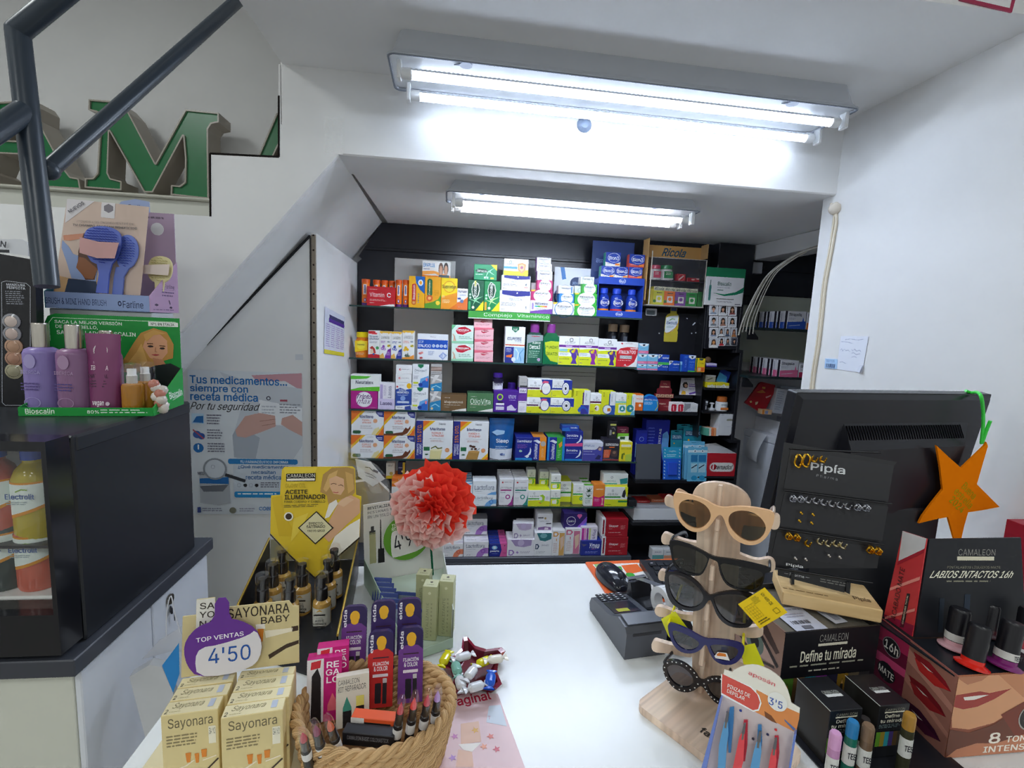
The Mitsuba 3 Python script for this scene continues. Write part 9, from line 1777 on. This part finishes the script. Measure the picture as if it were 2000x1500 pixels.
# ---- clear bag with a parcel behind the yellow display
k=thing('clear_bag','crumpled clear plastic bag with a labelled parcel behind the yellow display','bag')
qf=Fr([-.229,1.125,1.1445],[.9945,.1045,0],[0,0,1])
part(k,'parcel',MB().prism(Polygon(D('-161,688 514,756 809,446 801,-803 -158,-748')),qf.at(0,0,-.02),.018,'a59c8e'))
mb=MB().prism(Polygon(D('40,1283 383,1203 711,788 434,609 111,865')),qf,.001,'d3d6dd');Art(mb,qf.at(*[.011,.089],.0012).rot(-25),.05,.03).run([('l',[(.1,.2),(.3,.1),(.5,.25)],.03,'3a3c44'),('l',[(.2,.6),(.5,.55),(.8,.65)],.02,'4a4c54'),('l',[(.3,.8),(.7,.75)],.02,'4a4c54'),('r',.5,.1,.75,.28,'6a6c74')]);part(k,'label',mb)
mb=MB();gy,gx_=12,9;pl=np.array([[[-.065,.1749],[-.0639,.1749],[-.0628,.1749],[-.0617,.1749],[-.0606,.1749],[-.0595,.1749],[-.0584,.1749],[-.0574,.1749],[-.0563,.1749]],[[-.0673,.163],[-.0615,.163],[-.0557,.1629],[-.0499,.1629],[-.0441,.1628],[-.0383,.1627],[-.0325,.1627],[-.0266,.1626],[-.0208,.1625]],[[-.0453,.1508],[-.0397,.1507],[-.0342,.1507],[-.0286,.1506],[-.023,.1505],[-.0174,.1505],[-.0118,.1504],[-.0062,.1503],[-.0006,.1502]],[[-.0252,.1409],[-.0216,.1408],[-.018,.1408],[-.0143,.1407],[-.0107,.1407],[-.007,.1406],[-.0033,.1406],[.0003,.1405],[.004,.1405]],[[-.023,.1239],[-.0181,.1238],[-.0132,.1237],[-.0082,.1237],[-.0033,.1236],[.0017,.1235],[.0066,.1234],[.0116,.1233],[.0166,.1232]],[[-.0252,.1021],[-.0158,.1019],[-.0063,.1017],[.0032,.1014],[.0127,.1012],[.0222,.101],[.0318,.1008],[.0415,.1006],[.0511,.1004]],[[-.0319,.0754],[-.0187,.075],[-.0054,.0747],[.008,.0743],[.0214,.0739],[.0349,.0735],[.0485,.0731],[.0621,.0728],[.0759,.0724]],[[-.0364,.0448],[-.0215,.0443],[-.0064,.0438],[.0087,.0433],[.0239,.0428],[.0392,.0423],[.0546,.0417],[.0701,.0412],[.0857,.0407]],[[-.0398,.0141],[-.0238,.0135],[-.0078,.0128],[.0084,.0122],[.0247,.0115],[.0411,.0109],[.0575,.0102],[.0741,.0095],[.0908,.0089]],[[-.0432,-.0231],[-.0265,-.0238],[-.0097,-.0246],[.0073,-.0255],[.0243,-.0263],[.0415,-.0271],[.0588,-.0279],[.0762,-.0287],[.0937,-.0296]],[[-.0433,-.0607],[-.0262,-.0616],[-.009,-.0625],[.0083,-.0635],[.0258,-.0644],[.0433,-.0654],[.061,-.0664],[.0788,-.0673],[.0967,-.0683]],[[-.0456,-.0984],[-.0281,-.0995],[-.0106,-.1006],[.0071,-.1017],[.0248,-.1028],[.0427,-.1039],[.0608,-.105],[.0789,-.1062],[.0972,-.1073]]])
for z_ in(.006,-.035):
 zz=z_+.010*(meshkit.noise(np.dstack([pl*55,np.full(pl.shape[:2],z_*100)]),3)-.5)*2
 mb.grid(qf.P(pl[...,0],pl[...,1],zz),'fff')
part(k,'film',mb,'film')
# ---------------------------------------------------------------- cream pill boxes with price tag
of=Fr([-.3455,.6276,1.12],[.9884,.1521,0],[-.0106,.0689,.9976])
t=thing('pill_display','cream counter display of hangover pill boxes at the bottom left','display stand')
mb=MB().prism(Polygon(D('27,821 180,824 188,1030 402,1035 407,825 577,889 1301,894 1347,817 1425,808 1432,1 0,0')),of,.002,'cdbd8c')
mb.flat(Polygon(D('188,1030 402,1035 405,643 178,630')),of,'dedbd0',.0022)
def ot(tx,a,b,c,k='2c241e',bo=0):
 Art(mb,*quadframe(of.P(*a,.0026),of.P(*b,.0026),of.P(*c,.0026))).run([('t',tx,0,0,1,1,k,bo)])
ot('SAYONARA',[.0552,.0731],[.1308,.0734],[.054,.0866]);ot('BABY',[.0955,.061],[.1308,.0611],[.0943,.0705]);ot('SA',[.0228,.0901],[.0395,.0896],[.0229,.0984]);ot('YO',[.0221,.0784],[.0394,.0777],[.0222,.0867]);ot('NA',[.022,.0666],[.0393,.0659],[.022,.0743])
for c_,pts in(('d8832e',D('911,551 987,542 973,364 923,370')),('ece6d8',D('886,612 999,612 1006,539 892,547')),('e6ddc4',D('999,511 1347,511 1347,460 1012,409')),('3a2a20',D('1334,527 1419,531 1419,465 1340,454')),('3a2a20',D('1043,166 1269,288 1425,325 1425,274 1269,229 1056,106'))):
 mb.flat(Polygon(pts),of,c_,.0024)
part(t,'card',mb)
part(t,'tray',MB().fbox(Fr((-.385,.545,1.0008)),.20,.012,.11,'d6cba6',.001))
def pillbox(fl,fr_,bl,lab):
 fl,fr_,bl=vec(fl),vec(fr_),vec(bl);u=unit(fr_-fl);w=np.linalg.norm(fr_-fl)-.0012;d=np.linalg.norm(bl-fl)-.0008;h=1.12-1.014
 f_=Fr((fl[0],fl[1],1.014),u);m=MB().fbox(f_,w,h,d,'d6c48e',.0008,top='e2d7b0')
 Art(m,f_,w,h).run([('t','Sayonara',.12,.05,.9,.2,'6a5f44'),('f',.08,.26,.7,.42,4,'8a7c58',1),('r',.82,.2,.95,.42,'e8e2cc'),('t','SA YO',.83,.22,.94,.3,'3a3a38'),('l',[(.05,.72),(.4,.66),(.55,.6)],.025,'ece0c4'),('l',[(.95,.58),(.7,.62)],.025,'ece0c4'),('p',[(.4,.5),(.5,.5),(.48,.62),(.42,.62)],'d8832e'),('p',[(.56,.52),(.64,.52),(.63,.64),(.58,.64)],'d8832e'),('p',[(.68,.48),(.78,.48),(.77,.58),(.69,.58)],'d8832e'),('l',[(.02,.7),(.1,.74)],.03,'3a2a20'),('l',[(.78,.74),(.98,.62)],.03,'3a2a20'),('t','2',.08,.86,.13,.92,'5a5040')])
 Art(m,Fr(f_.P(0,h,0),u,-f_.n),w,d).run([('t','Sayonara',.14,.16,.68,.66,'8a8060',0,.1),('f',.12,.78,.34,.86,1,'a89c74',2),('t','2',.04,.6,.09,.9,'4a4436'),('r',.78,.14,.88,.74,'b8c0d0')])
 solo('pill_box',lab,'box',m)
LC=[[[-.3349,.5624,1.12],[-.2732,.5703,1.12],[-.3374,.5849,1.12]],[[-.3374,.5849,1.12],[-.2727,.5932,1.12],[-.3404,.6069,1.12]],[[-.3404,.6069,1.12],[-.2759,.6164,1.12],[-.3435,.6256,1.12]]]
RC=[[[-.2645,.5545,1.12],[-.196,.5649,1.12],[-.2674,.5755,1.12]],[[-.2669,.5757,1.12],[-.1956,.5849,1.12],[-.2692,.5965,1.12]],[[-.2692,.5965,1.12],[-.199,.6044,1.12],[-.2726,.619,1.12]],[[-.2726,.619,1.12],[-.2032,.6256,1.12],[-.2741,.6361,1.12]]]
for i,q in enumerate(LC):pillbox(*q,f'{OR[i]} cream pill box from the front in the left column of the display')
for i,q in enumerate(RC):pillbox(*q,f'{OR[i]} cream pill box from the front in the right column of the display')
k=thing('price_disc','purple and white price tag reading top sales 4,50 on the pill display','price tag')
tf2=of.at(0,0,.012)
mb=MB().prism(Polygon(soft(D('431,1078 598,1073 596,783 729,746 912,619 992,403 961,195 849,84 543,24 216,54 107,215 69,412 99,571 223,719 429,783'),1)).buffer(0),tf2,.001,'63318c')
mb.flat(Polygon(soft(D('222,60 195,305 261,440 486,451 826,531 912,605 992,403 961,195 849,84 543,24'),1)).buffer(0),tf2,'d8d4d8',.0012)
for tx,a,b,c,k_,bo in(('TOP VENTAS',[.0215,.0515],[.0771,.0538],[.021,.0577],'eae2ee',1),("4'50",[.0353,.0206],[.0849,.0204],[.0337,.0416],'24509c',0)):
 Art(mb,*quadframe(tf2.P(*a,.0015),tf2.P(*b,.0015),tf2.P(*c,.0015))).run([('t',tx,0,0,1,1,k_,bo)])
part(k,'tag',mb)
bgf=Fr([-.5762,.95,.8447],[.9848,.1736,0],[0,0,1])
k=thing('paper_bag','white paper bag with a blue flap hanging on the white cabinet','bag')
mb=MB().prism(Polygon(D('-304,517 29,712 234,634 406,36 287,-1775 38,-1715')),bgf,.02,'c9cacc').prism(Polygon(D('-269,544 36,896 499,1173 514,576 234,634')),bgf.at(0,0,-.03),.004,'d6d8e0');part(k,'bag',mb,'matte')
part(k,'flap',MB().prism(Polygon(D('244,665 540,1090 527,440 407,58')),bgf.at(0,0,.02),.001,'2f8ad0'),'satin')
part(k,'cord',MB().tube(smooth_path([bgf.P(*[.0261,.1111],0),bgf.P(*[.029,.1648],0),bgf.P(*[.0371,.1969],0),bgf.P(*[.0426,.1575],0),bgf.P(*[.0515,.1127],0)]),.0012,'d8dae0',6),'matte')
# ---------------------------------------------------------------- seagrass basket of make-up
t=thing('basket','oval braided seagrass basket full of make-up at the bottom','basket')
BC=vec(-.094,.617,0)
for lv in range(7):
 z_=1.009+.0118*lv;ax_,ay_=.088+.0022*lv,.070+.0022*lv
 for s_ in range(2):
  a=np.linspace(0,2*np.pi,181);ph=a*19+s_*np.pi+lv
  part(t,'braid',MB().tube(np.stack([BC[0]+(ax_+.0035*np.cos(ph))*np.cos(a),BC[1]+(ay_+.0035*np.cos(ph))*np.sin(a),z_+.004*np.sin(ph)],1),.0052,'fff',7,caps=False),'seagrass')
a=np.linspace(0,2*np.pi,33)[:-1];part(t,'bottom',MB().flat(Polygon(np.stack([.086*np.cos(a),.068*np.sin(a)],1)),Fr((BC[0],BC[1],1.004),(1,0,0),(0,1,0)),'fff'),'seagrass')
def bcard(o,w,h,c,art,name,lab,cat,d=.01,rnd=.0,tl=14,yw=-5):
 f_=Fr(o).yaw(yw).tilt(tl);g=Polygon([(0,0),(w,0),(w,h),(0,h)])
 if rnd:g=g.intersection(g.buffer(-rnd).buffer(rnd))
 m=MB().prism(g,f_.at(0,0,-d),d,c);Art(m,f_,w,h).run(art);solo(name,lab,cat,m)
elda=lambda c:[('p',[(0,.3),(.2,.24),(.5,.22),(.8,.24),(1,.3),(1,1),(0,1)],c),('e',.52,.14,.2,.08,'dfa92a'),('e',.52,.2,.16,.05,'dfa92a'),('t','elda',.06,.04,.2,.28,'e8e4ee',1,0,1),('r',.2,.34,.82,.355,'3a2030'),('t','FIJACIÓN',.2,.39,.82,.45,'f0ecf0',1),('t','& COLOR',.24,.46,.78,.52,'f0ecf0',1),('r',.2,.56,.8,.6,'e6dce6'),('rr',.3,.68,.54,.94,.04,'23202a'),('r',.6,.62,.76,.68,'c8c4c8'),('r',.6,.68,.76,.95,'2a262e')]
for px_,c_,l_ in(([-.113,.6522,1.04],'c02c2c','front red card of hair touch-up sticks in the basket'),([-.0705,.6591,1.04],'6a3a86','front purple card of hair touch-up sticks in the basket'),([-.1577,.685,1.06],'6a3a86','left purple card of hair touch-up sticks in the basket'),([-.1153,.6891,1.065],'3a2860','rear middle card of hair touch-up sticks in the basket'),([-.0765,.6935,1.065],'3a2860','rear right card of hair touch-up sticks in the basket')):
 bcard(px_,.036,.105,'2c2050',elda(c_),'stick_card',l_,'card',rnd=.010)
rg=[('r',0,0,.48,1,'dcd8da'),('p',[(.12,.04),(.4,.02),(.38,.14),(.1,.16)],'c8303a'),('p',[(.14,.26),(.3,.14),(.4,.3),(.42,1),(.12,1)],'1d1a1e'),('t','RE',.56,.06,.92,.16,'f4e8f0',1),('t','GA',.54,.18,.94,.28,'f4e8f0',1),('t','LO',.56,.3,.94,.4,'f4e8f0',1),('p',[(.6,.74),(.74,.56),(.9,.74),(.9,.84),(.6,.84)],'e06a78')]
bcard([-.1882,.6243,1.045],.045,.085,'c01c74',rg,'gift_box','front pink and white gift stick box in the basket','box',.02,0,10,-9);bcard([-.1796,.6422,1.06],.042,.075,'c01c74',rg,'gift_box','rear pink and white gift stick box in the basket','box',.02,0,10,-9)
bcard([-.1451,.6077,1.05],.043,.064,'d6cfc0',[('t','CAMALEON',.06,.06,.7,.16,'55504a'),('t','KIT REPARADOR',.06,.19,.9,.3,'44403a'),('p',[(.2,.62),(.32,.4),(.46,.62),(.46,.68),(.2,.68)],'3f8a78'),('r',.2,.68,.46,1,'1c1a1c'),('r',.6,.42,.84,.62,'d8cf6a'),('r',.6,.62,.84,1,'1c1a1c')],'repair_kit','cream lip repair kit box in the middle of the basket','box',.015,0,16,-12)
for o_,w_,c_,l_,ar in(([-.121,.5845,1.07],.058,'d8542a','orange and black colour stick box lying in the basket',[('r',0,0,.3,1,'dcd6d0'),('r',.3,.3,.9,.7,'2a2624')]),([-.128,.5671,1.065],.066,'1b1a1e','black colour stick box lying in the basket',[('t','CAMALEON BASIC COLOURSTICK',.1,.2,.9,.5,'8a8a90')])):
 f_=Fr(o_).yaw(10);m=MB().fbox(f_,w_,.018,.016,c_,.0008);Art(m,f_,w_,.018).run(ar);solo('colour_stick_box',l_,'box',m)
for i,(q,c_)in enumerate(zip([[[-.1628,.5523,1.05],[-.1627,.5212,1.135]],[[-.1446,.5545,1.05],[-.152,.5307,1.135]],[[-.1264,.5604,1.05],[-.1394,.5374,1.135]],[[-.0635,.5672,1.05],[-.0537,.5593,1.135]],[[-.0475,.5737,1.05],[-.0381,.566,1.135]],[[-.031,.5804,1.05],[-.0218,.5702,1.135]],[[-.0156,.5906,1.05],[-.0097,.5757,1.135]]],('b83a4a','8a3a5a','c85a3a','b82a3a','d83a3a','c03a4a','b08ac8'))):
 o,e=vec(q[0]),vec(q[1]);ax=unit(e-o);L=.085;r=.0058
 k=thing('lip_tester',f'{OR[i]} tester stick from the left with a white label in the basket','lipstick')
 part(k,'body',MB().lathe([(0,0),(r,0),(r,.045),(r*.8,.046),(r*.8,.062)],'1a191d',o,ax,14),'satin');part(k,'lip_tip',MB().lathe([(r*.7,.062),(r*.6,.068),(0,.078)],c_,o,ax,12),'satin')
 part(k,'label',MB().lathe([(r*1.04,.026),(r*1.04,.04)],'d6d4d2',o,ax,14));part(k,'clear_cap',MB().lathe([(r,.046),(r,.075),(r*.6,.086),(0,.089)],'fff',o,ax,14),'pane')
# ---------------------------------------------------------------- flyer, star dish with sweets
fy=Polygon([[-.0012,.7265],[.0833,.7172],[.1154,.5534],[-.0104,.5621]]);mb=MB().prism(fy,fl,.0006,'d9bcc0')
for c_,q in(('c3ccd8',[[.0675,.6926],[.0862,.6936],[.0918,.652],[.0616,.6614]]),('d8b09a',[[.0232,.6609],[.0502,.664],[.0523,.6276],[.023,.6252]]),('d8b09a',[[.0193,.6171],[.0386,.6117],[.04,.5879],[.0158,.5895]]),('e4ded8',[[.0193,.6255],[.0522,.6259],[.0386,.6117],[.0265,.6158]]),('c83a5a',[[.0647,.6727],[.0686,.6735],[.0665,.6649]])):mb.flat(Polygon(q),fl,c_,.0009)
for i,p_ in enumerate([[.0442,.6476],[.0661,.6355],[.0142,.6388],[.0733,.6136],[.0555,.6189],[.0116,.6038]]):mb.flat(Polygon([(p_[0]+(.006 if q%2 else .0025)*math.cos(q*.63),p_[1]+(.006 if q%2 else .0025)*math.sin(q*.63))for q in range(10)]),fl,('d8a84a','d87a70','c07ab0','c86070','e09a80','b08ac8')[i],.0012)
Art(mb,*quadframe([.0091,.6879,1],[.0737,.7006,1],[.0072,.7119,1]),lift=.0016).run([('t','vaginal',0,0,1,1,'a82a40',1)])
solo('flyer','pink flyer with drawn flowers lying under the star dish','flyer',mb)
sp=np.array([[.029,.8538],[.0557,.801],[.1109,.8093],[.081,.7584],[.0924,.7036],[.0439,.7195],[.0032,.6971],[.015,.7439],[-.0202,.7762],[.0238,.7946]]);cs=sp.mean(0)
k=thing('star_dish','dark red star shaped dish of wrapped sweets on the counter','dish')
ou,inn=soft(sp,1),soft(cs+(sp-cs)*.86,1);mb=MB();n=len(ou)
for i in range(n):
 j=(i+1)%n;P3=lambda q,z_:vec(q[0],q[1],z_)
 mb.quad(P3(cs+(ou[i]-cs)*.8,1.0014),P3(cs+(ou[j]-cs)*.8,1.0014),P3(ou[j],1.018),P3(ou[i],1.018),'5e1626').quad(P3(ou[i],1.018),P3(ou[j],1.018),P3(inn[j],1.017),P3(inn[i],1.017),'7a2034').quad(P3(inn[i],1.017),P3(inn[j],1.017),P3(cs+(inn[j]-cs)*.8,1.003),P3(cs+(inn[i]-cs)*.8,1.003),'5e1626')
mb.flat(Polygon(cs+(ou-cs)*.82),Fr((0,0,1.003),(1,0,0),(0,1,0)),'5e1626');part(k,'dish',mb,'gloss')
for i,(p_,an,c_,l_)in enumerate(zip([[-.0033,.7767],[.016,.748],[.0274,.7726],[.0622,.7657],[.0705,.7191],[.0394,.7324],[.0226,.7183],[.0468,.7057],[.0823,.7634]],(70,100,20,30,80,60,100,20,10),('d8cf1a','7ab0a0','d6d8de','d8cf1a','1f56c0','d8dade','d6d8dc','d0d4da','dcd8cc'),('yellow wrapped sweet at the left of','pale green clear sweet in','large white wrapped sweet at the top of','yellow wrapped sweet lying on top of','blue wrapped sweet at the right of','white sweet with lettering in the middle of','white sweet standing at the lower left of','small white sweet at the bottom of','cream sweet in the right point of'))):
 a=math.radians(an);u=vec(math.cos(a),math.sin(a),0);v=vec(-u[1],u[0],0);o=vec(p_[0],p_[1],1.018+.003*(i%3));rows=[]
 for s_ in np.linspace(-1,1,13):
  wv=.0085*(1-.75*math.exp(-((abs(s_)-.68)/.13)**2))*(1 if abs(s_)<.7 else 1.1);th=.006 if abs(s_)<.6 else .0015
  rows.append([o+u*.021*s_+v*wv*math.cos(q)+vec(0,0,.004+th*math.sin(q))for q in np.linspace(0,2*math.pi,13)[:-1]])
 mb=MB().grid(np.array(rows),c_,closed=True)
 solo('sweet',l_+' the star dish','sweet',mb,'gloss')
